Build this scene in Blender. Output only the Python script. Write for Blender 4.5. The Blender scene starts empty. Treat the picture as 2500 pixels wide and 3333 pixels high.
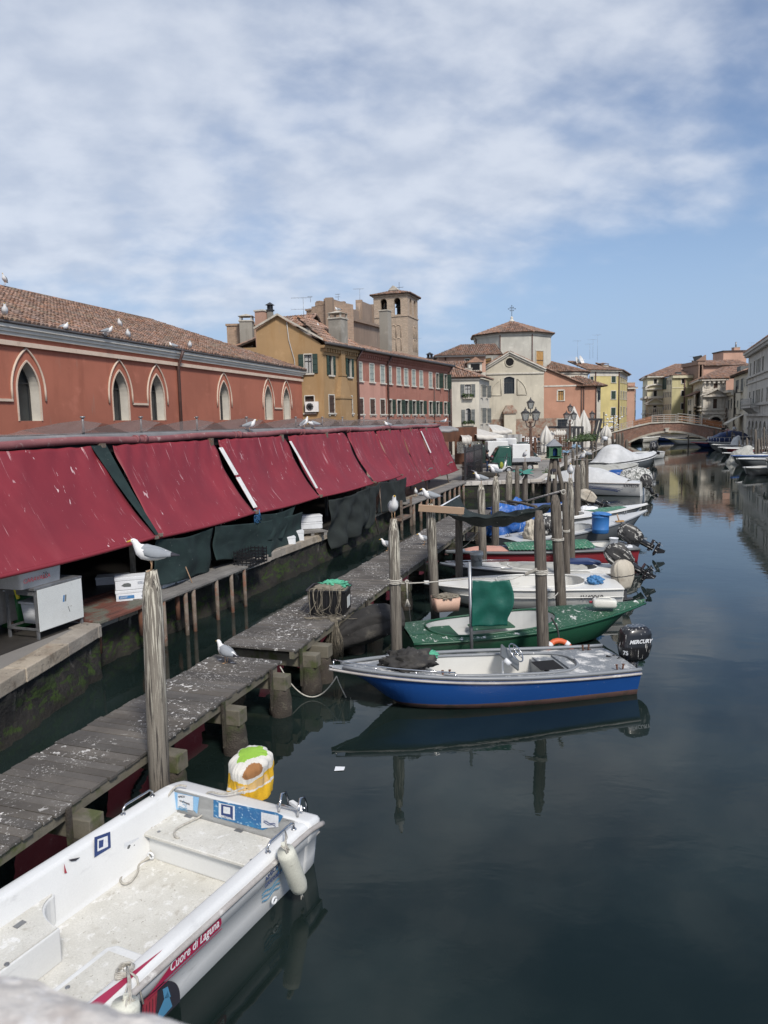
import bpy, math, random
from mathutils import Vector, Matrix, noise
rnd=random.Random(7)
R=math.radians;PI=math.pi
SC=bpy.context.scene;COL=SC.collection
# camera
FPX=2400.0;PITCH=R(6.9);ROLL=0.022;CH=5.0
cd=bpy.data.cameras.new("camera");cam=bpy.data.objects.new("camera", cd);COL.objects.link(cam)
cd.sensor_fit='VERTICAL';cd.sensor_height=36;cd.lens=36*FPX/3333
cd.clip_start=0.05;cd.clip_end=6000
cd.dof.use_dof=True;cd.dof.focus_distance=14.0;cd.dof.aperture_fstop=4.5
cam.matrix_world=Matrix.Translation((0, 0, CH))@Matrix.Rotation(PI/2-PITCH, 4, 'X')@Matrix.Rotation(-ROLL, 4, 'Z')
SC.camera=cam
def ray(px, py):
 u=(px-1250)/FPX;v=-(py-1666.5)/FPX
 c, s=math.cos(ROLL), math.sin(ROLL)
 a=c*u+s*v;b=-s*u+c*v
 return Vector((a, math.cos(PITCH)+b*math.sin(PITCH), -math.sin(PITCH)+b*math.cos(PITCH)))
def W(px, py, z):
 d=ray(px, py);t=(z-CH)/d.z
 return Vector((d.x*t, d.y*t, z))
def D(px, py, Y):
 d=ray(px, py);t=Y/d.y
 return Vector((d.x*t, Y, CH+d.z*t))
S=2500/1659.0
def Ws(x, y, z):return W(x*S, y*S, z)
def Ds(x, y, Y):return D(x*S, y*S, Y)
ZR={1:(0, 900, .4822), 2:(700, 880, .4822), 3:(1400, 980, .3617), 4:(1900, 1080, .3617), 5:(0, 1350, .4822), 6:(700, 1350, .4822), 7:(1400, 1380, .4521), 8:(1000, 1800, .6932), 9:(1350, 1400, .2411), 10:(2050, 1080, .27125), 11:(1700, 1400, .3014), 12:(1500, 1250, .3014), 13:(2100, 1400, .2411), 14:(1400, 1650, .2411), 15:(1700, 1650, .2411), 16:(0, 1750, .3014), 17:(0, 1850, .5425), 18:(0, 2400, .6631), 19:(400, 2400, .42194), 20:(1000, 1850, .2411), 21:(1550, 1850, .3918)}
def zp(k, x, y):
 a, b, c=ZR[k]
 return(a+x*c, b+y*c)
# world + sun
SUND=Vector((0.30, -0.68, 0.74)).normalized()
w=bpy.data.worlds.new("World");SC.world=w;w.use_nodes=True
t=w.node_tree;t.nodes.clear()
def N(t, ty, ins=None, **pr):
 n=t.nodes.new(ty)
 for k, v in pr.items():setattr(n, k, v)
 for k, v in(ins or{}).items():
  s=n.inputs[k]
  if hasattr(v, 'is_output'):t.links.new(v, s)
  else:s.default_value=v
 return n
def mixc(t, f, a, b, bt='MIX'):
 n=t.nodes.new('ShaderNodeMix');n.data_type='RGBA';n.blend_type=bt
 for i, v in((0, f), (6, a), (7, b)):
  s=n.inputs[i]
  if hasattr(v, 'is_output'):t.links.new(v, s)
  else:s.default_value=v if i==0 or len(v)==4 else(*v, 1)
 return n.outputs[2]
def math_(t, op, a, b=0.0, c=0.0, cl=False):
 n=t.nodes.new('ShaderNodeMath');n.operation=op;n.use_clamp=cl
 for i, v in enumerate((a, b, c)):
  if hasattr(v, 'is_output'):t.links.new(v, n.inputs[i])
  else:n.inputs[i].default_value=v
 return n.outputs[0]
def mrange(t, v, a, b, c=0.0, d=1.0, sm=True):
 n=N(t, 'ShaderNodeMapRange', {0:v, 1:a, 2:b, 3:c, 4:d});n.clamp=True
 if sm:n.interpolation_type='SMOOTHSTEP'
 return n.outputs[0]
SKYSTR=0.10
sky=N(t, 'ShaderNodeTexSky', sky_type='NISHITA', sun_disc=False, sun_elevation=math.asin(SUND.z), sun_rotation=math.atan2(SUND.x, SUND.y), air_density=1.0, dust_density=1.3, ozone_density=2.5)
tc=N(t, 'ShaderNodeTexCoord')
sep=N(t, 'ShaderNodeSeparateXYZ', {0:tc.outputs['Generated']})
dz=math_(t, 'MAXIMUM', sep.outputs[2], 0.0)
dzz=math_(t, 'ADD', dz, 0.42)
cx=math_(t, 'DIVIDE', sep.outputs[0], dzz);cy=math_(t, 'DIVIDE', sep.outputs[1], dzz)
cv=N(t, 'ShaderNodeCombineXYZ', {0:cx, 1:cy, 2:0.0}).outputs[0]
mp=N(t, 'ShaderNodeMapping', {'Vector':cv, 'Rotation':(0, 0, R(-20)), 'Scale':(1.0, 1.3, 1.0)}).outputs[0]
n1=N(t, 'ShaderNodeTexNoise', {'Vector':mp, 'Scale':2.0, 'Detail':7.0, 'Roughness':0.5, 'Distortion':0.1}).outputs[0]
n2=N(t, 'ShaderNodeTexNoise', {'Vector':mp, 'Scale':8.5, 'Detail':5.0, 'Roughness':0.5, 'Distortion':0.1}).outputs[0]
cov=math_(t, 'ADD', math_(t, 'MULTIPLY', n1, 0.72), math_(t, 'MULTIPLY', n2, 0.28))
az=math_(t, 'MULTIPLY', sep.outputs[0], -0.26)
el=mrange(t, sep.outputs[2], 0.05, 0.26, -0.10, 0.115)
elt=mrange(t, sep.outputs[2], 0.42, 0.7, 0.0, -0.05)
cov=math_(t, 'ADD', cov, math_(t, 'ADD', math_(t, 'ADD', az, el), elt))
mask=mrange(t, cov, 0.37, 0.68)
mask=math_(t, 'MULTIPLY', mask, 0.86)
shade=mrange(t, n2, 0.28, 0.72)
ccol=mixc(t, shade, (3.6, 4.05, 4.9, 1), (4.9, 5.25, 5.9, 1))
skc=mixc(t, 1.0, sky.outputs[0], (0.92, 0.90, 0.92, 1), 'MULTIPLY')
hz=mrange(t, sep.outputs[2], 0.0, 0.30)
hcol=mixc(t, math_(t, 'SUBTRACT', 1.0, hz), skc, (2.35, 3.3, 4.9, 1))
fin=mixc(t, mask, hcol, ccol)
bg=N(t, 'ShaderNodeBackground', {0:fin, 1:SKYSTR})
o_=N(t, 'ShaderNodeOutputWorld', {0:bg.outputs[0]})
sl=bpy.data.lights.new("sun", 'SUN');sl.energy=2.3;sl.angle=R(10);sl.color=(1.0, 0.94, 0.86)
so=bpy.data.objects.new("sun", sl);COL.objects.link(so)
so.rotation_euler=SUND.to_track_quat('Z', 'Y').to_euler()
SC.view_settings.view_transform='Standard';SC.view_settings.look='None'
SC.view_settings.exposure=0.58;SC.view_settings.gamma=1.0
# mesh builder
class MB:
 def __init__(s):s.v=[];s.f=[];s.m=[];s.s=[];s.uv=None;s.T=None
 def add(s, vs, fs, m=0, sm=False, uvs=None):
  b=len(s.v)
  if s.T is not None:vs=[s.T@Vector(p)for p in vs]
  s.v+=[tuple(p)for p in vs]
  for i, f in enumerate(fs):
   s.f.append([b+j for j in f]);s.m.append(m if isinstance(m, int)else m[i]);s.s.append(sm)
  if uvs is not None:
   if s.uv is None:s.uv={}
   for i, q in enumerate(uvs):s.uv[b+i]=q
  return s
 def quad(s, a, b, c, d, m=0, uvs=None):return s.add([a, b, c, d], [(0, 1, 2, 3)], m, False, uvs)
 def box(s, c, sz, m=0, rz=0.0, rx=0.0, ry=0.0):
  x, y, z=sz[0]/2, sz[1]/2, sz[2]/2
  M=Matrix.Translation(c)@Matrix.Rotation(rz, 4, 'Z')@Matrix.Rotation(ry, 4, 'Y')@Matrix.Rotation(rx, 4, 'X')
  vs=[M@Vector(p)for p in((-x, -y, -z), (x, -y, -z), (x, y, -z), (-x, y, -z), (-x, -y, z), (x, -y, z), (x, y, z), (-x, y, z))]
  return s.add(vs, [(0, 3, 2, 1), (4, 5, 6, 7), (0, 1, 5, 4), (1, 2, 6, 5), (2, 3, 7, 6), (3, 0, 4, 7)], m)
 def b2(s, x0, x1, y0, y1, z0, z1, m=0):return s.box(((x0+x1)/2, (y0+y1)/2, (z0+z1)/2), (abs(x1-x0), abs(y1-y0), abs(z1-z0)), m)
 def beam(s, p, q, w, h, m=0, up=(0, 0, 1)):
  p=Vector(p);q=Vector(q);d=(q-p)
  if d.length<1e-6:return s
  d.normalize();u=Vector(up)
  if abs(d.dot(u))>.98:u=Vector((1, 0, 0))
  a=d.cross(u).normalized()*(w/2);b=a.cross(d).normalized()*(h/2)
  vs=[p-a-b, p+a-b, p+a+b, p-a+b, q-a-b, q+a-b, q+a+b, q-a+b]
  return s.add(vs, [(0, 1, 2, 3), (7, 6, 5, 4), (0, 4, 5, 1), (1, 5, 6, 2), (2, 6, 7, 3), (3, 7, 4, 0)], m)
 def rings(s, rs, m=0, sm=True, cap=True, close=True, ms=None, uvs=None):
  n=len(rs[0]);vs=[p for r in rs for p in r];fs=[];mm=[]
  for i in range(len(rs)-1):
   for j in range(n if close else n-1):
    k=(j+1)%n
    fs.append((i*n+j, i*n+k, (i+1)*n+k, (i+1)*n+j));mm.append(ms(i, j)if ms else m)
  s.add(vs, fs, mm, sm, uvs)
  if cap:
   b=len(s.v)-len(vs)
   s.f.append([b+j for j in range(n)][::-1]);s.m.append(ms(0, 0)if ms else m);s.s.append(False)
   b2=b+(len(rs)-1)*n
   s.f.append([b2+j for j in range(n)]);s.m.append(ms(len(rs)-2, 0)if ms else m);s.s.append(False)
  return s
 def cyl(s, p, q, r0, r1=None, n=12, m=0, sm=True, cap=True):
  if r1 is None:r1=r0
  return s.tube([p, q], [r0, r1], n, m, sm, cap)
 def tube(s, pts, r, n=6, m=0, sm=True, cap=True):
  pts=[Vector(p)for p in pts];rs=[]
  if not isinstance(r, (list, tuple)):r=[r]*len(pts)
  pu=None
  for i, p in enumerate(pts):
   d=(pts[min(i+1, len(pts)-1)]-pts[max(i-1, 0)])
   if d.length<1e-9:d=Vector((0, 0, 1))
   d.normalize()
   u=pu if pu is not None else(Vector((0, 0, 1))if abs(d.z)<.9 else Vector((1, 0, 0)))
   a=d.cross(u)
   if a.length<1e-4:a=d.cross(Vector((0, 1, .3)))
   a.normalize();b=a.cross(d).normalized();pu=b
   rs.append([p+(a*math.cos(2*PI*k/n)+b*math.sin(2*PI*k/n))*r[i]for k in range(n)])
  return s.rings(rs, m, sm, cap)
 def lathe(s, c, prof, n=16, m=0, sm=True, sx=1, sy=1):
  c=Vector(c)
  rs=[[c+Vector((sx*r*math.cos(2*PI*k/n), sy*r*math.sin(2*PI*k/n), z))for k in range(n)]for r, z in prof]
  return s.rings(rs, m, sm, True)
 def prism(s, poly, y0, y1, m=0):
  n=len(poly);vs=[(x, y0, z)for x, z in poly]+[(x, y1, z)for x, z in poly]
  fs=[tuple(range(n)), tuple(range(2*n-1, n-1, -1))]+[(i, i+n, (i+1)%n+n, (i+1)%n)for i in range(n)]
  return s.add(vs, fs, m)
 def slab(s, poly, z0, z1, m=0):
  n=len(poly);vs=[(x, y, z0)for x, y in poly]+[(x, y, z1)for x, y in poly]
  fs=[tuple(range(n))[::-1], tuple(range(n, 2*n))]+[(i, (i+1)%n, (i+1)%n+n, i+n)for i in range(n)]
  return s.add(vs, fs, m)
 def grid(s, fn, nu, nv, m=0, sm=True, uvf=None, th=0):
  vs=[];uvs=[]if uvf else None
  for i in range(nu+1):
   for j in range(nv+1):
    vs.append(Vector(fn(i/nu, j/nv)))
    if uvf:uvs.append(uvf(i/nu, j/nv))
  fs=[(i*(nv+1)+j, (i+1)*(nv+1)+j, (i+1)*(nv+1)+j+1, i*(nv+1)+j+1)for i in range(nu)for j in range(nv)]
  return s.add(vs, fs, m, sm, uvs)
 def mesh(s, name, mats):
  me=bpy.data.meshes.new(name);me.from_pydata(s.v,[],s.f)
  for m in mats:me.materials.append(MT[m]if isinstance(m,str)else m)
  me.polygons.foreach_set('material_index',s.m);me.polygons.foreach_set('use_smooth',s.s)
  if s.uv is not None:
   l=me.uv_layers.new(name='UVMap')
   vi=[0]*len(me.loops);me.loops.foreach_get('vertex_index',vi)
   fl=[]
   for i in vi:fl+=s.uv.get(i,(0,0))
   l.data.foreach_set('uv',fl)
  me.update();return me
 def build(s,name,mats,parent=None,mods=None,**k):
  if isinstance(mats,str):mats=[mats]
  return link(name,s.mesh(name,mats),parent,**k)
def link(name,me,parent=None,M=None,bev=0,thick=0,sub=0):
 o=bpy.data.objects.new(name,me);COL.objects.link(o)
 if parent is not None:o.parent=parent
 if M is not None:o.matrix_local=M
 if thick:
  b=o.modifiers.new('s','SOLIDIFY');b.thickness=thick;b.offset=0
 if sub:
  b=o.modifiers.new('u','SUBSURF');b.levels=sub;b.render_levels=sub
 if bev:
  b=o.modifiers.new('b','BEVEL');b.width=bev;b.segments=2;b.limit_method='ANGLE';b.angle_limit=R(40)
 return o
def tag(o,label,cat,group=None,kind=None):
 if label:o['label']=label
 if cat:o['category']=cat
 if group:o['group']=group
 if kind:o['kind']=kind
 return o
def thing(name,label,cat,loc=(0,0,0),rz=0.0,group=None):
 o=bpy.data.objects.new(name,None);COL.objects.link(o);o.empty_display_size=.2
 o.location=loc;o.rotation_euler=(0,0,rz)
 return tag(o,label,cat,group)
def dup(root,loc,rz=None,label=None,group=None,sc=None):
 r=root.copy();COL.objects.link(r);r.location=loc
 if rz is not None:r.rotation_euler=(0,0,rz)
 if sc:r.scale=(sc,sc,sc)
 if label:r['label']=label
 if group:r['group']=group
 for ch in list(root.children):
  c=ch.copy();COL.objects.link(c);c.parent=r
  for g in ch.children:
   d=g.copy();COL.objects.link(d);d.parent=c
 return r
def Tz(x,y,z,rz=0.0):return Matrix.Translation((x,y,z))@Matrix.Rotation(rz,4,'Z')
def fnz(p,sc=1.0,o=0.0):return noise.noise(Vector((p[0]*sc+o,p[1]*sc+o*1.7,p[2]*sc-o)))
# materials
MT={}
def surf(name,c1,c2=None,sc=1.0,layers=(),rough=.8,bump=.15,bsc=30.0,metal=0.0,coord='Object',island=0.0,fine=.12,fsc=60.0,ior=1.45,coat=0.0,randobj=True,stretch=None,dist=.01,alpha=None,trans=0,brick=None,bands=None):
 m=bpy.data.materials.new(name);m.use_nodes=True;t=m.node_tree;t.nodes.clear()
 tc=N(t,'ShaderNodeTexCoord')
 co=tc.outputs['UV' if coord=='UV' else 'Object']
 raw=co
 if randobj:
  oi=N(t,'ShaderNodeObjectInfo')
  off=math_(t,'MULTIPLY',oi.outputs['Random'],37.0)
  cb=N(t,'ShaderNodeCombineXYZ',{0:off,1:off,2:0.0})
  co=N(t,'ShaderNodeVectorMath',{0:co,1:cb.outputs[0]},operation='ADD').outputs[0]
 sepz=N(t,'ShaderNodeSeparateXYZ',{0:raw})
 def noi(scv,det=4.0,ro=.55,di=0.0,off=0.0):
  if isinstance(scv,(int,float)):scv=(scv,scv,scv)
  mp=N(t,'ShaderNodeMapping',{'Vector':co,'Scale':scv,'Location':(off,off*.7,off*.3)})
  return N(t,'ShaderNodeTexNoise',{'Vector':mp.outputs[0],'Scale':1.0,'Detail':det,'Roughness':ro,'Distortion':di}).outputs[0]
 if c2 is None:c2=tuple(x*.82 for x in c1)
 f=mrange(t,noi(sc if stretch is None else tuple(sc*q for q in stretch),5),.3,.7)
 col=mixc(t,f,c1,c2)
 hb=None
 if brick:
  bc,bm,bw,bh=brick[:4]
  uu=math_(t,'ADD',sepz.outputs[0],sepz.outputs[1])
  bv=N(t,'ShaderNodeCombineXYZ',{0:uu,1:sepz.outputs[2],2:0.0})
  bt=N(t,'ShaderNodeTexBrick',{'Vector':bv.outputs[0],'Color1':(*bc,1),'Color2':(*[q*.62 for q in bc],1),'Mortar':(*bm,1),'Scale':1.0,'Mortar Size':.012,'Brick Width':bw,'Row Height':bh,'Bias':0.0})
  wob=mrange(t,noi(2.2,5),.42,.6)if len(brick)>4 else 0.85
  col=mixc(t,wob,col,bt.outputs[0]);hb=bt.outputs['Fac']
  col=mixc(t,math_(t,'MULTIPLY',mrange(t,noi(6.0,5),.35,.7),.25),col,tuple(q*.45 for q in bc))
 if island:
  g=N(t,'ShaderNodeNewGeometry').outputs['Random Per Island']
  hs=N(t,'ShaderNodeHueSaturation',{'Color':col,'Value':mrange(t,g,0,1,1-island,1+island,False),'Saturation':mrange(t,math_(t,'FRACT',math_(t,'MULTIPLY',g,7.31)),0,1,.7,1.15,False)})
  col=hs.outputs[0]
 k=3.0
 for L in layers:
  k+=5.3
  msk=mrange(t,noi(L[1],6,.6,L[7]if len(L)>7 else .3,k),L[2],L[3])
  if len(L)>5 and L[5]is not None:msk=math_(t,'MULTIPLY',msk,mrange(t,math_(t,'ADD',sepz.outputs[2],math_(t,'MULTIPLY',math_(t,'SUBTRACT',noi(3.0,3,.5,0,k),.5),.35)),L[5],L[6]))
  if len(L)>8:msk=math_(t,'MULTIPLY',msk,mrange(t,noi(L[8],3,.5,0,k+2),.45,.60))
  col=mixc(t,math_(t,'MULTIPLY',msk,L[4]),col,L[0])
 if fine:
  fv=mrange(t,noi(fsc,3,.6),.25,.75,1-fine,1+fine,False)
  hs=N(t,'ShaderNodeHueSaturation',{'Color':col,'Value':fv});col=hs.outputs[0]
 P=N(t,'ShaderNodeBsdfPrincipled',{'Base Color':col,'Roughness':rough,'Metallic':metal,'IOR':ior})
 if coat:P.inputs['Coat Weight'].default_value=coat
 if trans:P.inputs['Transmission Weight'].default_value=trans
 if alpha is not None:P.inputs['Alpha'].default_value=alpha
 if bump:
  h=noi(bsc if stretch is None else tuple(bsc*q for q in stretch),5,.6)
  if hb is not None:h=math_(t,'ADD',h,math_(t,'MULTIPLY',hb,-.8))
  bp=N(t,'ShaderNodeBump',{'Strength':bump,'Distance':dist,'Height':h});t.links.new(bp.outputs[0],P.inputs['Normal'])
 N(t,'ShaderNodeOutputMaterial',{0:P.outputs[0]})
 MT[name]=m;return m
def lin(r,g,b,k=1.0):
 f=lambda c:((c/255)/12.92 if c/255<=.04045 else((c/255+.055)/1.055)**2.4)*k
 return(f(r),f(g),f(b))
WS=(.72,.71,.68);DS=(.012,.012,.014)
drop=[(WS,14.0,.64,.70,.95),(WS,40.0,.66,.70,.6)]
def plaster(name,c,st=.5,dark=None,low=(.25,.2,.16)):
 st=min(1,st*1.45)
 dark=dark or tuple(q*.6 for q in c)
 surf(name,c,tuple(q*.8 for q in c),.35,[(dark,(1.6,1.6,.22),.5,.78,st),(tuple(min(1,q*1.25+.02)for q in c),1.1,.56,.72,st*.6),(low,(3.5,3.5,.5),.62,.8,st*.7)],.9,.25,14,fine=.07)
plaster('pl_red',(.40,.140,.088),.5,(.27,.09,.055))
plaster('pl_ochre',(.37,.24,.12),.55,(.28,.16,.06))
plaster('pl_brick',(.34,.15,.11),.6,(.22,.07,.05))
plaster('pl_pink',(.50,.27,.21),.4)
plaster('pl_white',(.60,.565,.48),.45,(.38,.36,.31))
plaster('pl_cream',(.56,.52,.42),.5,(.36,.33,.27))
plaster('pl_drum',(.52,.51,.45),.5,(.36,.35,.31))
plaster('pl_orange',(.46,.25,.17),.5,(.36,.17,.11))
plaster('pl_salmon',(.50,.31,.23),.3)
plaster('pl_yellow',(.60,.51,.23),.25)
plaster('pl_yell2',(.50,.46,.26),.35)
plaster('pl_yell3',(.60,.56,.40),.35)
plaster('pl_ruin',(.31,.23,.17),.9,(.17,.14,.11),(.36,.18,.11))
plaster('pl_old',(.60,.56,.49),.95,(.20,.17,.14),(.22,.13,.09))
plaster('pl_oldgrey',(.50,.48,.44),.95,(.17,.155,.14))
plaster('pl_peel',(.30,.28,.24),1.0,(.12,.10,.08))
surf('stone',(.50,.46,.39),(.40,.37,.31),1.5,[((.16,.14,.11),(2,2,.7),.5,.75,.6),((.06,.055,.05),3.2,.6,.72,.8)],.85,.4,20)
surf('stone_w',(.60,.57,.50),(.50,.47,.41),1.5,[((.24,.22,.19),(2,2,.5),.5,.8,.6)],.8,.2,20)
surf('cornw',(.62,.60,.54),(.54,.52,.46),1.5,[((.34,.32,.28),(2,2,5),.55,.8,.5)],.8,.15,20)
surf('brick_pale',(.50,.41,.31),(.44,.35,.26),.5,[((.30,.24,.18),(.5,.5,.25),.5,.75,.5),((.60,.52,.42),1.2,.58,.7,.5)],.95,.5,12,brick=((.50,.38,.28),(.42,.36,.29),.3,.1),dist=.02)
surf('marble',(.50,.47,.43),(.60,.58,.55),5.0,[((.33,.28,.25),9,.5,.7,.6),((.66,.65,.63),30,.52,.66,.7)],.8,.5,45)
surf('reveal',(.60,.57,.50),(.52,.49,.43),2.0,[((.3,.25,.2),5,.6,.8,.3)],.9,.1,20)
surf('mould',(.62,.50,.40),(.56,.44,.34),2.0,[((.30,.2,.15),4,.55,.75,.5)],.9,.2,30)
surf('gutter',(.09,.085,.085),None,3,rough=.5,bump=0)
surf('pipe',(.10,.055,.045),(.07,.04,.035),3,rough=.5,bump=0)
surf('tile',(.26,.145,.10),(.20,.13,.095),.8,[((.20,.17,.12),1.3,.5,.68,.6),((.09,.075,.06),5,.58,.72,.55),((.42,.33,.24),9,.6,.72,.5)],.9,.3,40,island=.38)
surf('tile2',(.33,.19,.13),(.24,.15,.11),.8,[((.17,.14,.11),1.3,.45,.68,.6),((.08,.07,.055),5,.58,.72,.5)],.9,.3,40,island=.35)
surf('tilebase',(.06,.04,.03),None,2,rough=1,bump=0)
surf('brick',(.42,.31,.22),(.36,.25,.17),1.2,[((.22,.17,.13),1.4,.5,.75,.45),((.46,.40,.32),2.5,.6,.75,.5)],.95,.5,20,brick=((.46,.30,.20),(.36,.31,.25),.27,.075),dist=.015)
surf('brick_old',(.36,.31,.25),(.30,.25,.2),1.2,[((.42,.38,.32),1.1,.54,.66,.8),((.14,.10,.08),3,.56,.72,.5)],.95,.6,16,brick=((.34,.17,.11),(.32,.27,.22),.27,.08,1),dist=.03)
surf('brick_br',(.33,.20,.15),(.28,.16,.12),1.2,[((.36,.30,.25),1.6,.55,.7,.6),((.13,.09,.07),3,.56,.72,.6)],.95,.6,16,brick=((.30,.16,.12),(.28,.23,.2),.27,.08,1),dist=.03)
surf('glass',(.035,.04,.042),(.02,.022,.025),1.2,rough=.12,bump=0,fine=0)
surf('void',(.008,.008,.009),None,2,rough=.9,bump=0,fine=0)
surf('curtain',(.45,.45,.43),(.3,.3,.3),1,rough=.9,bump=.3,bsc=12,stretch=(1,1,.1))
surf('wframe',(.06,.058,.055),None,3,rough=.6,bump=0)
surf('shut_green',(.022,.045,.035),(.03,.055,.045),3,[((.10,.11,.10),(6,6,2),.6,.8,.5)],.7,.3,40,stretch=(.2,.2,1))
surf('shut_grey',(.16,.17,.165),(.10,.11,.11),3,[((.3,.3,.28),(9,9,2),.55,.75,.6)],.8,.3,40,stretch=(.2,.2,1))
surf('shut_pale',(.34,.37,.34),(.26,.30,.28),3,[((.10,.11,.10),(12,12,1.5),.55,.7,.7)],.85,.3,30,stretch=(1,1,.2))
surf('shut_brown',(.085,.05,.035),(.05,.035,.03),3,rough=.8,bump=.3,bsc=30)
surf('board',(.45,.27,.10),(.36,.2,.07),3,rough=.8,bump=.2)
surf('asphalt',(.24,.225,.205),(.19,.18,.165),.5,[((.10,.095,.085),.5,.5,.7,.5),((.33,.31,.28),3,.6,.75,.4)],.9,.4,25,randobj=False)
surf('iron',(.035,.035,.038),None,5,rough=.5,bump=0)
surf('chrome',(.62,.62,.62),None,5,rough=.18,bump=0,metal=1.0,fine=0)
surf('steel',(.30,.31,.32),(.2,.2,.2),5,[((.16,.08,.05),8,.6,.75,.6)],.45,.1,30,metal=.6)
surf('rust',(.14,.06,.035),(.09,.045,.03),6,[((.22,.2,.18),8,.6,.75,.6)],.9,.4,30)
surf('leaf',(.07,.11,.03),(.04,.075,.02),6,rough=.6,bump=.2,island=.45)
surf('ropew',(.52,.50,.44),(.34,.32,.28),30,rough=.9,bump=.6,bsc=150)
surf('roped',(.05,.05,.05),None,30,rough=.9,bump=.4,bsc=150)
surf('black',(.016,.016,.018),None,5,rough=.4,bump=0,fine=0)
surf('white',(.74,.74,.72),(.66,.66,.64),3,[((.4,.38,.34),5,.6,.8,.3)],.5,.03,20)
surf('woodbrown',(.12,.05,.025),(.08,.035,.02),3,rough=.6,bump=.2,bsc=30,stretch=(1,1,.2))
# water, land, quays
def water_mat():
 m=bpy.data.materials.new('water');m.use_nodes=True;t=m.node_tree;t.nodes.clear()
 tc=N(t,'ShaderNodeTexCoord');co=tc.outputs['Object']
 mp=N(t,'ShaderNodeMapping',{'Vector':co,'Scale':(.9,1.5,1),'Rotation':(0,0,R(18))}).outputs[0]
 a=N(t,'ShaderNodeTexNoise',{'Vector':mp,'Scale':.8,'Detail':3.0,'Roughness':.5,'Distortion':.8}).outputs[0]
 b=N(t,'ShaderNodeTexNoise',{'Vector':mp,'Scale':4.0,'Detail':3.0,'Roughness':.5,'Distortion':.5}).outputs[0]
 c=mrange(t,N(t,'ShaderNodeTexNoise',{'Vector':co,'Scale':.12,'Detail':3.0}).outputs[0],.45,.62)
 h=math_(t,'ADD',math_(t,'MULTIPLY',a,.022),math_(t,'MULTIPLY',math_(t,'MULTIPLY',b,c),.009))
 bp=N(t,'ShaderNodeBump',{'Strength':.16,'Distance':1.0,'Height':h})
 mk=mrange(t,N(t,'ShaderNodeTexNoise',{'Vector':co,'Scale':.3,'Detail':4.0}).outputs[0],.4,.65)
 col=mixc(t,mk,(.007,.013,.0115,1),(.014,.023,.021,1))
 P=N(t,'ShaderNodeBsdfPrincipled',{'Base Color':col,'Roughness':.012,'IOR':1.36,'Normal':bp.outputs[0]})
 N(t,'ShaderNodeOutputMaterial',{0:P.outputs[0]});MT['water']=m
water_mat()
b=MB();b.quad((-2500,-300,0),(2500,-300,0),(2500,4500,0),(-2500,4500,0));tag(b.build('water','water'),None,None,kind='structure')
QL=[(-6.9,-4),(-6.15,11.0),(-5.82,14.6),(-6.25,14.75),(-4.65,19.5),(-2.34,26.2),(.7,36.5),(4.7,47.55),(10.5,48.9),(20.7,78.2),(33.5,110),(43.6,137),(52,158),(70,210),(140,420),(420,1300)]
QR=[(15,-4),(28.5,36),(39.6,68.6),(51.8,107),(59.8,131.5),(61.5,146),(59,168),(74,212),(150,420),(450,1300)]
GZ=1.05
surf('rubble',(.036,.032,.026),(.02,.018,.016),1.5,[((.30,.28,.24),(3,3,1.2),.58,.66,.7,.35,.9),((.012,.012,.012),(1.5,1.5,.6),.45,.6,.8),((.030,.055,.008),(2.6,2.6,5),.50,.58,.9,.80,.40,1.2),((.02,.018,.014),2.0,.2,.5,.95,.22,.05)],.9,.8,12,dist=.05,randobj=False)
surf('quaycap',(.38,.33,.26),(.27,.23,.18),1.4,[((.10,.075,.05),3,.5,.72,.6),((.22,.10,.05),1.2,.6,.75,.5),((.05,.045,.04),(7,7,7),.62,.7,.7)],.85,.6,14,island=.14,randobj=False,dist=.03)
surf('quaycap2',(.50,.47,.42),(.40,.37,.33),1.4,[((.2,.17,.14),3,.5,.72,.5)],.85,.4,14,island=.1,randobj=False)
def land(name,pts,far):
 b=MB();P=[(x,y)for x,y in pts]
 n=len(P);vs=[(x,y,GZ)for x,y in P]+[(fx,fy,GZ)for fx,fy in far]
 b.add(vs,[tuple(range(len(vs)))][:0],0)
 fs=[]
 m=len(far)
 for i in range(n-1):fs.append((i,i+1,n+i+1,n+i))
 b=MB();b.add(vs,fs,0);return tag(b.build(name,'asphalt'),None,None,kind='structure')
land('pavement',QL,[(-2500 if y<400 else-2500,y-(0 if y>60 else 0))for x,y in QL[:1]]+[(-2500,y)for x,y in QL[1:]])
land('fondamenta_pavement',QR,[(2500,y)for x,y in QR])
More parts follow.
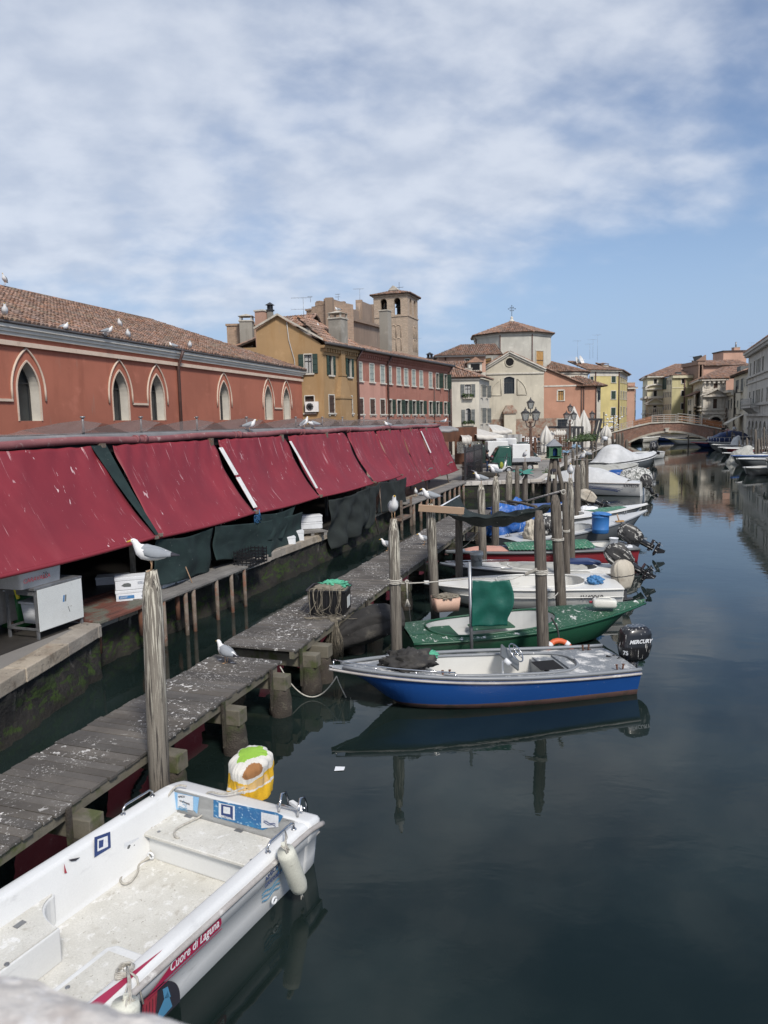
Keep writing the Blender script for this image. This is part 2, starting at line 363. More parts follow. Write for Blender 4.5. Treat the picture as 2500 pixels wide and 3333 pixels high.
def quaywall(name,pts,label,z0=-.6,capm='quaycap',res=.16,amp=.07,blk=1.1,side=1):
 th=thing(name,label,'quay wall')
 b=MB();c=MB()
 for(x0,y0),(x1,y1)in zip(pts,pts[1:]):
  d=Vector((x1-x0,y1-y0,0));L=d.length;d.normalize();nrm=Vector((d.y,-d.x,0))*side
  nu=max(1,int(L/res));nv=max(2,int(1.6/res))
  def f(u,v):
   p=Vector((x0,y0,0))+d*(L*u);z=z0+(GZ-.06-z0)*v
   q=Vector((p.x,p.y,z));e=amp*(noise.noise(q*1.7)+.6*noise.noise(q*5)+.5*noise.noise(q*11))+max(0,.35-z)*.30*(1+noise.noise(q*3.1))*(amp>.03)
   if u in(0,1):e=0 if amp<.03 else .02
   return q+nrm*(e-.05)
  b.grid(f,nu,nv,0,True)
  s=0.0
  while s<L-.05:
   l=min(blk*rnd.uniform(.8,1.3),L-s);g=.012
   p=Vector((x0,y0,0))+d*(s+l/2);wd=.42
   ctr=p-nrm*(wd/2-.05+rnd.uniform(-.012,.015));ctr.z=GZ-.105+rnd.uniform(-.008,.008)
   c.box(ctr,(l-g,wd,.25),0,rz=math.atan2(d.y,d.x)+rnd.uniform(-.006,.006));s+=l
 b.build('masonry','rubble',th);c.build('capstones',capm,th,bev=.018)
 return th
quaywall('quay_wall',QL[:8],'mossy stone quay wall with cracked capstones below the red market awnings',res=.14,amp=.09)
quaywall('quay_wall',QL[7:12],'low stone quay edge running past the parked vans to the brick bridge',capm='quaycap2',amp=.03,res=.4)
quaywall('quay_wall',QL[11:15],'left quay edge beyond the brick bridge',capm='quaycap2',amp=.02,res=2)
quaywall('quay_wall',QR[1:7],'stone quay edge along the right bank behind the moored boats',capm='quaycap2',amp=.02,res=.6,side=-1)
# jetty
surf('plank',(.115,.104,.09),(.075,.068,.06),1.2,[((.055,.05,.045),(2,2,2),.5,.75,.6),((.62,.61,.58),12.0,.59,.62,.95,None,None,.2,.9),((.55,.54,.51),30.0,.60,.63,.85,None,None,.2,1.7)],.85,.5,30,island=.22,stretch=None,randobj=False)
surf('pile',(.075,.062,.05),(.05,.042,.034),3,[((.13,.12,.09),(9,9,9),.56,.66,.6),((.04,.06,.012),3,.45,.65,.7,.2,.5)],.95,1.0,40,dist=.04,randobj=False)
surf('mossbeam',(.16,.145,.11),(.11,.10,.075),3,[((.06,.075,.018),3.0,.50,.66,.8),((.05,.045,.04),9,.6,.7,.5)],.95,.6,30,stretch=(1,1,1),randobj=False)
J1=((-6.4,1.65),(-2.55,12.75));J2=((-2.42,13.35),(4.25,33.9));JZ=.87
def jetty(a,c,wd,label,offs,z=JZ,side_len=.26,sk=0.0):
 th=thing('jetty',label,'jetty',group='sections of the plank jetty')
 a=Vector((*a,0));c=Vector((*c,0));L=(c-a).length;d=(c-a).normalized();n=Vector((d.y,-d.x,0));ang=math.atan2(d.y,d.x)
 b=MB();s=0
 while s<L:
  w_=rnd.uniform(.135,.165)
  p=a+d*(s+w_/2);p=p+n*rnd.uniform(-.02,.02)
  b.box((p.x,p.y,z-.02+rnd.uniform(-.004,.004)),(w_-.012,wd+rnd.uniform(-.03,.03),.04),0,rz=ang+sk+rnd.uniform(-.006,.006));s+=w_
 b.build('deck','plank',th,bev=.004)
 b=MB()
 for o in(-wd/2+.1,wd/2-.08):
  b.beam(a+n*o+Vector((0,0,z-.11)),c+n*o+Vector((0,0,z-.11)),.09,.13)
 b.build('joist','mossbeam',th)
 for s in offs:
  p=a+d*s
  b=MB();b.beam(p-n*(wd/2+.1)+Vector((0,0,z-.28)),p+n*(wd/2+side_len)+Vector((0,0,z-.28)),.24,.24,up=(0,0,1))
  b.build('crossbeam','mossbeam',th,bev=.012)
  for o in(wd/2+side_len-.16,-wd/2+.1):
   q=p+n*o;b=MB()
   rs=[]
   for k in range(15):
    zz=-.8+k*(z+.4)/14
    rr=.15+.05*max(0,1-abs(zz-.1)/.4)
    rs.append([Vector((q.x+math.cos(h*PI/8)*(rr+.035*noise.noise(Vector((h*2.1,zz*9,s)))),q.y+math.sin(h*PI/8)*(rr+.03*noise.noise(Vector((h,zz*9,s+3)))),zz))for h in range(16)])
   b.rings(rs);b.build('pile','pile',th)
  if rnd.random()<.7:
   q=p+n*(wd/2+.02)-d*.16
   b=MB();b.box((q.x,q.y,z-.38),(.07,.035,.72),0,rz=ang);b.build('bracket','pile',th)
 return th
def along(J,x,y,z=.75):
 a=Vector((*J[0],0));d=(Vector((*J[1],0))-a).normalized();p=Ws(x,y,z);return(Vector((p.x,p.y,0))-a).dot(d)
jetty(*J1,1.36,'near section of weathered plank jetty spattered with droppings',[along(J1,*p)for p in((150,1745),(355,1615),(478,1520),(578,1450))]+[.6])
jetty(*J2,1.56,'farther plank jetty section carrying the black crate of nets',[.35]+[along(J2,*p)for p in((662,1388),(735,1335),(785,1305),(850,1255),(905,1215),(955,1170))]+[17.5,19.4,21.2],z=JZ+.03,side_len=.3)
# brick bridge
def frame(p0,p1):return Matrix.Translation((p0[0],p0[1],0))@Matrix.Rotation(math.atan2(p1[1]-p0[1],p1[0]-p0[0]),4,'Z')
def fw(M,px,py):
 d=ray(px,py);o=M.to_translation();nn=(M.to_3x3()@Vector((0,-1,0)))
 c=Vector((0,0,CH));tt=(o-c).dot(nn)/d.dot(nn);p=M.inverted()@(c+d*tt)
 return p.x,p.z
BA=D(2046,1436,136);BM=Matrix.Translation((BA.x,BA.y,0))@Matrix.Rotation(R(-18),4,'Z')
br=thing('bridge','humped brick footbridge with a pale stone arch spanning the canal','bridge',(BA.x,BA.y,0),R(-18))
brtop=[fw(BM,*p)for p in((1905,1437),(1998,1408),(2060,1392),(2117,1379),(2160,1376.5),(2218,1375.5),(2290,1387),(2356,1399),(2420,1412),(2470,1424))]
al,ar,ac=fw(BM,2046,1437),fw(BM,2316,1437),fw(BM,2171,1408)
arc=[]
for i in range(25):
 q=i/24;x=al[0]+(ar[0]-al[0])*q
 zb=.25+(ac[1]-.25)*(1-abs(2*q-1)**2.0)
 arc.append((x,zb))
def ztop(x):
 for(x0,z0),(x1,z1)in zip(brtop,brtop[1:]):
  if x<=x1:return z0+(z1-z0)*(x-x0)/(x1-x0)
 return brtop[-1][1]
b=MB();BD=4.2
def strip(y):
 xs=[brtop[0][0]]+[p[0]for p in arc]+[brtop[-1][0]]
 prev=None
 for x in sorted(set(xs+[p[0]for p in brtop])):
  za=-.5
  if arc[0][0]<x<arc[-1][0]:
   q=(x-arc[0][0])/(arc[-1][0]-arc[0][0]);za=.25+(ac[1]-.25)*(1-abs(2*q-1)**2.0)
  cur=(x,za,ztop(x))
  if prev:b.quad((prev[0],y,prev[1]),(cur[0],y,cur[1]),(cur[0],y,cur[2]),(prev[0],y,prev[2]),0)
  prev=cur
strip(0);strip(BD)
for(x0,z0),(x1,z1)in zip(arc,arc[1:]):b.quad((x0,0,z0),(x1,0,z1),(x1,BD,z1),(x0,BD,z0),0)
for(x0,z0),(x1,z1)in zip(brtop,brtop[1:]):b.quad((x0,0,z0-.15),(x1,0,z1-.15),(x1,BD,z1-.15),(x0,BD,z0-.15),1)
b.build('brick_body',['brick_br','asphalt'],br)
for y in(-.06,BD+.06):
 b=MB();b.rings([[Vector((x0,y+dy,z0+dz))for dy,dz in((-.06,-.01),(.06,-.01),(.06,.35),(-.06,.35))]for x0,z0 in arc],0,False);b.build('stone_arch','stone',br)
b=MB()
for y in(0,BD):
 for(x0,z0),(x1,z1)in zip(brtop,brtop[1:]):b.beam((x0,y,z0+.1),(x1,y,z1+.1),.34,.2)
b.build('coping','stone_w',br)
kx,kz=fw(BM,2171,1401);b=MB();b.box((kx,-.2,kz),(.55,.3,.6));b.box((kx,-.24,kz+.38),(.8,.34,.16));b.build('keystone','stone_w',br,bev=.05)
def rail(x0,x1,h,step,mats,name,y=0.0,bars=3,solid=None,r=.04):
 b=MB();n=max(1,int(abs(x1-x0)/step));P=[]
 for i in range(n+1):
  x=x0+(x1-x0)*i/n;z=ztop(x)+.2;P.append((x,z));b.box((x,y,z+h/2),(.1,.1,h))
 for(xa,za),(xb,zb)in zip(P,P[1:]):
  for k in range(bars):b.beam((xa,y,za+h*(k+1)/bars-.06),(xb,y,zb+h*(k+1)/bars-.06),.05,.09)
  if solid is not None:b.add([(xa,y+.03,za+.1),(xb,y+.03,zb+.1),(xb,y+.03,zb+h*.85),(xa,y+.03,za+h*.85)],[(0,1,2,3)],1)
 return b.build(name,mats,br)
X=lambda px,py=1380:fw(BM,px,py)[0]
surf('fencewood',(.30,.15,.09),(.40,.22,.14),1.5,[((.5,.45,.4),2,.6,.7,.7)],.8,.3)
surf('oxide',(.34,.14,.06),(.26,.11,.05),1.0,[((.62,.58,.5),2.4,.64,.66,.9)],.8,.2)
surf('railw',(.48,.46,.43),None,3,rough=.7,bump=0)
rail(X(2062),X(2120),1.15,2.2,['fencewood','fencewood'],'railing',bars=3,solid=1)
rail(X(2122),X(2200),1.35,1.8,['railw','glass'],'railing',bars=4)
rail(X(2206),X(2285),1.5,1.5,['railw','fencewood'],'railing',bars=3)
rail(X(2286),X(2350),1.2,2.5,['fencewood','oxide'],'railing',bars=2,solid=1)
rail(X(1985),X(2060),1.1,1.0,['railw','glass'],'railing',bars=3)
rail(X(1985),X(2350),1.1,2.0,['fencewood','glass'],'railing',y=BD,bars=3)
# building kit
def archpts(w_,kind,n=14):
 if kind=='a':return[(-w_/2*math.cos(PI*i/n),w_/2*math.sin(PI*i/n))for i in range(n+1)]
 if kind=='p':
  r=w_*1.12;c=r-w_/2;am=math.acos(c/r);h=n//2
  L=[(c-r*math.cos(am*i/h),r*math.sin(am*i/h))for i in range(h+1)]
  return L+[(-x,z)for x,z in L[:-1][::-1]]
 if kind=='g':
  return[(-w_/2+w_*i/n,.16*w_*math.sin(PI*i/n))for i in range(n+1)]
def wall(b,L,H,ops,z0=0.0,m=0,mr=1,dep=.22,x0=0.0):
 xs=sorted({x0,L}|{round(v,4)for o in ops for v in(o[0],o[0]+o[2])});zs=sorted({z0,H}|{round(v,4)for o in ops for v in(o[1],o[1]+o[3])})
 for i in range(len(xs)-1):
  for j in range(len(zs)-1):
   cx,cz=(xs[i]+xs[i+1])/2,(zs[j]+zs[j+1])/2
   if any(o[0]<cx<o[0]+o[2]and o[1]<cz<o[1]+o[3]for o in ops):continue
   b.quad((xs[i],0,zs[j]),(xs[i+1],0,zs[j]),(xs[i+1],0,zs[j+1]),(xs[i],0,zs[j+1]),m)
 for o in ops:
  x,z,w_,h=o[:4];k=o[4]if len(o)>4 else 'r'
  if k=='r':out=[(x,z),(x,z+h),(x+w_,z+h),(x+w_,z)]
  else:
   ap=archpts(w_,k);rise=max(p[1]for p in ap);zs_=z+h-rise
   ap=[(x+w_/2+px,zs_+pz)for px,pz in ap]
   out=[(x,z)]+ap+[(x+w_,z)]
   hn=len(ap)//2
   for i in range(hn):b.add([(x,0,z+h),(ap[i][0],0,ap[i][1]),(ap[i+1][0],0,ap[i+1][1])],[(0,1,2)],m)
   for i in range(hn,len(ap)-1):b.add([(x+w_,0,z+h),(ap[i][0],0,ap[i][1]),(ap[i+1][0],0,ap[i+1][1])],[(0,1,2)],m)
  for(xa,za),(xb,zb)in zip(out,out[1:]+out[:1]):b.quad((xa,0,za),(xb,0,zb),(xb,dep,zb),(xa,dep,za),mr)
WC={}
def winmesh(w_,h,kind,style,sur,sill,bars,dep,mats):
 key=(round(w_,2),round(h,2),kind,style,sur,sill,bars,dep,tuple(mats))
 if key in WC:return WC[key]
 b=MB();e=.01
 if kind=='r':out=[(0,0),(0,h),(w_,h),(w_,0)]
 else:
  ap=archpts(w_,kind);rise=max(p[1]for p in ap)
  out=[(0,0)]+[(w_/2+px,h-rise+pz)for px,pz in ap]+[(w_,0)]
 b.add([(x,dep-.02,z)for x,z in out],[tuple(range(len(out)))],0)
 for(xa,za),(xb,zb)in zip(out,out[1:]+out[:1]):b.beam((xa,dep-.05,za),(xb,dep-.05,zb),.05,.06,1,up=(0,1,0))
 for i in range(bars):b.beam((w_*(i+1)/(bars+1),dep-.05,0),(w_*(i+1)/(bars+1),dep-.05,h*.98),.04,.05,1,up=(0,1,0))
 if style=='tr' or bars:b.beam((0,dep-.05,h*.64),(w_,dep-.05,h*.64),.04,.05,1)
 if style=='cur':
  b.b2(0.04,w_*.42,dep-.04,dep-.03,.05,h-.05,3)
 if sur:
  s_=sur;P=out[1:-1]if kind!='r' else out
  o2=out
  for(xa,za),(xb,zb)in zip(o2[:-1],o2[1:]):
   b.beam((xa,-.012,za),(xb,-.012,zb),.035,s_,2,up=(0,1,0))if 0 else b.beam((xa,-.01,za),(xb,-.01,zb),s_,.04,2,up=(0,1,0))
 if sill:b.b2(-.12,w_+.12,-.12,.02,-.1,0,2);(b.b2(-.02,.08,-.08,0,-.22,-.1,2),b.b2(w_-.08,w_+.02,-.08,0,-.22,-.1,2))if sill>1 else None
 me=b.mesh('window',mats);WC[key]=me;return me
def shutmesh(w_,h,m,kind='r'):
 key=('s',round(w_,2),round(h,2),m,kind)
 if key in WC:return WC[key]
 b=MB();b.b2(0,w_,-.05,0,0,h)
 for zz in(.18,.5,.82):b.b2(.02,w_-.02,-.075,-.05,h*zz-.05,h*zz+.05)
 for k in range(1,4):b.b2(w_*k/4-.006,w_*k/4+.006,-.058,-.05,0,h)
 me=b.mesh('shutter',[m]);WC[key]=me;return me
class Bld:
 def __init__(s,name,label,p0,p1,cat='building',group=None):
  s.M=frame(p0,p1);s.L=math.hypot(p1[0]-p0[0],p1[1]-p0[1])
  s.o=thing(name,label,cat,(p0[0],p0[1],0),math.atan2(p1[1]-p0[1],p1[0]-p0[0]),group);s.T=Matrix()
 def fw(s,k,x,y):
  p=zp(k,x,y)if k else(x,y)
  return fw(s.M@s.T,*p)
 def row(s,k,L,avgz=True):
  R_=[]
  for q in L:
   xa,xb,yt,yb=q[:4]
   ym=(yt+yb)/2;xm=(xa+xb)/2
   x0=s.fw(k,xa,ym)[0];x1=s.fw(k,xb,ym)[0];z1=s.fw(k,xm,yt)[1];z0=s.fw(k,xm,yb)[1]
   R_.append([x0,z0,x1-x0,z1-z0])
  if avgz:
   n=len(R_);z0=sum(r[1]for r in R_)/n;h=sum(r[3]for r in R_)/n;w_=sum(r[2]for r in R_)/n
   R_=[[r[0]+(r[2]-w_)/2,z0,w_,h]for r in R_]
  return R_
 def win(s,r,kind='r',style='',sur=.07,sill=1,bars=1,dep=.2,shut=None,smode='open',sr=1.0,pane='glass',label=None,frame_='wframe',surm='stone_w'):
  x,z,w_,h=r[:4]
  me=winmesh(w_,h,kind,style,sur,sill,bars,dep,[pane,frame_,surm,'curtain'])
  o=link('window',me,s.o,s.T@Matrix.Translation((x,0,z)))
  if label:o['label']=label
  if shut:
   sw=w_/2*sr
   hh=h if kind=='r' else h*.9;hw_=w_/2 if smode=='closed' else sw;sw=hw_
   for sd in(0,1):
    me2=shutmesh(sw,hh,shut)
    if smode=='open':M=Matrix.Translation((w_+.02 if sd else-sw-.02,-.02,0))
    elif smode=='closed':M=Matrix.Translation((sd*w_/2,.06,0))
    else:
     M=Matrix.Translation((0,.08,0))if not sd else Matrix.Translation((w_+.03,-.02,0))@Matrix.Rotation(-R(82),4,'Z')
    link('shutter',me2,o,M)
  return o
 def part(s,name,mats,fn,**k):
  b=MB();b.T=s.T.copy();fn(b);return b.build(name,mats,s.o,**k)
def tiles(b,O,u,v,poly,pitch=.2,row=.38,m=0,mb=1,seed=0,lift=.03,base=True):
 """O origin, u unit along eave, v unit up slope, poly convex [(a,b)]."""
 r_=random.Random(seed);O=Vector(O);u=Vector(u).normalized();v=Vector(v).normalized();n=u.cross(v).normalized()
 if n.z<0:n=-n
 if base:
  P=[O+u*a+v*c for a,c in poly];k=len(P)
  b.add(P+[p-n*.12 for p in P],[tuple(range(k)),tuple(range(2*k-1,k-1,-1))]+[(i,(i+1)%k,(i+1)%k+k,i+k)for i in range(k)],mb)
 amin=min(p[0]for p in poly);amax=max(p[0]for p in poly)
 a=amin+pitch/2;vs=[];fs=[]
 prof=[(-.48,0),(-.3,.36),(0,.5),(.3,.36),(.48,0)]
 while a<amax:
  bs=[]
  for(x0,y0),(x1,y1)in zip(poly,poly[1:]+poly[:1]):
   if(x0-a)*(x1-a)<=0 and abs(x1-x0)>1e-6:bs.append(y0+(y1-y0)*(a-x0)/(x1-x0))
  if len(bs)>=2:
   c0,c1=min(bs),max(bs);c=c0-.05+r_.uniform(-.02,.02)
   while c<c1-.02:
    e=min(c+row*1.12,c1+.03);j=r_.uniform(-.1,.1)*pitch;hh=r_.uniform(.0,.02)
    k=len(vs)
    for(cc,sc,up)in((c,1.0,.035+hh),(e,.86,.0+hh)):
     for px,pz in prof:vs.append(O+u*(a+(px*sc)*pitch+j)+v*cc+n*(lift*0+up+pz*sc*pitch*.9))
    for q in range(4):fs.append((k+q,k+q+1,k+5+q+1,k+5+q))
    fs.append((k,k+1,k+2,k+3,k+4))
    c+=row
  a+=pitch
 b.add(vs,fs,m,False)
def ftiles(b,p0,p1,tops,pitch=.35,row=.58,m=0,mb=1,seed=0):
 p0,p1=Vector(p0),Vector(p1);tops=[Vector(q)for q in tops];u=(p1-p0).normalized();w_=tops[0]-p0;n=u.cross(w_).normalized();v=n.cross(u).normalized()
 if v.dot(w_)<0:v=-v
 tiles(b,p0,u,v,[(0,0),((p1-p0).length,0)]+[((q-p0).dot(u),(q-p0).dot(v))for q in tops],pitch,row,m,mb,seed)
def hip(b,x0,x1,y0,y1,z,h,pitch=.25,row=.45,inset=None,seed=1,ov=.4,mats=(0,1)):
 """hip roof over a rectangle in local coordinates"""
 x0-=ov;x1+=ov;y0-=ov;y1+=ov
 W_,Dp=x1-x0,y1-y0;q=min(W_,Dp)/2
 if W_>=Dp:ra,rb=(x0+q,(y0+y1)/2),(x1-q,(y0+y1)/2)
 else:ra,rb=((x0+x1)/2,y0+q),((x0+x1)/2,y1-q)
 sl=math.hypot(q,h);
 fr=(ra[0]-x0,rb[0]-x0)
 tiles(b,(x0,y0,z),(1,0,0),(0,q/sl,h/sl),[(0,0),(W_,0),(fr[1],sl),(fr[0],sl)]if W_>=Dp else[(0,0),(W_,0),(W_/2,sl)],pitch,row,*mats,seed)
 tiles(b,(x1,y1,z),(-1,0,0),(0,-q/sl,h/sl),[(0,0),(W_,0),(W_-fr[0],sl),(W_-fr[1],sl)]if W_>=Dp else[(0,0),(W_,0),(W_/2,sl)],pitch,row,*mats,seed+1)
 gr=(ra[1]-y0,rb[1]-y0)
 P1=[(0,0),(Dp,0),(Dp/2,sl)]if W_>=Dp else[(0,0),(Dp,0),(gr[1],sl),(gr[0],sl)]
 tiles(b,(x1,y0,z),(0,1,0),(-q/sl,0,h/sl),P1,pitch,row,*mats,seed+2)
 tiles(b,(x0,y1,z),(0,-1,0),(q/sl,0,h/sl),P1 if W_>=Dp else[(0,0),(Dp,0),(Dp-gr[0],sl),(Dp-gr[1],sl)],pitch,row,*mats,seed+3)
def chimney(bl,x,y,z0,z1,w_,mats,cap='pot',label=None,d=None):
 b=MB();b.T=bl.T.copy();d=d or w_
 b.b2(x-w_/2,x+w_/2,y-d/2,y+d/2,z0,z1,0)
 b.b2(x-w_/2-.06,x+w_/2+.06,y-d/2-.06,y+d/2+.06,z1,z1+.1,1)
 if cap=='pot':
  for sx in(-1,1):
   for sy in(-1,1):b.b2(x+sx*(w_/2-.06)-.05,x+sx*(w_/2-.06)+.05,y+sy*(d/2-.06)-.05,y+sy*(d/2-.06)+.05,z1+.1,z1+.4,1)
  b.add([(x-w_/2-.1,y-d/2-.1,z1+.4),(x+w_/2+.1,y-d/2-.1,z1+.4),(x+w_/2+.1,y+d/2+.1,z1+.4),(x-w_/2-.1,y+d/2+.1,z1+.4),(x,y,z1+.62)],[(0,1,4),(1,2,4),(2,3,4),(3,0,4),(3,2,1,0)],1)
 o=b.build('chimney',mats,bl.o)
 if label:o['label']=label
 return o
def pipe(bl,pts,r=.06,m='pipe',name='downpipe'):
 b=MB();b.T=bl.T.copy();b.tube(pts,r,8);b.build(name,m,bl.o)
def antenna(x,y,z,h,label,k=2,rz=0.0,group='roof antennas'):
 b=MB();b.cyl((0,0,0),(0,0,h),.018,.012,5)
 for i in range(k):
  zz=h*.97-i*h*.45;l=min(.9,h*.5)
  b.beam((-l,0,zz),(l*.7,0,zz),.02,.02)
  for j in range(6):b.beam((-l+j*l*.3,-.28,zz),(-l+j*l*.3,.28,zz),.01,.01)
 o=b.build('antenna','steel');o.location=(x,y,z);o.rotation_euler=(0,0,rz);tag(o,label,'antenna',group);return o
# A: long red hall with lancets
a0=Ds(0,705,25.4);a1=Ds(651,808,51.0);zc=8.6
dA=(a1-a0);p0=(a0.x-dA.x/dA.y*13.4,a0.y-13.4)
A=Bld('long_red_hall','long terracotta red hall with white-edged lancet windows behind the market awnings',p0,(a1.x,a1.y))
lanc=A.row(1,[(112,268,562,965),(752,872,628,968),(1010,1113,658,972),(1478,1550,712,976)]);l2=A.row(2,[(333,386,785,1020),(457,508,805,1020)])
zz=sum(r[1]for r in lanc[:1]);w0=1.12
L6=[[r[0]+r[2]/2-w0/2,lanc[0][1],w0,lanc[0][3]]for r in lanc+l2]
L6=[[L6[0][0]-3.2,L6[0][1],w0,L6[0][3]]]+L6
def f(b):
 wall(b,A.L,zc+.05,[(*r,'p')for r in L6],dep=.55)
 b.quad((A.L,0,0),(A.L,14,0),(A.L,14,zc),(A.L,0,zc),0);b.quad((0,0,0),(0,14,0),(0,14,zc),(0,0,zc),0)
A.part('wall',['pl_red','reveal'],f)
for r in L6:A.win(r,'p','tr',sur=.06,sill=0,bars=1,dep=.5,surm='mould')
def f(b):
 for r in L6:
  w2=w0+.50;ap=archpts(w2,'p',16);rise0=max(p[1]for p in archpts(w0,'p'));zsp=r[1]+r[3]-rise0;cx=r[0]+w0/2
  P=[(cx-w2/2,zsp-.35)]+[(cx+px,zsp+pz*.97)for px,pz in ap]+[(cx+w2/2,zsp-.35)]
  b.tube([(x,-.03,z)for x,z in P],.042,6)
  for sx in(-1,1):pass
 for i in(1,3,5):
  ra,rb=L6[i-1 if i==1 else i-1],L6[i]
 zb=L6[0][1]+L6[0][3]-max(p[1]for p in archpts(w0,'p'))-.35
 for i,j in((0,1),(2,3),(5,6)):b.beam((L6[i][0]+w0+.25,-.03,zb),(L6[j][0]-.25,-.03,zb),.08,.09)
 b.beam((0,-.06,zc-.62),(A.L,-.06,zc-.62),.14,.16)
A.part('moulding','mould',f)
def f(b):
 for(za,zb,pr)in((-.36,-.24,.10),(-.24,-.12,.17),(-.12,.0,.25)):b.b2(0,A.L+pr,-pr,.05,zc+za,zc+zb)
A.part('cornice','cornw',f)
A.part('gutter','gutter',lambda b:b.tube([(0,-.29,zc+.05),(A.L+.2,-.29,zc+.05)],.045,8))
xr,zr=A.fw(1,0,110)
def f(b):
 dep=7.0;h=2.78;ov=.22;sl=math.hypot(dep,h)
 tiles(b,(0,-ov,zc+.08),(1,0,0),(0,dep/sl,h/sl),[(0,0),(A.L+.4,0),(A.L-6.8,sl),(0,sl)],.21,.37,0,1,3)
 tiles(b,(A.L+.4,-ov,zc+.08),(0,1,0),(-7.2/math.hypot(7.2,h),0,h/math.hypot(7.2,h)),[(0,0),(2*dep,0),(dep,math.hypot(7.2,h))],.21,.37,0,1,4)
 tiles(b,(A.L+.4,2*dep-ov,zc+.08),(-1,0,0),(0,-dep/sl,h/sl),[(0,0),(A.L+.4,0),(A.L+.4,sl),(7.2,sl)],.3,.5,0,1,5)
 for i in range(int((A.L-6.8)/.4)):
  b.cyl((i*.4,dep-ov,h+zc+.1),(i*.4+.42,dep-ov,h+zc+.12),.13,.11,8,0)
A.part('roof',['tile','tilebase'],f)
x_,z_=A.fw(1,1187,560);x2,z2=A.fw(1,1225,1060)
pipe(A,[(x_,-.42,zc),(x_,-.3,zc-.3),(x_,-.12,zc-.7),(x_,-.1,2)],.075)
# B: ochre house and long brick-red house
kk=5.35
b0=D(*zp(2,725,492),51.2);b1=D(*zp(2,1572,660),74.0)
B=Bld('ochre_house','ochre house with dark green shutters and dentilled eaves beside the red hall',(b0.x,b0.y),(b1.x,b1.y))
xj=B.fw(2,955,600)[0];zB=B.fw(2,725,492)[1];zB2=B.fw(2,1572,662)[1];zB=(zB+zB2)/2
LB=B.L
U=B.row(2,[(752,808,568,705),(880,932,592,722)])
uo=[[r[0]+r[2]*.28,r[1],r[2]*.46,r[3]]for r in U]
Lw=B.row(2,[(768,806,835,960),(892,928,850,965)])
def f(b):
 wall(b,xj,zB,uo+Lw)
B.part('wall',['pl_ochre','reveal'],f)
for r in uo:B.win(r,shut='shut_green',smode='open',sr=1.1,style='cur',sur=.05)
for r in Lw:B.win(r,shut='shut_brown',smode='closed',sill=2)
gl=D(*zp(2,276,400),51.6)
B.T=Matrix.Rotation(math.atan2(-1,0),4,'Z')
Mi=B.M.inverted();g0=Mi@Vector((b0.x,b0.y,0))
dirg=Vector((-1,.10,0)).normalized();dl=(Mi.to_3x3()@dirg)
GW=9.2
B.T=Matrix.Translation(dl*GW)@Matrix.Rotation(math.atan2(-dl.y,-dl.x),4,'Z')
gx,gz=B.fw(2,425,305)
gzl=B.fw(2,276,400)
hw=B.row(2,[(600,658,565,695),(606,672,845,962)],False)
def f(b):
 wall(b,GW,zB,[tuple(hw[0]),tuple(hw[1])])
 b.add([(gzl[0],0,zB),(GW,0,zB),(GW-.3,0,zB+.25),(gx,0,gz),(gzl[0],0,gzl[1])],[(0,1,2,3,4)],0)
 b.quad((gzl[0],0,0),(gzl[0],10,0),(gzl[0],10,gzl[1]),(gzl[0],0,gzl[1]),0)
B.part('gable_wall',['pl_ochre','reveal'],f)
B.win(hw[0],shut='shut_green',style='cur',sr=1.15,pane='curtain');B.win(hw[1],shut=None,pane='shut_brown')
ac_x,ac_z=B.fw(2,606,962)
def f(b):
 b.b2(ac_x+.1,ac_x+1.0,-.30,-.02,ac_z+.05,ac_z+.75,0);b.lathe((0,0,0),[(.01,0)],3,0)if 0 else None
 for k in range(10):
  b.beam((ac_x+.42+.24*math.cos(k*PI/5),-.31,ac_z+.4+.24*math.sin(k*PI/5)),(ac_x+.42+.24*math.cos((k+1)*PI/5),-.31,ac_z+.4+.24*math.sin((k+1)*PI/5)),.03,.03,1)
  b.beam((ac_x+.42,-.31,ac_z+.4),(ac_x+.42+.24*math.cos(k*PI/5),-.31,ac_z+.4+.24*math.sin(k*PI/5)),.08,.02,1,up=(0,1,0))
B.part('air_conditioner',['white','black'],f)
cw=B.fw(2,485,350),B.fw(2,565,665)
pipe(B,[(cw[0][0],-.05,cw[0][1]),(cw[0][0]+.1,-.05,cw[0][1]-1.2),(cw[0][0]+.45,-.05,cw[0][1]-2.6),(cw[0][0]+.5,-.05,cw[0][1]-4.6),(cw[1][0]-.3,-.05,cw[1][1]+.3),(cw[1][0],-.05,cw[1][1])],.03,'railw','cable')
def f(b):
 b.beam((gzl[0]-.1,-.12,gzl[1]+.06),(gx,-.12,gz+.06),.3,.12);b.beam((gx,-.12,gz+.06),(GW+.2,-.12,zB+.3),.3,.12)
B.part('verge','stone',f)
B.T=Matrix()
apex=Mi@(B.M@(B.T@Vector((0,0,0))));
ridge_d=GW-gx
def f(b):
 h=gz-zB;sl=math.hypot(ridge_d,h);ov=.5
 tiles(b,(-.3,-ov,zB+.12),(1,0,0),(0,ridge_d/sl,h/sl),[(0,0),(6.2,0),(3.6,sl),(1.3,sl)],.25,.42,0,1,9)
 h=1.5;q2=5.0;sl=math.hypot(q2,h);ftiles(b,(5.5,-ov,zB+.11),(LB+.3,-ov,zB+.11),[(LB-4,q2,zB+1.6),(2.5,q2,zB+1.6)],.25,.42,0,1,13);h=1.5
 ftiles(b,(LB+.3,-ov,zB+.11),(LB+.3,10,zB+.11),[(LB-4,q2,zB+1.6)],.25,.42,0,1,12);ftiles(b,(LB,10.4,zB+.1),(2,10.4,zB+.1),[(2,q2,zB+1.6),(LB-4,q2,zB+1.6)],.3,.5,0,1,10)
B.part('roof',['tile2','tilebase'],f)
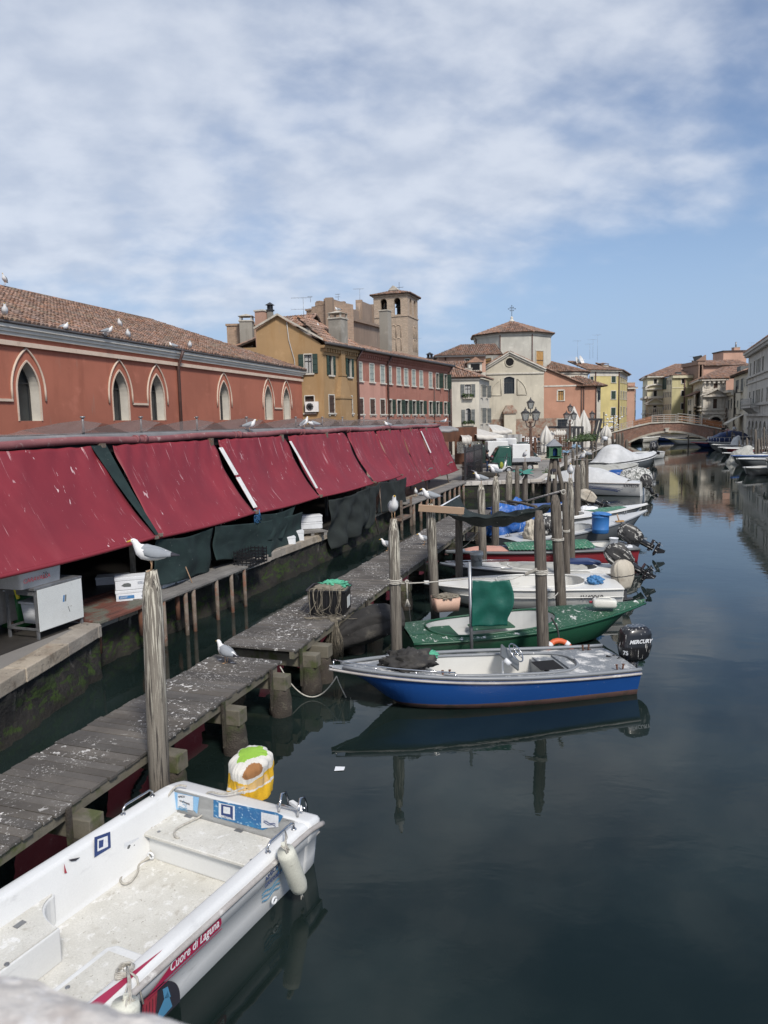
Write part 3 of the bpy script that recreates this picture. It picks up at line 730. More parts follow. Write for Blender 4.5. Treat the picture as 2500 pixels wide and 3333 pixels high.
def f(b):
 n=int(xj/.36)
 for i in range(n+1):b.b2(i*.36,i*.36+.16,-.26,0,zB-.42,zB-.18)
 b.b2(-.2,xj,-.32,0,zB-.18,zB);b.b2(0,xj,-.08,0,zB-.62,zB-.42)
B.part('cornice','pl_ochre',f)
B.part('gutter','gutter',lambda b:b.tube([(-.5,-.55,zB+.1),(xj+.2,-.55,zB+.1)],.1,8))
c1x=B.fw(2,848,700)[0];cbz=B.fw(2,855,1020)[1];cmz=B.fw(2,855,862)[1];cnz=B.fw(2,850,715)[1]
def f(b):
 b.b2(c1x-.85,c1x+.85,-.38,0,cbz,cmz-.06);b.b2(c1x-.92,c1x+.92,-.44,0,cmz-.06,cmz+.08)
 b.add([(c1x-.85,-.38,cmz+.08),(c1x+.85,-.38,cmz+.08),(c1x+.3,-.25,cnz),(c1x-.3,-.25,cnz),(c1x-.85,0,cmz+.08),(c1x+.85,0,cmz+.08),(c1x+.3,0,cnz),(c1x-.3,0,cnz)],[(0,1,2,3),(1,5,6,2),(4,0,3,7)],0)
 b.b2(c1x-.36,c1x+.36,-.3,0,cnz,cnz+.12);b.b2(c1x-.3,c1x+.3,-.25,0,cnz+.12,zB+.2)
 for i in range(5):b.b2(c1x-.8+i*.34,c1x-.6+i*.34,-.3,0,cbz-.25,cbz)
B.part('chimney_breast','pl_ochre',f)
chimney(B,c1x,.1,zB+.1,zB+2.0,1.0,['pl_peel','stone'],'pot')
pipe(B,[(xj-.05,-.5,zB),(xj-.05,-.12,zB-.6),(xj-.05,-.12,2)],.09)
C=Bld('brick_red_house','long two-tone brick red house with a pink patch and pale shutters',(b0.x,b0.y),(b1.x,b1.y))
up=C.row(2,[(960,992,604,735),(1040,1075,620,748),(1114,1145,635,755),(1162,1190,645,762),(1226,1252,655,770),(1276,1301,665,776),(1328,1352,672,782),(1379,1402,682,788),(1443,1465,693,795),(1490,1512,703,800),(1546,1566,712,806)])
lo=C.row(2,[(969,998,853,965),(1048,1078,863,970),(1117,1145,868,970),(1162,1198,872,970),(1226,1260,873,972),(1276,1310,877,970),(1328,1360,879,970),(1379,1408,882,972),(1443,1470,886,972),(1490,1516,888,974),(1548,1564,892,975)])
xp=C.fw(2,1150,800)[0];zp_=C.fw(2,1000,745)[1]
def f(b):
 b.T=Matrix.Translation((0,0,0));wall(b,C.L,zB,up+lo,x0=xj)
 b.quad((C.L,0,0),(C.L,9,0),(C.L,9,zB),(C.L,0,zB),0);b.add([(C.L,0,zB),(C.L,9,zB),(C.L,4.5,zB+1)],[(0,1,2)],0)
C.part('wall',['pl_brick','reveal'],f)
def f(b):
 ops=[(r[0],r[1],r[2],r[3])for r in lo if r[0]<xp-.5]+[(r[0],r[1],r[2],r[3])for r in up if r[0]<xp-.5]
 b.T=Matrix.Translation((0,-.006,0));wall(b,xp,zp_,[o for o in ops if o[1]+o[3]<zp_]+[(o[0],o[1],o[2],zp_-o[1]-.001)for o in ops if o[1]<zp_<o[1]+o[3]],x0=xj+.02,dep=.005)
C.part('pink_render',['pl_pink','pl_pink'],f)
for i,r in enumerate(up):C.win(r,shut='shut_pale' if i<9 else 'shut_green',smode='closed' if i<9 else 'half',sur=.1)
for i,r in enumerate(lo):C.win(r,shut='shut_brown' if i<3 else 'shut_green',smode='closed' if i<3 else 'half',sr=1.0 if i<3 else .62,sur=.1,sill=2)
def f(b):
 n=int((C.L-xj)/.36)
 for i in range(n+1):b.b2(xj+i*.36,xj+i*.36+.16,-.26,0,zB-.42,zB-.18)
 b.b2(xj,C.L+.2,-.32,0,zB-.18,zB);b.b2(xj,C.L,-.08,0,zB-.62,zB-.42)
C.part('cornice','pl_brick',f)
C.part('gutter','gutter',lambda b:b.tube([(xj+.2,-.58,zB+.08),(C.L+.4,-.58,zB+.08)],.1,8))
for px,pt in((1157,560),(1572,660)):
 x_=C.fw(2,px,pt+40)[0];pipe(C,[(x_,-.5,zB),(x_,-.12,zB-.6),(x_,-.12,2)],.08)
x_=C.fw(2,1475,850)[0];pipe(C,[(x_,-.1,zB-1.2),(x_,-.1,2)],.04)
pipe(C,[(xj,-.2,5.2),(C.L,-.2,5.0)],.03,'railw','cable');pipe(C,[(xj,-.15,4.6),(C.L,-.15,4.5)],.03,'railw','cable')
# things behind the roofs
def vb(name,label,cat,px0,px1,pt,Y,dep,mats,rz=0.0,zb=0.0,top=None):
 """upright block seen between two pixel columns at distance Y"""
 p=D(px0,pt,Y);q=D(px1,pt,Y)
 return Bld(name,label,(p.x,p.y),(q.x,q.y),cat),p.z
def blk(b,x0,x1,y0,y1,z0,z1,m=0):b.b2(x0,x1,y0,y1,z0,z1,m)
x0,y0=zp(2,78,375);x1,_=zp(2,280,375)
G,zt=vb('brick_outbuilding','brick building with an arched opening rising behind the red hall roof','building',x0,x1,y0,58,5,None)
def f(b):
 wall(b,G.L,zt,[(G.L*.2,zt-6,G.L*.42,2.3,'a')],dep=.5);b.quad((0,0,0),(0,6,0),(0,6,zt),(0,0,zt));b.quad((G.L,0,0),(G.L,6,0),(G.L,6,zt),(G.L,0,zt));b.quad((0,0,zt),(G.L,0,zt),(G.L,6,zt),(0,6,zt));b.b2(-.08,G.L+.08,-.08,.4,zt,zt+.15)
G.part('wall',['brick','brick'],f);G.part('opening','void',lambda b:b.quad((0,.6,zt-6.5),(G.L,.6,zt-6.5),(G.L,.6,zt-3),(0,.6,zt-3)))
x_,z_=G.fw(2,220,320);chimney(G,x_,-.5,5,z_-.4,.95,['pl_peel','stone'],'pot','peeling chimney with a pink lower half')
for(xc,yt,wpx,mats,cp)in((312,280,62,['pl_salmon','stone_w'],'flat'),(372,275,30,['pl_peel','iron'],'pot')):
 p=D(*zp(2,xc,yt),53.5);l=Mi@p;chimney(B,l.x,l.y,zB-1,l.z,wpx*.4822/2400*53.5,mats,cp)
x0,y0=zp(2,650,230);x1,_=zp(2,1070,230)
q0=D(x0,y0,62);q1=D(*zp(2,785,190),60.0);q2=D(*zp(2,1068,240),78.0)
H1=Bld('rooftop_ruin','ruined brick and grey plaster rooftop wall behind the ochre house',(q1.x,q1.y),(q2.x,q2.y))
hz=q1.z
def f(b):
 P=[(785,190),(872,218),(874,240),(978,278),(985,205),(1066,238)]
 loc=[H1.fw(2,*p)for p in P]
 xs=[H1.fw(2,785,300)[0]]
 pts=[(loc[0][0],loc[0][1]),(loc[1][0],loc[1][1]),(loc[2][0]+.01,loc[2][1]),(loc[3][0],loc[3][1]),(loc[4][0],loc[4][1]),(loc[5][0],loc[5][1])]
 b.prism([(pts[0][0],6)]+pts+[(pts[-1][0],6)],0,.4,0)
 for(xp_,zt_)in((pts[0][0]+.15,pts[0][1]),(pts[1][0],pts[1][1]),(pts[3][0],pts[3][1]+.1),(pts[4][0]+.1,pts[4][1]),(pts[5][0]-.15,pts[5][1])):b.b2(xp_-.22,xp_+.22,-.1,.5,8,zt_+.08,0)
 sx,sz=H1.fw(2,800,312);ex,ez=H1.fw(2,1130,470)
 b.add([(sx,-.5,6),(ex,-.5,6),(ex,-.5,ez+1.2),(sx,-.5,sz)],[(0,1,2,3)],0);b.beam((sx,-.6,sz),(ex,-.6,ez+1.2),.3,.25)
H1.part('wall','pl_ruin',f)
H1.T=Matrix.Rotation(PI,4,'Z')@Matrix.Rotation(R(0),4,'Z')
loc=H1.M.inverted()@D(*zp(2,615,262),61.5)
H1.T=Matrix.Translation((loc.x,loc.y,0))@Matrix.Rotation(math.atan2(-loc.y,-loc.x),4,'Z')
LL=math.hypot(loc.x,loc.y)
def f(b):
 z1=H1.fw(2,700,212)[1];z2=H1.fw(2,640,258)[1];xm=H1.fw(2,650,250)[0]
 b.b2(xm,LL-.1,.02,3,7,z1-.3);b.b2(xm+.4,LL-.1,0,3,z1-.3,z1);b.b2(0,xm,.02,3,7,z2)
 b.b2(-.06,xm,-.06,3.05,z2-.15,z2)
 for k in range(6):
  if xm+.9+k*.8<LL-.3:b.b2(xm+.5+k*.8,xm+.9+k*.8,0,.4,z1-.05,z1+.08+.1*(k%3))
H1.part('brick_wall','brick',f);H1.T=Matrix()
dp=B.M.inverted()@D(*zp(2,665,330),58)
def f(b):
 x,y,z=dp;b.prism([(x-1.3,z-2.2),(x+1.1,z-2.2),(x+1.1,z-.5),(x,z+.3),(x-1.3,z-.55)],y,y+2.5)
 b.b2(x-.5,x+.3,y-.05,y,z-1.8,z-.8,1)
B.part('dormer',['pl_peel','void'],f)
def f(b):
 x,y,z=dp
 tiles(b,(x+1.4,y-.3,z-.7),(0,1,0),(-.8,0,.6),[(0,0),(3.4,0),(3.4,1.7),(0,1.7)],.25,.4,0,1,5);tiles(b,(x-1.5,y+3.1,z-.7),(0,-1,0),(.8,0,.6),[(0,0),(3.4,0),(3.4,1.7),(0,1.7)],.25,.4,0,1,6)
B.part('dormer_roof',['tile2','tilebase'],f)
tp=B.M.inverted()@D(*zp(2,1148,262),66);chimney(B,tp.x,tp.y,zB,tp.z-.2,.8,['pl_peel','stone'],'flat')
tp=B.M.inverted()@D(*zp(2,1450,575),72);chimney(B,tp.x,tp.y,zB,tp.z-.3,.45,['brick','iron'],'pot')
t0=D(*zp(2,1068,172),130);t1=D(*zp(2,1298,158),128)
TW=math.hypot(t1.x-t0.x,t1.y-t0.y)
T=Bld('bell_tower','square brick bell tower with arched belfry and tiled pyramid roof',(t0.x,t0.y),(t0.x+(t1.x-t0.x),t0.y+(t1.y-t0.y)),'bell tower')
tz=t0.z
def tw(b,Lw_):
 a1=T.row(2,[(1120,1166,192,300),(1202,1246,184,303)])
 w_=a1[0][2];hh=a1[0][3];g=(Lw_-2*w_)/3
 wall(b,Lw_,tz,[(g,a1[0][1],w_,hh,'a'),(2*g+w_,a1[0][1],w_,hh,'a')],dep=.6)
 zc1=T.fw(2,1180,308)[1];b.b2(-.06,Lw_+.06,-.12,0,zc1-.2,zc1)
 b.b2(-.15,Lw_+.15,-.2,0,tz-.3,tz)
 for z2 in(T.fw(2,1226,366)[1],T.fw(2,1226,455)[1]):
  for x in(Lw_*.58,Lw_*.72)if Lw_==TW else(Lw_*.3,Lw_*.6):
   P=[(x-.45,z2-2.2)]+[(x+px,z2-.5+pz)for px,pz in archpts(.9,'a',8)]+[(x+.45,z2-2.2)]
   b.tube([(px,-.02,pz)for px,pz in P],.09,4)
def f(b):
 base=Matrix()
 for k,(tx,ty,rz)in enumerate(((0,0,0),(TW,0,PI/2),(TW,TW,PI),(0,TW,-PI/2))):
  b.T=Tz(tx,ty,0,rz);tw(b,TW)
T.part('shaft',['brick_pale','brick_pale'],f)
def f(b):
 a1=T.row(2,[(1120,1166,192,300),(1202,1246,184,303)])
 b.b2(.7,TW-.7,.7,TW-.7,a1[0][1]-1,a1[0][1]+.02)
T.part('belfry_floor','void',f)
def f(b):
 h=T.fw(2,1207,115)[1]-tz
 hip(b,0,TW,0,TW,tz+.02,h,.35,.6,seed=21,ov=.5)
T.part('roof',['tile','tilebase'],f)
def f(b):
 x,y,z=TW/2,TW/2-.6,T.fw(2,1190,118)[1]
 b.b2(x-.7,x+.7,y-.8,y+.8,z-1.2,z-.1,0);b.prism([(x-.9,z-.1),(x+.9,z-.1),(x,z+.7)],y-.9,y+.9,0)
T.part('lantern',['stone'],f)
def f(b):
 x,z=T.fw(2,1205,58);b.cyl((x,TW/2,z-3.4),(x,TW/2,z),.035,.03,6);b.beam((x-.7,TW/2,z-.9),(x+.7,TW/2,z-.9),.05,.05)
 for s_ in(-.8,.8):b.lathe((x+s_*.87,TW/2,z-.9),[(0.001,-.07),(.07,0),(.001,.07)],6)
T.part('cross','iron',f)
def f(b):
 for k in(0,1):
  a1=T.row(2,[(1120,1166,192,300),(1202,1246,184,303)])
  x=a1[k][0]+a1[k][2]/2;z=a1[k][1];b.lathe((x,2.2,z+1.5),[(.9,0),(.75,.2),(.55,.9),(.35,1.2),(.05,1.3)],12);b.beam((x-1.4,1.8,z+2.9),(x+1.4,1.8,z+2.9),.2,.2)
T.part('bell','iron',f)
def Da(k,x,y,Y,h,label,n=2):
 p=D(*zp(k,x,y),Y);antenna(p.x,p.y,p.z,h,label,n)
Da(2,600,350,57,1.85,'tall roof antenna with two long crossbars above the ochre gable',2)
Da(2,645,215,61,.45,'small tangled antenna on the ruined brick wall',1)
Da(2,832,200,66,.5,'small antenna above the grey ruined parapet',2)
Da(2,978,210,72,1.2,'thin mast antenna between the ruin and the bell tower',1)
Da(2,1366,570,110,2.4,'bare mast just right of the bell tower',1)
Da(3,1327,520,128,3.1,'single-arm mast above the apse roof, leftmost of the four',1)
Da(3,1437,525,130,2.7,'mast with one long arm beside the satellite dishes',1)
Da(3,1465,510,131,3.2,'mast with a forked top, third from the left above the yellow house',1)
Da(3,1505,540,131,4.6,'tallest bare mast above the yellow house roof',1)
Da(10,762,400,168,2.0,'ladder-shaped antenna left of the pedimented palazzo',2)
Da(10,1462,210,138,1.2,'antenna on the right palazzo roof corner',2)
# church group
def pt(k,x,y,Y):return D(*zp(k,x,y),Y)
Yc=120
c0=pt(3,500,600,Yc);c1=pt(3,1025,605,Yc)
K=Bld('church','cream church with octagonal drum, gabled front and terracotta coloured side wing',(c0.x,c0.y),(c1.x,c0.y),'church')
F=K.fw
bz=F(3,800,1060)[1]
def f(b):
 apx=F(3,712,462);zl=F(3,600,655)[1];w3=[F(3,662,835),F(3,762,675)]
 wall(b,K.L,zl,[(w3[0][0],w3[0][1],w3[1][0]-w3[0][0],w3[1][1]-w3[0][1],'g')],z0=bz,dep=.3)
 oc=F(3,716,549)
 b.add([(0,0,zl),(K.L,0,zl),(K.L,0,F(3,1025,612)[1]),(apx[0],0,apx[1]),(0,0,F(3,500,600)[1])],[(0,1,2,3,4)])
 b.quad((0,0,0),(0,12,0),(0,12,zl+2),(0,0,zl+2))
 sl=F(3,440,630);b.add([(sl[0],.3,0),(0,.3,0),(0,.3,F(3,500,592)[1]),(sl[0],.3,sl[1])],[(0,1,2,3)])
 for sgn in(-1,1):
  cxm=(F(3,712,800)[0]);r_=(F(3,870,830)[0]-F(3,555,830)[0])/2;zb_=F(3,600,848)[1];xi=F(3,640,800)[0]if sgn<0 else F(3,783,800)[0]
  P=[]
  for i in range(10):
   a=i/9*math.acos(min(1,abs(xi-cxm)/r_));P.append((cxm+sgn*r_*math.cos(a),-.03,zb_+r_*math.sin(a)))
  P=[(xi,-.03,zb_)]+P+[(xi,-.03,zb_)]
  b.tube(P,.09,5)
K.part('front_wall',['pl_cream','reveal'],f)
w3=[F(3,662,835),F(3,762,675)]
K.win((w3[0][0],w3[0][1],w3[1][0]-w3[0][0],w3[1][1]-w3[0][1]),'g','tr',sur=.12,sill=0,bars=3,dep=.3)
def f(b):
 oc=F(3,716,549);r_=.72
 b.rings([[(oc[0]+r_*math.cos(i*PI/10),-.02,oc[1]+r_*math.sin(i*PI/10))for i in range(20)],[(oc[0]+.02*math.cos(i*PI/10),-.021,oc[1]+.02*math.sin(i*PI/10))for i in range(20)]],0,cap=False)
 b.tube([(oc[0]+r_*math.cos(i*PI/10),-.04,oc[1]+r_*math.sin(i*PI/10))for i in range(21)],.1,5,1,cap=False)
K.part('oculus',['void','pl_cream'],f)
def f(b):
 L_=F(3,488,598);A_=F(3,712,460);R_=F(3,1040,612)
 for dz_,pr,th_ in((0,.5,.2),(-.3,.3,.22)):
  b.beam((L_[0],-pr/2,L_[1]+dz_),(A_[0],-pr/2,A_[1]+dz_),pr,th_);b.beam((A_[0],-pr/2,A_[1]+dz_),(R_[0],-pr/2,R_[1]+dz_),pr,th_)
 s0=F(3,437,632);b.beam((s0[0],.1,s0[1]),(L_[0],.1,L_[1]),.5,.25)
K.part('cornice','stone_w',f);K.part('string_course','stone_w',lambda b:b.b2(0,K.L,-.18,0,F(3,600,655)[1]-.1,F(3,600,655)[1]+.12))
def f(b):
 A_=F(3,712,455);L_=F(3,488,593);R_=F(3,1040,607);h=A_[1]-R_[1];q=R_[0]-A_[0];sl=math.hypot(h,q)
 tiles(b,(R_[0]+.1,-.3,R_[1]),(0,1,0),(-q/sl,0,h/sl),[(0,0),(9,0),(9,sl),(0,sl)],.3,.5,0,1,31)
 h=A_[1]-L_[1];q=A_[0]-L_[0];sl=math.hypot(h,q)
 tiles(b,(L_[0]-.1,9,L_[1]),(0,-1,0),(q/sl,0,h/sl),[(0,0),(9.3,0),(9.3,sl),(0,sl)],.3,.5,0,1,32)
K.part('nave_roof',['tile2','tilebase'],f)
def f(b):
 xe=F(3,1490,1100)[0];xs=F(3,535,1100)[0]
 wall(b,xe,bz,[(F(3,1142,1100)[0],F(3,1170,1150)[1],2.2,bz-F(3,1170,1150)[1]-.15)],m=0,mr=0,x0=0)
 b.quad((xs-3,.05,0),(0,.05,0),(0,.05,bz),(xs-3,.05,bz))
K.part('brick_base','brick_old',f)
K.win((F(3,1142,1100)[0],F(3,1170,1150)[1],2.2,bz-F(3,1170,1150)[1]-.15),bars=2,sur=.1)
def f(b):
 xa,xb=F(3,658,1100)[0],F(3,762,1100)[0];zt_=F(3,710,1012)[1]
 b.b2(xa,xb,-1.0,0,0,zt_,0);b.b2(xa-.2,xb+.2,-1.2,0,zt_,zt_+.3,1)
 m_=(xa+xb)/2;b.add([(xa-.2,-1.2,zt_+.3),(xb+.2,-1.2,zt_+.3),(m_+.5,-.7,zt_+1.3),(m_-.5,-.7,zt_+1.3),(xa-.2,0,zt_+.3),(xb+.2,0,zt_+.3),(m_+.5,0,zt_+1.3),(m_-.5,0,zt_+1.3)],[(0,1,2,3),(1,5,6,2),(4,0,3,7),(3,2,6,7)],1)
K.part('buttress',['pl_cream','brick_old'],f)
def f(b):
 x1_,z1_=F(3,1372,745);xe=F(3,1490,800)[0];z0_=F(3,1030,608)[1];zm=F(3,1100,765)[1]
 wo=[F(3,1145,895),F(3,1208,800)]
 wall(b,x1_,zm,[(wo[0][0],wo[0][1],wo[1][0]-wo[0][0],wo[1][1]-wo[0][1])],z0=bz,x0=K.L,m=0)
 b.add([(K.L,0,zm),(x1_,0,zm),(x1_,0,z1_),(K.L,0,z0_)],[(0,1,2,3)])
 ze=F(3,1440,765)[1];wall(b,xe,ze,[],z0=bz,x0=x1_)
 b.b2(K.L,x1_,-.08,0,zm-.1,zm+.12,1)
K.part('side_wing',['pl_orange','stone_w'],f)
wo=[F(3,1145,895),F(3,1208,800)]
K.win((wo[0][0],wo[0][1],wo[1][0]-wo[0][0],wo[1][1]-wo[0][1]),sur=.2,sill=1,bars=2,pane='board')
xe=F(3,1490,800)[0];ze=F(3,1440,765)[1]
def f(b):
 e2=F(3,1555,800)[0];b.quad((xe,0,0),(e2,1.2,0),(e2,1.2,ze),(xe,0,ze));b.quad((e2,1.2,0),(e2,8,0),(e2,8,ze),(e2,1.2,ze))
 wn=F(3,1525,850)[0];b.b2(wn-.12,wn+.25,.35,.75,F(3,1525,890)[1],F(3,1525,805)[1],1)
K.part('apse_wall',['pl_white','glass'],f)
def f(b):
 x1_,z1_=F(3,1372,745);e2=F(3,1555,800)[0];h=1.9;q=4.5;sl=math.hypot(h,q);L_=e2-x1_+1.6
 tiles(b,(x1_-1.0,-.5,ze),(1,0,0),(0,q/sl,h/sl),[(0,0),(L_,0),(L_*.3,sl),(0,sl)],.3,.5,0,1,34)
 tiles(b,(e2+.7,-.2,ze),(0,1,0),(-q/sl,0,h/sl),[(0,0),(8,0),(4,sl)],.3,.5,0,1,35)
 R_=F(3,1030,603);q=x1_-R_[0];h=R_[1]-z1_;sl=math.hypot(h,q)
 tiles(b,(x1_+.1,-.35,z1_),(0,1,0),(-q/sl,0,h/sl),[(0,0),(5,0),(5,sl),(0,sl)],.3,.5,0,1,36)
K.part('wing_roof',['tile','tilebase'],f)
for(xx,yt)in((1363,750),(1383,760),(1494,765)):
 x_,z_=F(3,xx,yt);pipe(K,[(x_,-.12,z_),(x_,-.12,1.2)],.09)
dc=Vector((F(3,797,600)[0]*1.07+.2,9.5,0));DR=6.75
zd1=F(3,797,318)[1];zd1=zd1+(zd1-5)*.075;zda=F(3,805,182)[1];zda+=(zda-5)*.08
def octp(r_,z):return[(dc.x+r_*math.cos(R(-26+45*i)),dc.y+r_*math.sin(R(-26+45*i)),z)for i in range(8)]
def f(b):
 b.rings([octp(DR,6),octp(DR,zd1)],0,sm=False,cap=False)
 b.rings([octp(DR+.12,zd1-.5),octp(DR+.12,zd1-.1),octp(DR+.45,zd1-.1),octp(DR+.45,zd1+.1)],0,sm=False,cap=False)
K.part('drum',['pl_drum'],f)
def f(b):
 for i in range(8):
  p=Vector(octp(DR+.65,zd1+.05)[i]);q=Vector(octp(DR+.65,zd1+.05)[(i+1)%8]);ap=Vector((dc.x,dc.y,zda));u=(q-p).normalized();m_=(p+q)/2;v=(ap-m_);l=v.length
  tiles(b,p,u,v.normalized(),[(0,0),((q-p).length,0),((q-p).length/2,l)],.33,.55,0,1,40+i)
  b.cyl(p,ap,.14,.14,6,0)
K.part('drum_roof',['tile2','tilebase'],f)
def f(b):
 x,y=dc.x,dc.y;b.lathe((x,y,zda-.1),[(.6,0),(.35,.3),(.15,.5),(.28,.7),(.05,.95)],10,1)
 b.cyl((x,y,zda+.6),(x,y,zda+2.6),.05,.035,6)
 for(l,z)in((.6,2.1),(.28,2.35),(.28,1.8)):b.beam((x-l,y,zda+z),(x+l,y,zda+z),.06,.06)
 for(sx,z)in((.6,2.1),(-.6,2.1),(.28,2.35),(-.28,2.35),(.28,1.8),(-.28,1.8),(0,2.65)):b.lathe((x+sx,y,zda+z),[(.001,-.1),(.1,0),(.001,.1)],6)
K.part('cross',['iron','stone_w'],f)
def dwin(idx,frac,w_,z0,z1):
 p,q=[Vector(octp(DR,0)[i])for i in(idx,(idx+1)%8)];u=(q-p).normalized();c=p+(q-p)*frac
 M=Matrix.Translation((c.x,c.y,0))@Matrix.Rotation(math.atan2(u.y,u.x),4,'Z')
 b=MB();b.T=M;b.b2(-w_/2,w_/2,-.06,.02,z0,z1,0);b.b2(-w_/2-.15,-w_/2,-.12,.02,z0,z1+.15,1);b.b2(w_/2,w_/2+.15,-.12,.02,z0,z1+.15,1);b.b2(-w_/2,w_/2,-.12,.02,z1,z1+.15,1)
 b.beam((-w_/2,-.08,(z0+z1)/2),(w_/2,-.08,(z0+z1)/2),.05,.1,2)
 b.build('boarded_window',['board','pl_drum','shut_brown'],K.o)
zw1=F(3,980,452)[1];zw1+=(zw1-5)*.04;zw0=F(3,980,600)[1]
dwin(7,.38,1.9,zw0,zw1);dwin(5,.5,1.5,zw0+1.2,zw1-.9)
for i in(5,6,7):
 p=octp(DR+.08,0)[i];pipe(K,[(p[0],p[1],zd1-.3),(p[0],p[1],8)],.09)
cx_,_=F(3,1265,600);chz=F(3,1265,622)[1];cha=F(3,1150,492)[1]
def f(b):
 n=28;r_=4.1;c=Vector((cx_+.6,7.5,0))
 b.rings([[(c.x+r_*math.cos(2*PI*i/n),c.y+r_*math.sin(2*PI*i/n),z)for i in range(n)]for z in(4,chz)],0,cap=False)
 b.rings([[(c.x+(r_+.2)*math.cos(2*PI*i/n),c.y+(r_+.2)*math.sin(2*PI*i/n),z)for i in range(n)]for z in(chz-.35,chz)],0,cap=False)
 b.box((c.x-.7,c.y-r_-.02,chz-3),(2.2,.4,2.4),1)
K.part('round_chapel',['pl_white','void'],f)
def f(b):
 c=Vector((cx_+.6,7.5,chz));ap=Vector((cx_-3.0,8.5,cha+.2));n=12
 for i in range(n):
  a0_,a1_=2*PI*i/n,2*PI*(i+1)/n
  p=c+Vector((4.6*math.cos(a0_),4.6*math.sin(a0_),0));q=c+Vector((4.6*math.cos(a1_),4.6*math.sin(a1_),0));u=(q-p).normalized();v0=ap-p
  n_=u.cross(v0).normalized();v=n_.cross(u).normalized()
  if v.z<0:v=-v
  tiles(b,p,u,v,[(0,0),((q-p).length,0),(v0.dot(u),v0.dot(v))],.3,.5,0,1,60+i)
K.part('chapel_roof',['tile','tilebase'],f)
# white shuttered house
w0_,w1_=pt(3,175,700,88),pt(3,440,692,88)
Wh=Bld('white_house','small white house with slate grey shutters and flower boxes beside the church',(w0_.x,w0_.y),(w1_.x,w1_.y))
zw=w1_.z;ra=Wh.row(3,[(310,370,748,862)]);rb=Wh.row(3,[(315,370,962,1103)])
def f(b):
 wall(b,Wh.L,zw,[tuple(ra[0]),(*rb[0],'a')]);b.quad((0,0,0),(0,9,0),(0,9,zw),(0,0,zw))
Wh.part('wall',['pl_white','reveal'],f)
Wh.win(ra[0],shut='shut_grey',pane='curtain',sr=1.15);Wh.win(rb[0],'a',shut='shut_grey',style='cur',sr=1.15)
def flowerbox(bl,x0,x1,z):
 b=MB();b.T=bl.T.copy();b.b2(x0,x1,-.4,-.1,z-.25,z-.02);bx=b.build('planter','stone',bl.o)
 b=MB();b.T=bl.T.copy()
 for i in range(160):
  p=Vector((rnd.uniform(x0-.1,x1+.1),rnd.uniform(-.5,-.05),z+rnd.uniform(-.1,.28)+.1*rnd.random()));a=Vector((rnd.uniform(-1,1),rnd.uniform(-1,1),rnd.uniform(-1,1))).normalized()*.12;c=Vector((rnd.uniform(-1,1),rnd.uniform(-1,1),rnd.uniform(-.5,1))).normalized()*.07
  b.add([p-a,p+c,p+a,p-c],[(0,1,2,3)])
 b.build('leaves','leaf',bx)
flowerbox(Wh,ra[0][0]-.2,ra[0][0]+ra[0][2]+.2,ra[0][1]);flowerbox(Wh,rb[0][0]-.3,rb[0][0]+rb[0][2]+.3,rb[0][1])
w2_=pt(3,533,705,94.5)
l2=Wh.M.inverted()@w2_
Wh.T=Matrix.Translation((Wh.L,0,0))@Matrix.Rotation(math.atan2(l2.y,l2.x-Wh.L),4,'Z');SL=math.hypot(l2.x-Wh.L,l2.y)
sw=[r for r in[(SL*.13,ra[0][1],.95,ra[0][3]),(SL*.63,ra[0][1],.95,ra[0][3]),(SL*.13,rb[0][1],.95,rb[0][3]),(SL*.63,rb[0][1],.95,rb[0][3])]]
Wh.part('side_wall',['pl_white','reveal'],lambda b:wall(b,SL,zw,sw))
for r in sw:Wh.win(r,shut='shut_grey',smode='half',sill=2)
Wh.T=Matrix()
def f(b):
 hh=Wh.fw(3,230,600)[1]+.4-zw;q=4.3;sl=math.hypot(hh,q)
 tiles(b,(-.2,-.4,zw+.1),(1,0,0),(0,q/sl,hh/sl),[(0,0),(Wh.L+.6,0),(Wh.L-3.4,sl),(0,sl)],.27,.45,0,1,71)
 tiles(b,(Wh.L+.4,-.4,zw+.1),((l2.x-Wh.L)/SL,l2.y/SL,0),Vector((-l2.y/SL,(l2.x-Wh.L)/SL,hh/q)),[(0,0),(SL+.5,0),(SL-2,sl),(3.6,sl)],.27,.45,0,1,72)
Wh.part('roof',['tile2','tilebase'],f)
Wh.part('eaves','stone_w',lambda b:(b.b2(0,Wh.L+.1,-.2,0,zw-.2,zw+.02),))
pipe(Wh,[(.15,-.1,zw),(.15,-.1,1)],.09)
o0,o1=pt(3,75,500,112),pt(3,500,490,112)
O_=Bld('orange_house','orange house with one green window behind the white shuttered house',(o0.x,o0.y),(o1.x,o1.y))
ow=O_.row(3,[(312,358,518,548)])[0];zo=o0.z
def f(b):wall(b,O_.L,zo,[tuple(ow)]);b.quad((0,0,0),(0,10,0),(0,10,zo),(0,0,zo))
O_.part('wall',['pl_salmon','reveal'],f);O_.win(ow,shut='shut_green',smode='closed',sur=.15)
def f(b):
 hh=O_.fw(3,365,398)[1]-zo+.6;q=6.5;sl=math.hypot(hh,q);l_=O_.fw(3,350,400)[0]
 tiles(b,(-.5,-.5,zo+.1),(1,0,0),(0,q/sl,hh/sl),[(0,0),(O_.L+3,0),(O_.L+3,sl),(l_,sl)],.3,.5,0,1,75);tiles(b,(-.5,12.5,zo+.1),(0,-1,0),(q/sl,0,hh/sl),[(0,0),(13,0),(6.5,sl)],.3,.5,0,1,76)
O_.part('roof',['tile','tilebase'],f);O_.part('gutter','gutter',lambda b:b.b2(-.6,O_.L,-.62,-.45,zo-.15,zo+.08))
x_=O_.fw(3,138,520)[0];pipe(O_,[(x_,-.1,zo),(x_,-.1,zo-4)],.1)
o0,o1=pt(3,150,620,101),pt(3,500,640,101)
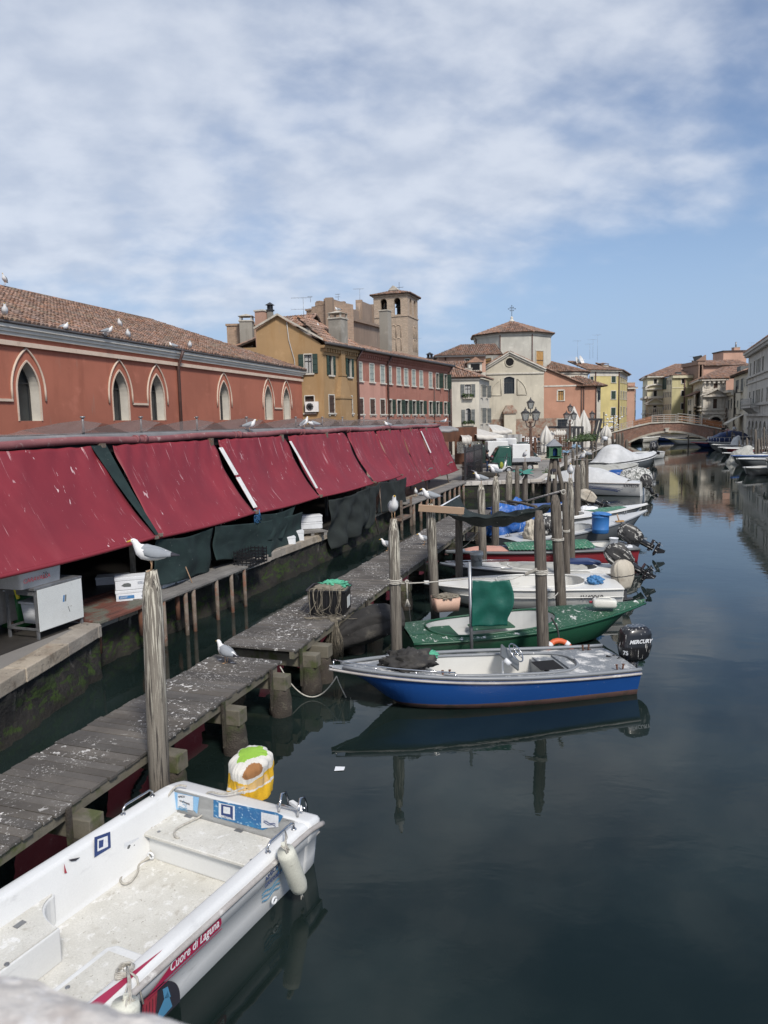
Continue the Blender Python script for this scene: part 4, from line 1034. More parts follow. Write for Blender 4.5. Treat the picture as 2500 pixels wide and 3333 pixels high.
O2=Bld('low_roofed_house','low house with mottled dark tiles and a tiny dormer left of the church',(o0.x,o0.y),(o1.x,o1.y))
O2.part('wall',['pl_white'],lambda b:wall(b,O2.L,o1.z,[]))
def f(b):
 hh=O2.fw(3,400,540)[1]-o1.z+.3;q=4.5;sl=math.hypot(hh,q);tiles(b,(-.5,-.5,o1.z),(1,0,0),(0,q/sl,hh/sl),[(0,0),(O2.L,0),(O2.L,sl),(0,sl)],.3,.5,0,1,77)
O2.part('roof',['tile2','tilebase'],f)
def f(b):
 x,z=O2.fw(3,405,600);b.b2(x-.9,x+.9,-.2,2.5,z-.6,z+.7,0);b.b2(x-.6,x+.6,-.24,-.18,z-.3,z+.5,1);b.prism([(x-1.2,z+.7),(x+1.2,z+.7),(x,z+1.4)],-.5,2.5,2)
O2.part('dormer',['pl_white','void','tile2'],f)
x_,z_=O2.fw(3,345,610);chimney(O2,x_,0,o1.z-1,z_,.9,['stone','stone'],'flat')
# yellow + pink house, far palazzi
def corner_house(name,label,k,xl,xc,xr,yl,yc,yr,Y,mat_,wl,wr,roofh,tm='tile',eaves=True,dY=9,depth=11,Yl=None,sur=.14,shut=None,sm='closed',pane='glass',bars=1,cut=True,roof=True):
 """front face xl..xc facing the viewer, right/left face xc..xr turning away"""
 p=pt(k,xl,yl,Yl or Y);q=pt(k,xc,yc,Y);H_=Bld(name,label,(p.x,p.y),(q.x,q.y));z=q.z
 RW=H_.row(k,wl,False)if wl else[]
 H_.part('wall',[mat_,'reveal'],lambda b:wall(b,H_.L,z,[tuple(r)for r in RW]))
 for r in RW:H_.win(r,shut=shut,smode=sm,sur=sur,pane=pane,bars=bars)
 return H_,z,q
def side(H_,z,k,xe,Ye,mat_,wr,name='side_wall',sur=.14,shut=None,sm='closed',pane='glass',sill=1):
 e=D(*zp(k,xe,500),Ye);l=H_.M.inverted()@Vector((e.x,e.y,0));n=math.hypot(l.x-H_.L,l.y)
 H_.T=Matrix.Translation((H_.L,0,0))@Matrix.Rotation(math.atan2(l.y,l.x-H_.L),4,'Z')
 RW=H_.row(k,wr,False)if wr else[]
 H_.part(name,[mat_,'reveal'],lambda b:wall(b,n,z,[tuple(r)for r in RW]))
 for r in RW:H_.win(r,shut=shut,smode=sm,sur=sur,pane=pane,sill=sill)
 T_=H_.T.copy();H_.T=Matrix();return n,T_,l
Yh,zY,q=corner_house('yellow_house','bright yellow house with dark green shuttered windows at the left end of the bridge',4,55,318,390,380,352,0,146,'pl_yellow',[(248,290,387,457),(245,290,530,605),(244,288,680,753),(56,90,400,450)],None,3,Yl=143,shut='shut_green')
n,T_,l=side(Yh,zY,4,391,163,'pl_yellow',[(331,341,392,455),(350,359,397,457),(366,374,402,462),(379,386,405,463),(331,340,530,605),(352,361,533,606),(367,375,536,608),(380,387,539,610),(331,340,672,740),(356,366,674,755),(379,386,680,742)],sur=.16)
zb1=Yh.fw(4,250,808)[1]
def f(b):b.b2(0,Yh.L,-.06,0,zY-1.0,zY,0);b.b2(-.3,Yh.L+.4,-.5,0,zY-.15,zY+.1,0)
Yh.part('cornice','stone_w',f);Yh.part('string_course','stone_w',lambda b:b.b2(0,Yh.L,-.08,0,zb1-.15,zb1,0))
def f(b):b.T=T_;b.b2(0,n,-.06,0,zY-1.0,zY,0);b.b2(0,n+.3,-.5,0,zY-.15,zY+.1,0)
b=MB();b.T=T_;b.b2(0,n,-.06,0,zY-1.0,zY,0);b.b2(0,n+.3,-.5,0,zY-.15,zY+.1,0);b.build('cornice','stone_w',Yh.o)
def f(b):
 hh=Yh.fw(4,110,270)[1]-zY+.4;q_=6;sl=math.hypot(hh,q_)
 tiles(b,(-1,-.6,zY+.1),(1,0,0),(0,q_/sl,hh/sl),[(0,0),(Yh.L+1.6,0),(Yh.L-6,sl),(0,sl)],.33,.55,0,1,81)
 u=Vector((l.x-Yh.L,l.y,0)).normalized();tiles(b,(Yh.L+.5,-.6,zY+.1),u,Vector((-u.y,u.x,hh/q_)),[(0,0),(n,0),(n,sl),(6,sl)],.33,.55,0,1,82)
Yh.part('roof',['tile','tilebase'],f)
x_,z_=Yh.fw(4,269,280);chimney(Yh,x_,3,zY,z_-.3,1.5,['stone','tile'],'pot');x_,z_=Yh.fw(4,358,320);chimney(Yh,x_-1,8,zY,z_+.3,.8,['stone','stone'],'flat')
for xx in(318,106):x_=Yh.fw(4,xx,500)[0];pipe(Yh,[(x_-.1,-.12,zY-.2),(x_-.1,-.12,1)],.12)
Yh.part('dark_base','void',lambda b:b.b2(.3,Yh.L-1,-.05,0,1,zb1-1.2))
x0_,z0_=Yh.fw(4,85,262)
for k_,(xx,yy)in enumerate(((85,250),(50,262))):
 x_,z_=Yh.fw(4,xx,yy);b=MB();c=Vector((x_,3.5,z_));ax=Vector((.5,-.8,.35)).normalized();u=ax.orthogonal().normalized();v=ax.cross(u)
 b.rings([[c+ax*(-.1+r_*r_*.25)+(u*math.cos(i*PI/8)+v*math.sin(i*PI/8))*(r_+.01)for i in range(16)]for r_ in(0,.4,.8,1.1)],cap=False);b.cyl(c,(x_,3.5,zY),.05,.05,6);b.cyl(c,c+ax*.8,.03,.03,5)
 b.build('satellite_dish','white',Yh.o)
Pk,zP,q=corner_house('pink_house','narrow pink house behind the yellow one',4,391,457,0,508,502,0,166,'pl_salmon',None,None,2)
n,T_,l=side(Pk,zP,4,469,180,'pl_salmon',[(459,466,560,620),(459,466,700,760)],pane='shut_green')
Pk.part('eaves','stone_w',lambda b:b.b2(0,Pk.L+.6,-.5,0,zP-.3,zP))
Pk.part('roof',['tile','tilebase'],lambda b:tiles(b,(-3,-.4,zP),(1,0,0),(0,.9,.4),[(0,0),(Pk.L+3.5,0),(Pk.L-1,4),(0,4)],.35,.6,0,1,85))
x_,z_=Pk.fw(4,433,458);chimney(Pk,x_,1,zP,z_,1.6,['pl_salmon','stone_w'],'flat')
Pw,zW,q=corner_house('white_palazzo','pale cream palazzo with pedimented windows beyond the bridge',4,575,722,0,405,402,0,176,'pl_yell3',[(628,662,423,470),(626,661,525,586),(623,658,660,724)],None,4,sur=.2,pane='glass')
e=D(*zp(4,532,430),192);l=Pw.M.inverted()@Vector((e.x,e.y,0));n=math.hypot(l.x,l.y)
Pw.T=Matrix.Translation((l.x,l.y,0))@Matrix.Rotation(math.atan2(-l.y,-l.x),4,'Z')
rr=[(n*(.12+.3*i),z,1.2,h)for z,h in((Pw.fw(4,550,484)[1]-.2,3),(7.0+1,3.6),(3.0,3.6))for i in range(3)]
rr=[(n*(.1+.3*i),zz_,1.2,hh_)for zz_,hh_ in((zW-5.0,2.9),(zW-11.0,3.4),(2.2,3.6))for i in range(3)]
rr=[r for r in rr if r[1]>1 and r[1]+r[3]<zW]
rr=[r for i,r in enumerate(rr)if all(abs(r[1]-s[1])>3.7 or abs(r[0]-s[0])>1.3 or r is s for s in rr[:i])]
Pw.part('side_wall',['pl_yell3','reveal'],lambda b:wall(b,n,zW,rr))
for r in rr:Pw.win(r,sur=.2)
Tw_=Pw.T.copy();Pw.T=Matrix()
def f(b):
 for T3,L3 in((Matrix(),Pw.L),(Tw_,n)):
  b.T=T3
  for yy,hh_ in((480,.2),(590,.5),(598,.3),(735,.3)):
   z=Pw.fw(4,640,yy)[1];b.b2(0,L3,-.25 if hh_<.4 else-.6,0,z-hh_/2,z+hh_/2)
  b.b2(-.3,L3+.2,-.7,0,zW-.2,zW+.15)
Pw.part('string_course','stone_w',f)
def f(b):
 x,z=Pw.fw(4,641,515);b.tube([(x+2.4*math.cos(i*PI/8),-.3,z+1.0*math.sin(i*PI/8))for i in range(9)],.22,5);b.beam((x-2.4,-.3,z),(x+2.4,-.3,z),.4,.25)
 x,z=Pw.fw(4,641,650);b.beam((x-2.6,-.3,z),(x,-.3,z+1.5),.4,.25);b.beam((x,-.3,z+1.5),(x+2.6,-.3,z),.4,.25);b.beam((x-2.6,-.3,z),(x+2.6,-.3,z),.4,.25)
Pw.part('pediment','stone_w',f)
def f(b):
 x,z=Pw.fw(4,641,752);b.b2(x-2,x+2,-1.2,0,z-.3,z)
 for i in range(9):b.lathe((x-1.8+i*.45,-1.1,z),[(.08,0),(.14,.5),(.06,.9),(.1,1.6)],6)
 b.b2(x-2,x+2,-1.25,-1,z+1.6,z+1.8)
Pw.part('balcony','stone_w',f)
def f(b):
 V=lambda x,y,Y:Pw.M.inverted()@pt(4,x,y,Y)
 A1=V(835,290,192);A2=V(925,291,192);c_=Vector((-.7,-.7,zW+.1));e_=Vector((l.x-.8,l.y+.5,zW+.1));r_=Vector((Pw.L+13,-.7,zW+.1))
 ftiles(b,c_,r_,[A2,A1],.4,.65,seed=90);ftiles(b,e_,c_,[A1],.4,.65,seed=91);ftiles(b,e_,Vector((e_.x+8,e_.y+14,e_.z)),[A1],.4,.65)
Pw.part('roof',['tile2','tilebase'],f)
p=pt(4,715,415,176);q=pt(4,797,396,164)
Py=Bld('pale_yellow_palazzo','plain pale yellow palazzo with rows of small windows beyond the bridge',(p.x,p.y),(q.x,q.y));zq=q.z
r1=Py.row(4,[(750,758,433,478),(764,771,430,477),(778,786,427,475)],False)+Py.row(4,[(716,724,543,592),(731,739,542,591),(745,753,541,590),(760,768,540,589),(777,785,538,588),(716,724,655,708),(731,739,653,707),(745,753,652,706),(760,768,650,705),(777,785,648,704)],False)
Py.part('side_wall',['pl_yell3','reveal'],lambda b:wall(b,Py.L,zq,[tuple(r)for r in r1]))
for r in r1:Py.win(r,sur=.12,sill=0,pane='void')
def f(b):
 for xx in(718,735):x,z=Py.fw(4,xx,468);b.b2(x-.1,x+1.6,-.2,0,z-1.3,z+1.3)
Py.part('shutter','shut_green',f)
e=D(*zp(4,1030,390),166);l=Py.M.inverted()@Vector((e.x,e.y,0));n=math.hypot(l.x-Py.L,l.y)
Py.T=Matrix.Translation((Py.L,0,0))@Matrix.Rotation(math.atan2(l.y,l.x-Py.L),4,'Z')
r1=Py.row(4,[(878,910,421,465),(875,909,527,577),(873,906,640,696),(992,1010,414,445)],False)
Py.part('front_wall',['pl_yell2','reveal'],lambda b:wall(b,n,zq,[tuple(r)for r in r1]))
for r in r1:Py.win(r,sur=.2)
zs1=Py.fw(4,900,498)[1]
Py.part('string_course','pl_yell3',lambda b:(b.b2(0,n,-.08,0,zs1-.2,zs1),b.b2(-.2,n,-.5,0,zq-.5,zq+.1)))
pipe(Py,[(3.2,-.15,zq-.4),(3.2,-.15,2)],.14);pipe(Py,[(0,-.1,5.1),(n,-.1,5.4)],.04,'pipe','cable')
Py.T=Matrix()
def f(b):
 V=lambda x,y,Y:Py.M.inverted()@pt(4,x,y,Y)
 A1=V(962,318,176);A2=V(1060,322,178);c_=Vector((-.4,-.6,zq+.1));e_=V(799,391,163.4);e_.z=zq+.1;r_=V(1040,385,165.5);r_.z=zq+.1
 ftiles(b,e_,r_,[A2,A1],.38,.6,seed=93);ftiles(b,c_,e_,[A1],.38,.6,seed=94)
Py.part('roof',['tile','tilebase'],f)
for xx,yy,w_ in((785,362,2.2),(740,380,1.6)):x_,z_=Py.fw(4,xx,yy);chimney(Py,x_,1.5,zq,z_-.2,w_,['shut_grey','iron'],'flat',d=1)
p=pt(4,937,592,158);q=pt(4,990,575,150)
Sm=Bld('small_pale_house','small pale house squeezed left of the arched palazzo',(p.x,p.y),(q.x,q.y));rs_=Sm.row(4,[(940,952,612,660),(958,968,608,658),(942,970,708,757)],False)
Sm.part('wall',['pl_old','reveal'],lambda b:wall(b,Sm.L,q.z,[tuple(r)for r in rs_]));[Sm.win(r,sur=.1,shut='shut_grey',smode='closed')for r in rs_[:2]];Sm.win(rs_[2],pane='shut_green')
Sm.part('roof',['tile','tilebase'],lambda b:tiles(b,(-.4,-.6,q.z),(1,0,0),(0,.9,.4),[(0,0),(Sm.L+.6,0),(Sm.L+.6,4),(0,4)],.35,.6,0,1,95))
Ar,zA,q=corner_house('arched_palazzo','weathered white palazzo with a big round portal arch at the right end of the bridge',4,1072,1282,0,428,424,0,146,'pl_old',[(1162,1211,448,512),(1158,1205,598,690)],None,4,sur=.25,shut='shut_brown',sm='closed')
ap0=Ar.row(4,[(1120,1244,762,905)])[0]
Ar.o.children
def f(b):
 x,z,w_,h=ap0;r_=w_/2;cz=z+h-r_
 b.rings([[(x+r_+rr_*math.cos(PI*i/16),-.06,cz+rr_*math.sin(PI*i/16))for i in range(17)]for rr_ in(.01,r_)],0,cap=False,close=False);b.quad((x,-.06,0),(x+w_,-.06,0),(x+w_,-.06,cz),(x,-.06,cz),0)
 b.tube([(x+r_+(r_+.15)*math.cos(PI*i/16),-.15,cz+(r_+.15)*math.sin(PI*i/16))for i in range(17)],.28,6,1)
Ar.part('portal',['void','stone_w'],f)
def f(b):
 for yy,hh_,pr in((538,.3,.2),(572,.35,.3),(700,.3,.25),(735,.3,.5),(750,.25,.25)):
  z=Ar.fw(4,1180,yy)[1];b.b2(0,Ar.L,-pr,0,z-hh_/2,z+hh_/2)
 b.b2(-.5,Ar.L+.2,-.8,0,zA-.3,zA+.1)
 for i in range(int(Ar.L/.9)):b.b2(i*.9,i*.9+.4,-.6,0,zA-.8,zA-.3)
 for(xa,xb,ya,yb)in((1090,1130,455,500),(1243,1265,455,500),(1090,1130,528,553),(1243,1265,528,553),(1087,1125,600,682),(1240,1263,595,676),(1165,1210,706,722)):
  x0_,z1_=Ar.fw(4,xa,ya);x1_,z0_=Ar.fw(4,xb,yb)
  for P in(((x0_,z0_),(x1_,z0_)),((x1_,z0_),(x1_,z1_)),((x1_,z1_),(x0_,z1_)),((x0_,z1_),(x0_,z0_))):b.beam((P[0][0],-.06,P[0][1]),(P[1][0],-.06,P[1][1]),.14,.12)
 x,z=Ar.fw(4,1185,578);b.beam((x-3,-.4,z),(x,-.4,z+1.4),.8,.3);b.beam((x,-.4,z+1.4),(x+3,-.4,z),.8,.3);b.beam((x-3,-.4,z),(x+3,-.4,z),.8,.3)
 for s_ in(-1,1):b.b2(x+s_*2.2-.3,x+s_*2.2+.3,-.3,0,Ar.fw(4,1185,690)[1],z)
Ar.part('stone_trim','pl_old',f)
e=D(*zp(4,985,460),164);l=Ar.M.inverted()@Vector((e.x,e.y,0));n=math.hypot(l.x,l.y)
Ar.T=Matrix.Translation((l.x,l.y,0))@Matrix.Rotation(math.atan2(-l.y,-l.x),4,'Z')
rr=[(n*f_,z,1.1,h)for z,h in((zA-4.6,3.2),(zA-10.0,4.0))for f_ in(.1,.3,.42,.54,.66,.86)]
Ar.part('side_wall',['pl_old','reveal'],lambda b:wall(b,n,zA,rr));[Ar.win(r,'r',sur=.15,pane='void',sill=0)for r in rr]
def f(b):
 for z in(zA-.3,zA-5.4,zA-6.1,zA-10.6):b.b2(0,n,-.4 if z<zA-1 else-.9,0,z,z+.3)
 b.b2(.5,n-.5,-1.2,0,zA-10.7,zA-10.4);b.b2(.5,n-.5,-1.2,-1.05,zA-9.5,zA-9.3)
 for i in range(20):b.b2(.6+i*(n-1.2)/20,.75+i*(n-1.2)/20,-1.15,-1.08,zA-10.4,zA-9.4)
Ar.part('side_trim','pl_old',f);Ar.T=Matrix()
def f(b):
 V=lambda x,y,Y:Ar.M.inverted()@pt(4,x,y,Y)
 A1=V(1262,318,156);A2=V(1470,305,157);c_=Vector((-.8,-.9,zA+.1));e_=Vector((l.x-.8,l.y+.3,zA+.1));r_=Vector((Ar.L+12,-.9,zA+.1))
 ftiles(b,c_,r_,[A2,A1],.35,.58,seed=97);ftiles(b,e_,c_,[A1],.35,.58,seed=99)
Ar.part('roof',['tile2','tilebase'],f)
p=pt(4,1068,400,163);q=pt(4,1488,400,163)
plaster('pl_pedim',(.30,.20,.15),.8)
Fl=Bld('pink_flanked_church','pink flanked church with a small grey pediment behind the arched palazzo',(p.x,p.y),(q.x,q.y),'church');zf=Fl.fw(4,1200,305)[1]
Fl.part('wall','pl_salmon',lambda b:wall(b,Fl.L,zf,[]))
def f(b):
 hh=Fl.fw(4,1200,255)[1]-zf+.3;q_=6;sl=math.hypot(hh,q_);tiles(b,(-.2,-.6,zf),(1,0,0),(0,q_/sl,hh/sl),[(0,0),(Fl.L,0),(Fl.L,sl),(0,sl)],.38,.6,0,1,101)
Fl.part('roof',['tile2','tilebase'],f)
def f(b):
 xa,za_=Fl.fw(4,1012,265);xb,_=Fl.fw(4,1068,265);zt_=Fl.fw(4,1030,212)[1];
 b.b2(xa+.3,xb,-.6,8,2,za_-.8,0);b.b2(xa,xb+.3,-1,8,za_-.8,za_,0);b.b2(xa+.2,xb+.2,-.8,0,za_-4.4,za_-4.0,0)
 b.prism([(xa-.3,za_),(xb+.3,za_),(xa+1.6,zt_)],-1.2,-.4,0);b.prism([(xa+1.4,za_),(xb+.4,za_),(xb-.5,zt_)],-.6,4,1)
 for s_ in(xa+.8,xb-.8):b.b2(s_-.35,s_+.35,-.9,-.6,6,za_-.9,0)
Fl.part('pediment',['pl_pedim','shut_grey'],f)
p=pt(4,1258,178,190);q=pt(4,1466,175,190)
Tb=Bld('salmon_block','boxy salmon rooftop block with a chimney and mast behind the right bank roofs',(p.x,p.y),(q.x,q.y))
def f(b):b.b2(0,Tb.L,0,6,5,q.z,0);b.b2(-.2,Tb.L+.2,-.3,6.2,q.z,q.z+.3,1)
Tb.part('wall',['pl_salmon','shut_brown'],f);x_,z_=Tb.fw(4,1386,140);chimney(Tb,x_,1,q.z-4,z_,1.5,['pl_salmon','stone'],'flat');zt_=Tb.fw(4,1386,88)[1]
pipe(Tb,[(x_,1,z_),(x_,1,zt_)],.2,'steel','mast')
# right bank facades
def kz(px,py):d=ray(px,py);return d.z/d.y
def eqY(A_,YA,B_):return kz(*A_)*YA/kz(*B_)
zpA,zpB=zp(4,1486,192),zp(4,1659,78);YA=125;YB=eqY(zpA,YA,zpB)
pA=D(*zpA,YA);pB=D(*zpB,YB);dd=(pB-pA)
pB2=pA+dd*1.7
Rp=Bld('arcaded_palazzo','large stained grey-white palazzo with ground floor arcade at the right edge',(pA.x,pA.y),(pB2.x,pB2.y));zR=pA.z
ru=Rp.row(4,[(1498,1508,278,390),(1530,1542,262,380),(1607,1621,222,345)],False);tr=Rp.row(4,[(1555,1565,246,372),(1568,1579,240,370),(1582,1593,234,368)],False)
ru2=Rp.row(4,[(1490,1500,535,640),(1522,1535,525,640),(1600,1612,512,640),(1645,1657,500,640)],False);tr2=Rp.row(4,[(1548,1559,518,642),(1562,1573,516,642),(1577,1587,514,642)],False)
allw=ru+tr+ru2+tr2
ex=[]
base=allw[:]
xs_=[r[0]for r in allw];L1=max(xs_)
for i in range(4):
 ex+=[[L1+2.6+i*2.6,ru[2][1],1.1,ru[2][3]],[L1+2.6+i*2.6,ru2[2][1],1.1,ru2[2][3]]]
allw+=ex
zt2=sum(r[1]for r in ru+tr)/6;ht2=sum(r[3]for r in ru+tr)/6;zm2=sum(r[1]for r in ru2+tr2)/7;hm2=sum(r[3]for r in ru2+tr2)/7
allw=[[r[0],zt2 if r[1]>(zt2+zm2)/2 else zm2,max(.8,r[2]),ht2 if r[1]>(zt2+zm2)/2 else hm2]for r in allw]
arx=Rp.row(4,[(1478,1502,800,905),(1510,1532,800,905),(1541,1567,800,905),(1578,1603,800,905),(1612,1638,800,905)],False)
az1=sum(r[1]+r[3]for r in arx)/5;a0_=arx[0][0];st=(arx[4][0]-arx[0][0])/4
ars=[[a0_+i*st,GZ,st*.72,az1-GZ]for i in range(9)if a0_+i*st+st*.72<Rp.L-.2];ars=[a for a in ars if a[0]>.1]
Rp.part('wall',['pl_oldgrey','reveal'],lambda b:wall(b,Rp.L,zR,[tuple(r)for r in allw if r[0]+r[2]<Rp.L-.2]+[(*r,'a')for r in ars],z0=0,dep=.4))
Rp.part('arcade_back','pl_peel',lambda b:(b.quad((0,3,0),(Rp.L,3,0),(Rp.L,3,az1+.3),(0,3,az1+.3)),b.quad((0,0.1,az1+.3),(Rp.L,.1,az1+.3),(Rp.L,3,az1+.3),(0,3,az1+.3))))
for r in allw:
 if r[0]+r[2]<Rp.L-.2:Rp.win(r,sur=.12,pane='glass',sill=0,shut='shut_grey' if rnd.random()<.3 else None,smode='closed')
def f(b):
 for z,h_,pr in((zR-.35,.35,.8),(zR-.8,.3,.4),(zt2-.4,.3,.25),(zm2-.35,.35,.3),(zm2+hm2+1.2,.2,.15),(az1+.7,.35,.35)):b.b2(-pr,Rp.L,-pr,0,z,z+h_)
 for i in range(int(Rp.L/.7)):b.b2(i*.7,i*.7+.3,-.65,0,zR-.8,zR-.35)
 for i in range(9):b.b2(a0_+i*st-st*.28+.02,a0_+i*st-.02,-.1,0,az1-1.4,az1-1.1)
Rp.part('cornice','pl_oldgrey',f)
Rp.part('roof',['tile2','tilebase'],lambda b:tiles(b,(-.6,-.8,zR),(1,0,0),(0,.93,.36),[(0,0),(Rp.L,0),(Rp.L,6),(3,6)],.35,.55,0,1,103))
Rp.part('end_wall','pl_oldgrey',lambda b:b.quad((0,0,0),(0,12,0),(0,12,zR),(0,0,zR)))
bx0=Rp.fw(4,1492,700)[0];bx1=Rp.fw(4,1585,700)[0]
def f(b):
 z=zm2-.4;b.b2(bx0,bx1,-1.3,0,z-.3,z)
 b.b2(bx0,bx1,-1.3,-1.15,z+1.0,z+1.15)
 for i in range(int((bx1-bx0)/.3)):b.lathe((bx0+.15+i*.3,-1.22,z),[(.07,0),(.12,.35),(.05,.7),(.09,1.0)],6)
 for i in range(5):x=bx0+.3+i*(bx1-bx0-.6)/4;b.prism([(0,0)],0,0)if 0 else b.add([(x-.15,-1.2,z-.3),(x+.15,-1.2,z-.3),(x+.15,0,z-1.3),(x-.15,0,z-1.3),(x-.15,0,z-.3),(x+.15,0,z-.3)],[(0,1,2,3),(0,3,4),(1,5,2)])
Rp.part('balcony','pl_oldgrey',f)
zpC=zp(4,1352,398);zpD=zp(4,1484,348);YD=127
YC=eqY(zpD,YD,zpC);pC=D(*zpC,YC);pD=D(*zpD,YD)
Rw=Bld('grey_shuttered_house','white house with blue-grey shutters and small iron balconies left of the arcaded palazzo',(pC.x,pC.y),(pD.x,pD.y));zw2=pC.z
rq=Rw.row(4,[(1368,1397,432,518),(1413,1438,418,530),(1448,1455,414,488),(1464,1478,405,490),(1380,1392,615,680),(1408,1436,600,700),(1448,1454,605,690),(1345,1364,620,700)],False)
rq=[r for r in rq if r[0]>.1]
Rw.part('wall',['pl_white','reveal'],lambda b:wall(b,Rw.L,zw2,[tuple(r)for r in rq]));[Rw.win(r,shut='shut_grey',smode='closed',sur=.12)for r in rq]
Rw.part('end_wall','pl_white',lambda b:b.quad((0,0,0),(0,10,0),(0,10,zw2),(0,0,zw2)))
Rw.part('roof',['tile2','tilebase'],lambda b:(tiles(b,(-.5,-.7,zw2),(1,0,0),(0,.93,.36),[(0,0),(Rw.L+.5,0),(Rw.L,6),(3,6)],.35,.55,0,1,104),b.b2(-.4,Rw.L,-.6,0,zw2-.3,zw2-.05,1)))
for(xx,yy)in((1422,545),(1408,740)):
 x,z=Rw.fw(4,xx,yy);b=MB();b.b2(x-1,x+1.2,-.9,0,z-.1,z)
 for i in range(12):b.b2(x-1+i*.19,x-.96+i*.19,-.9,-.86,z,z+1.1)
 b.b2(x-1,x+1.2,-.92,-.86,z+1.1,z+1.16);b.build('balcony','iron',Rw.o)
for xx,l_ in((1290,7.0),(1400,5)):
 def f(b):
  x,z=Rw.fw(4,xx,775);b.add([(x,0,z+.6),(x+l_,0,z+.6),(x+l_,-2.6,z-.9),(x,-2.6,z-.9)],[(0,1,2,3)]);b.add([(x,-2.6,z-.9),(x+l_,-2.6,z-.9),(x+l_,-2.6,z-1.2),(x,-2.6,z-1.2)],[(0,1,2,3)])
 Rw.part('shop_awning','stone_w',f,thick=.03)
p=pt(4,1282,440,148);q=pt(4,1352,560,141)
Rn=Bld('narrow_stained_house','narrow stained house with a carved dormer between the arched palazzo and the grey shuttered house',(p.x,p.y),(q.x,q.y))
rn=Rn.row(4,[(1298,1312,610,700),(1322,1336,600,690)],False)
zn=D(*zp(4,1352,545),141).z
Rn.part('wall',['pl_old','reveal'],lambda b:wall(b,Rn.L,zn,[tuple(r)for r in rn if r[0]>0]));[Rn.win(r,pane='void',sur=.15)for r in rn]
Rn.part('cornice','pl_old',lambda b:(b.b2(-.2,Rn.L,-1.1,0,zn,zn+.5),b.b2(0,Rn.L,-.5,0,zn-.5,zn)))
def f(b):
 xa,z=Rn.fw(4,1300,425);xb=Rn.fw(4,1348,425)[0];b.b2(xa,xb+2,1.5,5,zn,z,0);b.b2(xa-.2,xb+2.2,1.2,5,z,z+.4,0);b.b2(xa+1,xb-.5,1.3,4,z+.4,z+2.2,1)
Rn.part('attic',['pl_oldgrey','shut_grey'],f)
# fish market
surf('awning',(.225,.023,.034),(.18,.019,.029),.6,[((.36,.07,.08),(1.2,.35,1),.5,.8,.35),((.66,.45,.45),(15.0,.55,1),.635,.66,.75,None,None,.2,(.7,.7,1)),((.72,.55,.55),(8.5,2.6,1),.65,.67,.9,None,None,.6,(.9,.9,1)),((.66,.45,.45),(38,1.2,1),.68,.70,.6,None,None,.3)],.62,.12,160,coord='UV',fine=.03)
surf('pipered',(.26,.10,.10),(.20,.07,.075),2,[((.45,.36,.33),(5,5,5),.58,.72,.7)],.7,.2,30)
surf('netgreen',(.016,.034,.032),(.010,.022,.022),2.5,[((.05,.075,.07),(2,2,7),.55,.8,.5),((.4,.4,.38),16,.70,.73,.7)],.9,.5,220,dist=.004)
surf('netblack',(.012,.016,.015),(.02,.026,.024),2.5,[((.05,.055,.05),(2,2,7),.6,.8,.4)],.9,.5,220,dist=.004)
surf('foam',(.70,.72,.74),(.60,.62,.64),3,[((.35,.33,.3),6,.62,.8,.4)],.8,.15,90)
surf('sheetw',(.62,.64,.62),(.56,.58,.56),1,[((.25,.22,.18),12,.68,.74,.6),((.45,.45,.42),2,.5,.8,.4)],.5,.03,20)
surf('boardw',(.72,.72,.70),None,3,[((.4,.38,.36),7,.62,.75,.5)],.5,.05,20)
surf('rustdeck',(.17,.06,.04),(.10,.045,.035),1.3,[((.12,.14,.11),1.5,.5,.62,.8),((.5,.48,.44),22,.69,.72,.9)],.9,.5,30,stretch=(1,4,1),randobj=False)
surf('deckgrey',(.24,.23,.21),(.16,.15,.14),1.3,[((.08,.075,.07),2.5,.5,.75,.6)],.85,.4,20)
surf('scaff',(.20,.17,.14),(.12,.09,.07),4,[((.20,.08,.045),5,.5,.68,.8),((.45,.43,.4),12,.64,.7,.7)],.9,.4,30)
surf('greenplastic',(.03,.16,.05),None,3,rough=.4,bump=0)
surf('yellow',(.60,.52,.03),None,3,rough=.5,bump=0)
surf('blueprint',(.06,.20,.42),None,3,rough=.6,bump=0)
surf('ink',(.03,.03,.04),None,3,rough=.7,bump=0,fine=0)
surf('inkred',(.35,.04,.06),None,3,rough=.7,bump=0,fine=0)
surf('canvas',(.60,.585,.54),(.52,.50,.46),1.5,[((.30,.28,.25),(3,3,1),.55,.75,.5)],.85,.3,10)
surf('roofsheet',(.30,.30,.30),(.22,.22,.22),1,[((.42,.41,.4),3,.55,.7,.5)],.7,.2,20)
surf('wood',(.40,.28,.19),(.34,.22,.14),2,rough=.8,bump=.3,bsc=30,stretch=(.3,1,1))
def text(s_,size,m,parent,M,shear=0.0,bold=0.0,name='lettering',ext=.001,align='LEFT',sx=1.0,fit=0):
 cu=bpy.data.curves.new('t','FONT');cu.body=s_;cu.size=size;cu.shear=shear;cu.offset=bold;cu.extrude=ext;cu.align_x=align;cu.resolution_u=3
 o=bpy.data.objects.new('t',cu);COL.objects.link(o)
 me=bpy.data.meshes.new_from_object(o.evaluated_get(bpy.context.evaluated_depsgraph_get()));bpy.data.objects.remove(o);bpy.data.curves.remove(cu)
 me.materials.clear();me.materials.append(MT[m]);me.name=name
 if fit:sx=fit/max(.01,max(v.co.x for v in me.vertices))
 return link(name,me,parent,M@Matrix.Diagonal((sx,1,1,1)))
UPR=Matrix.Rotation(PI/2,4,'X')
EO=Vector((-6.84,12.8,0));ED=Vector((.328,1,0)).normalized();EN=Vector((-ED.y,ED.x,0))
def eY(Y):return EO+ED*((Y-12.8)/ED.y)
def sOf(Y):return(Y-12.8)/ED.y
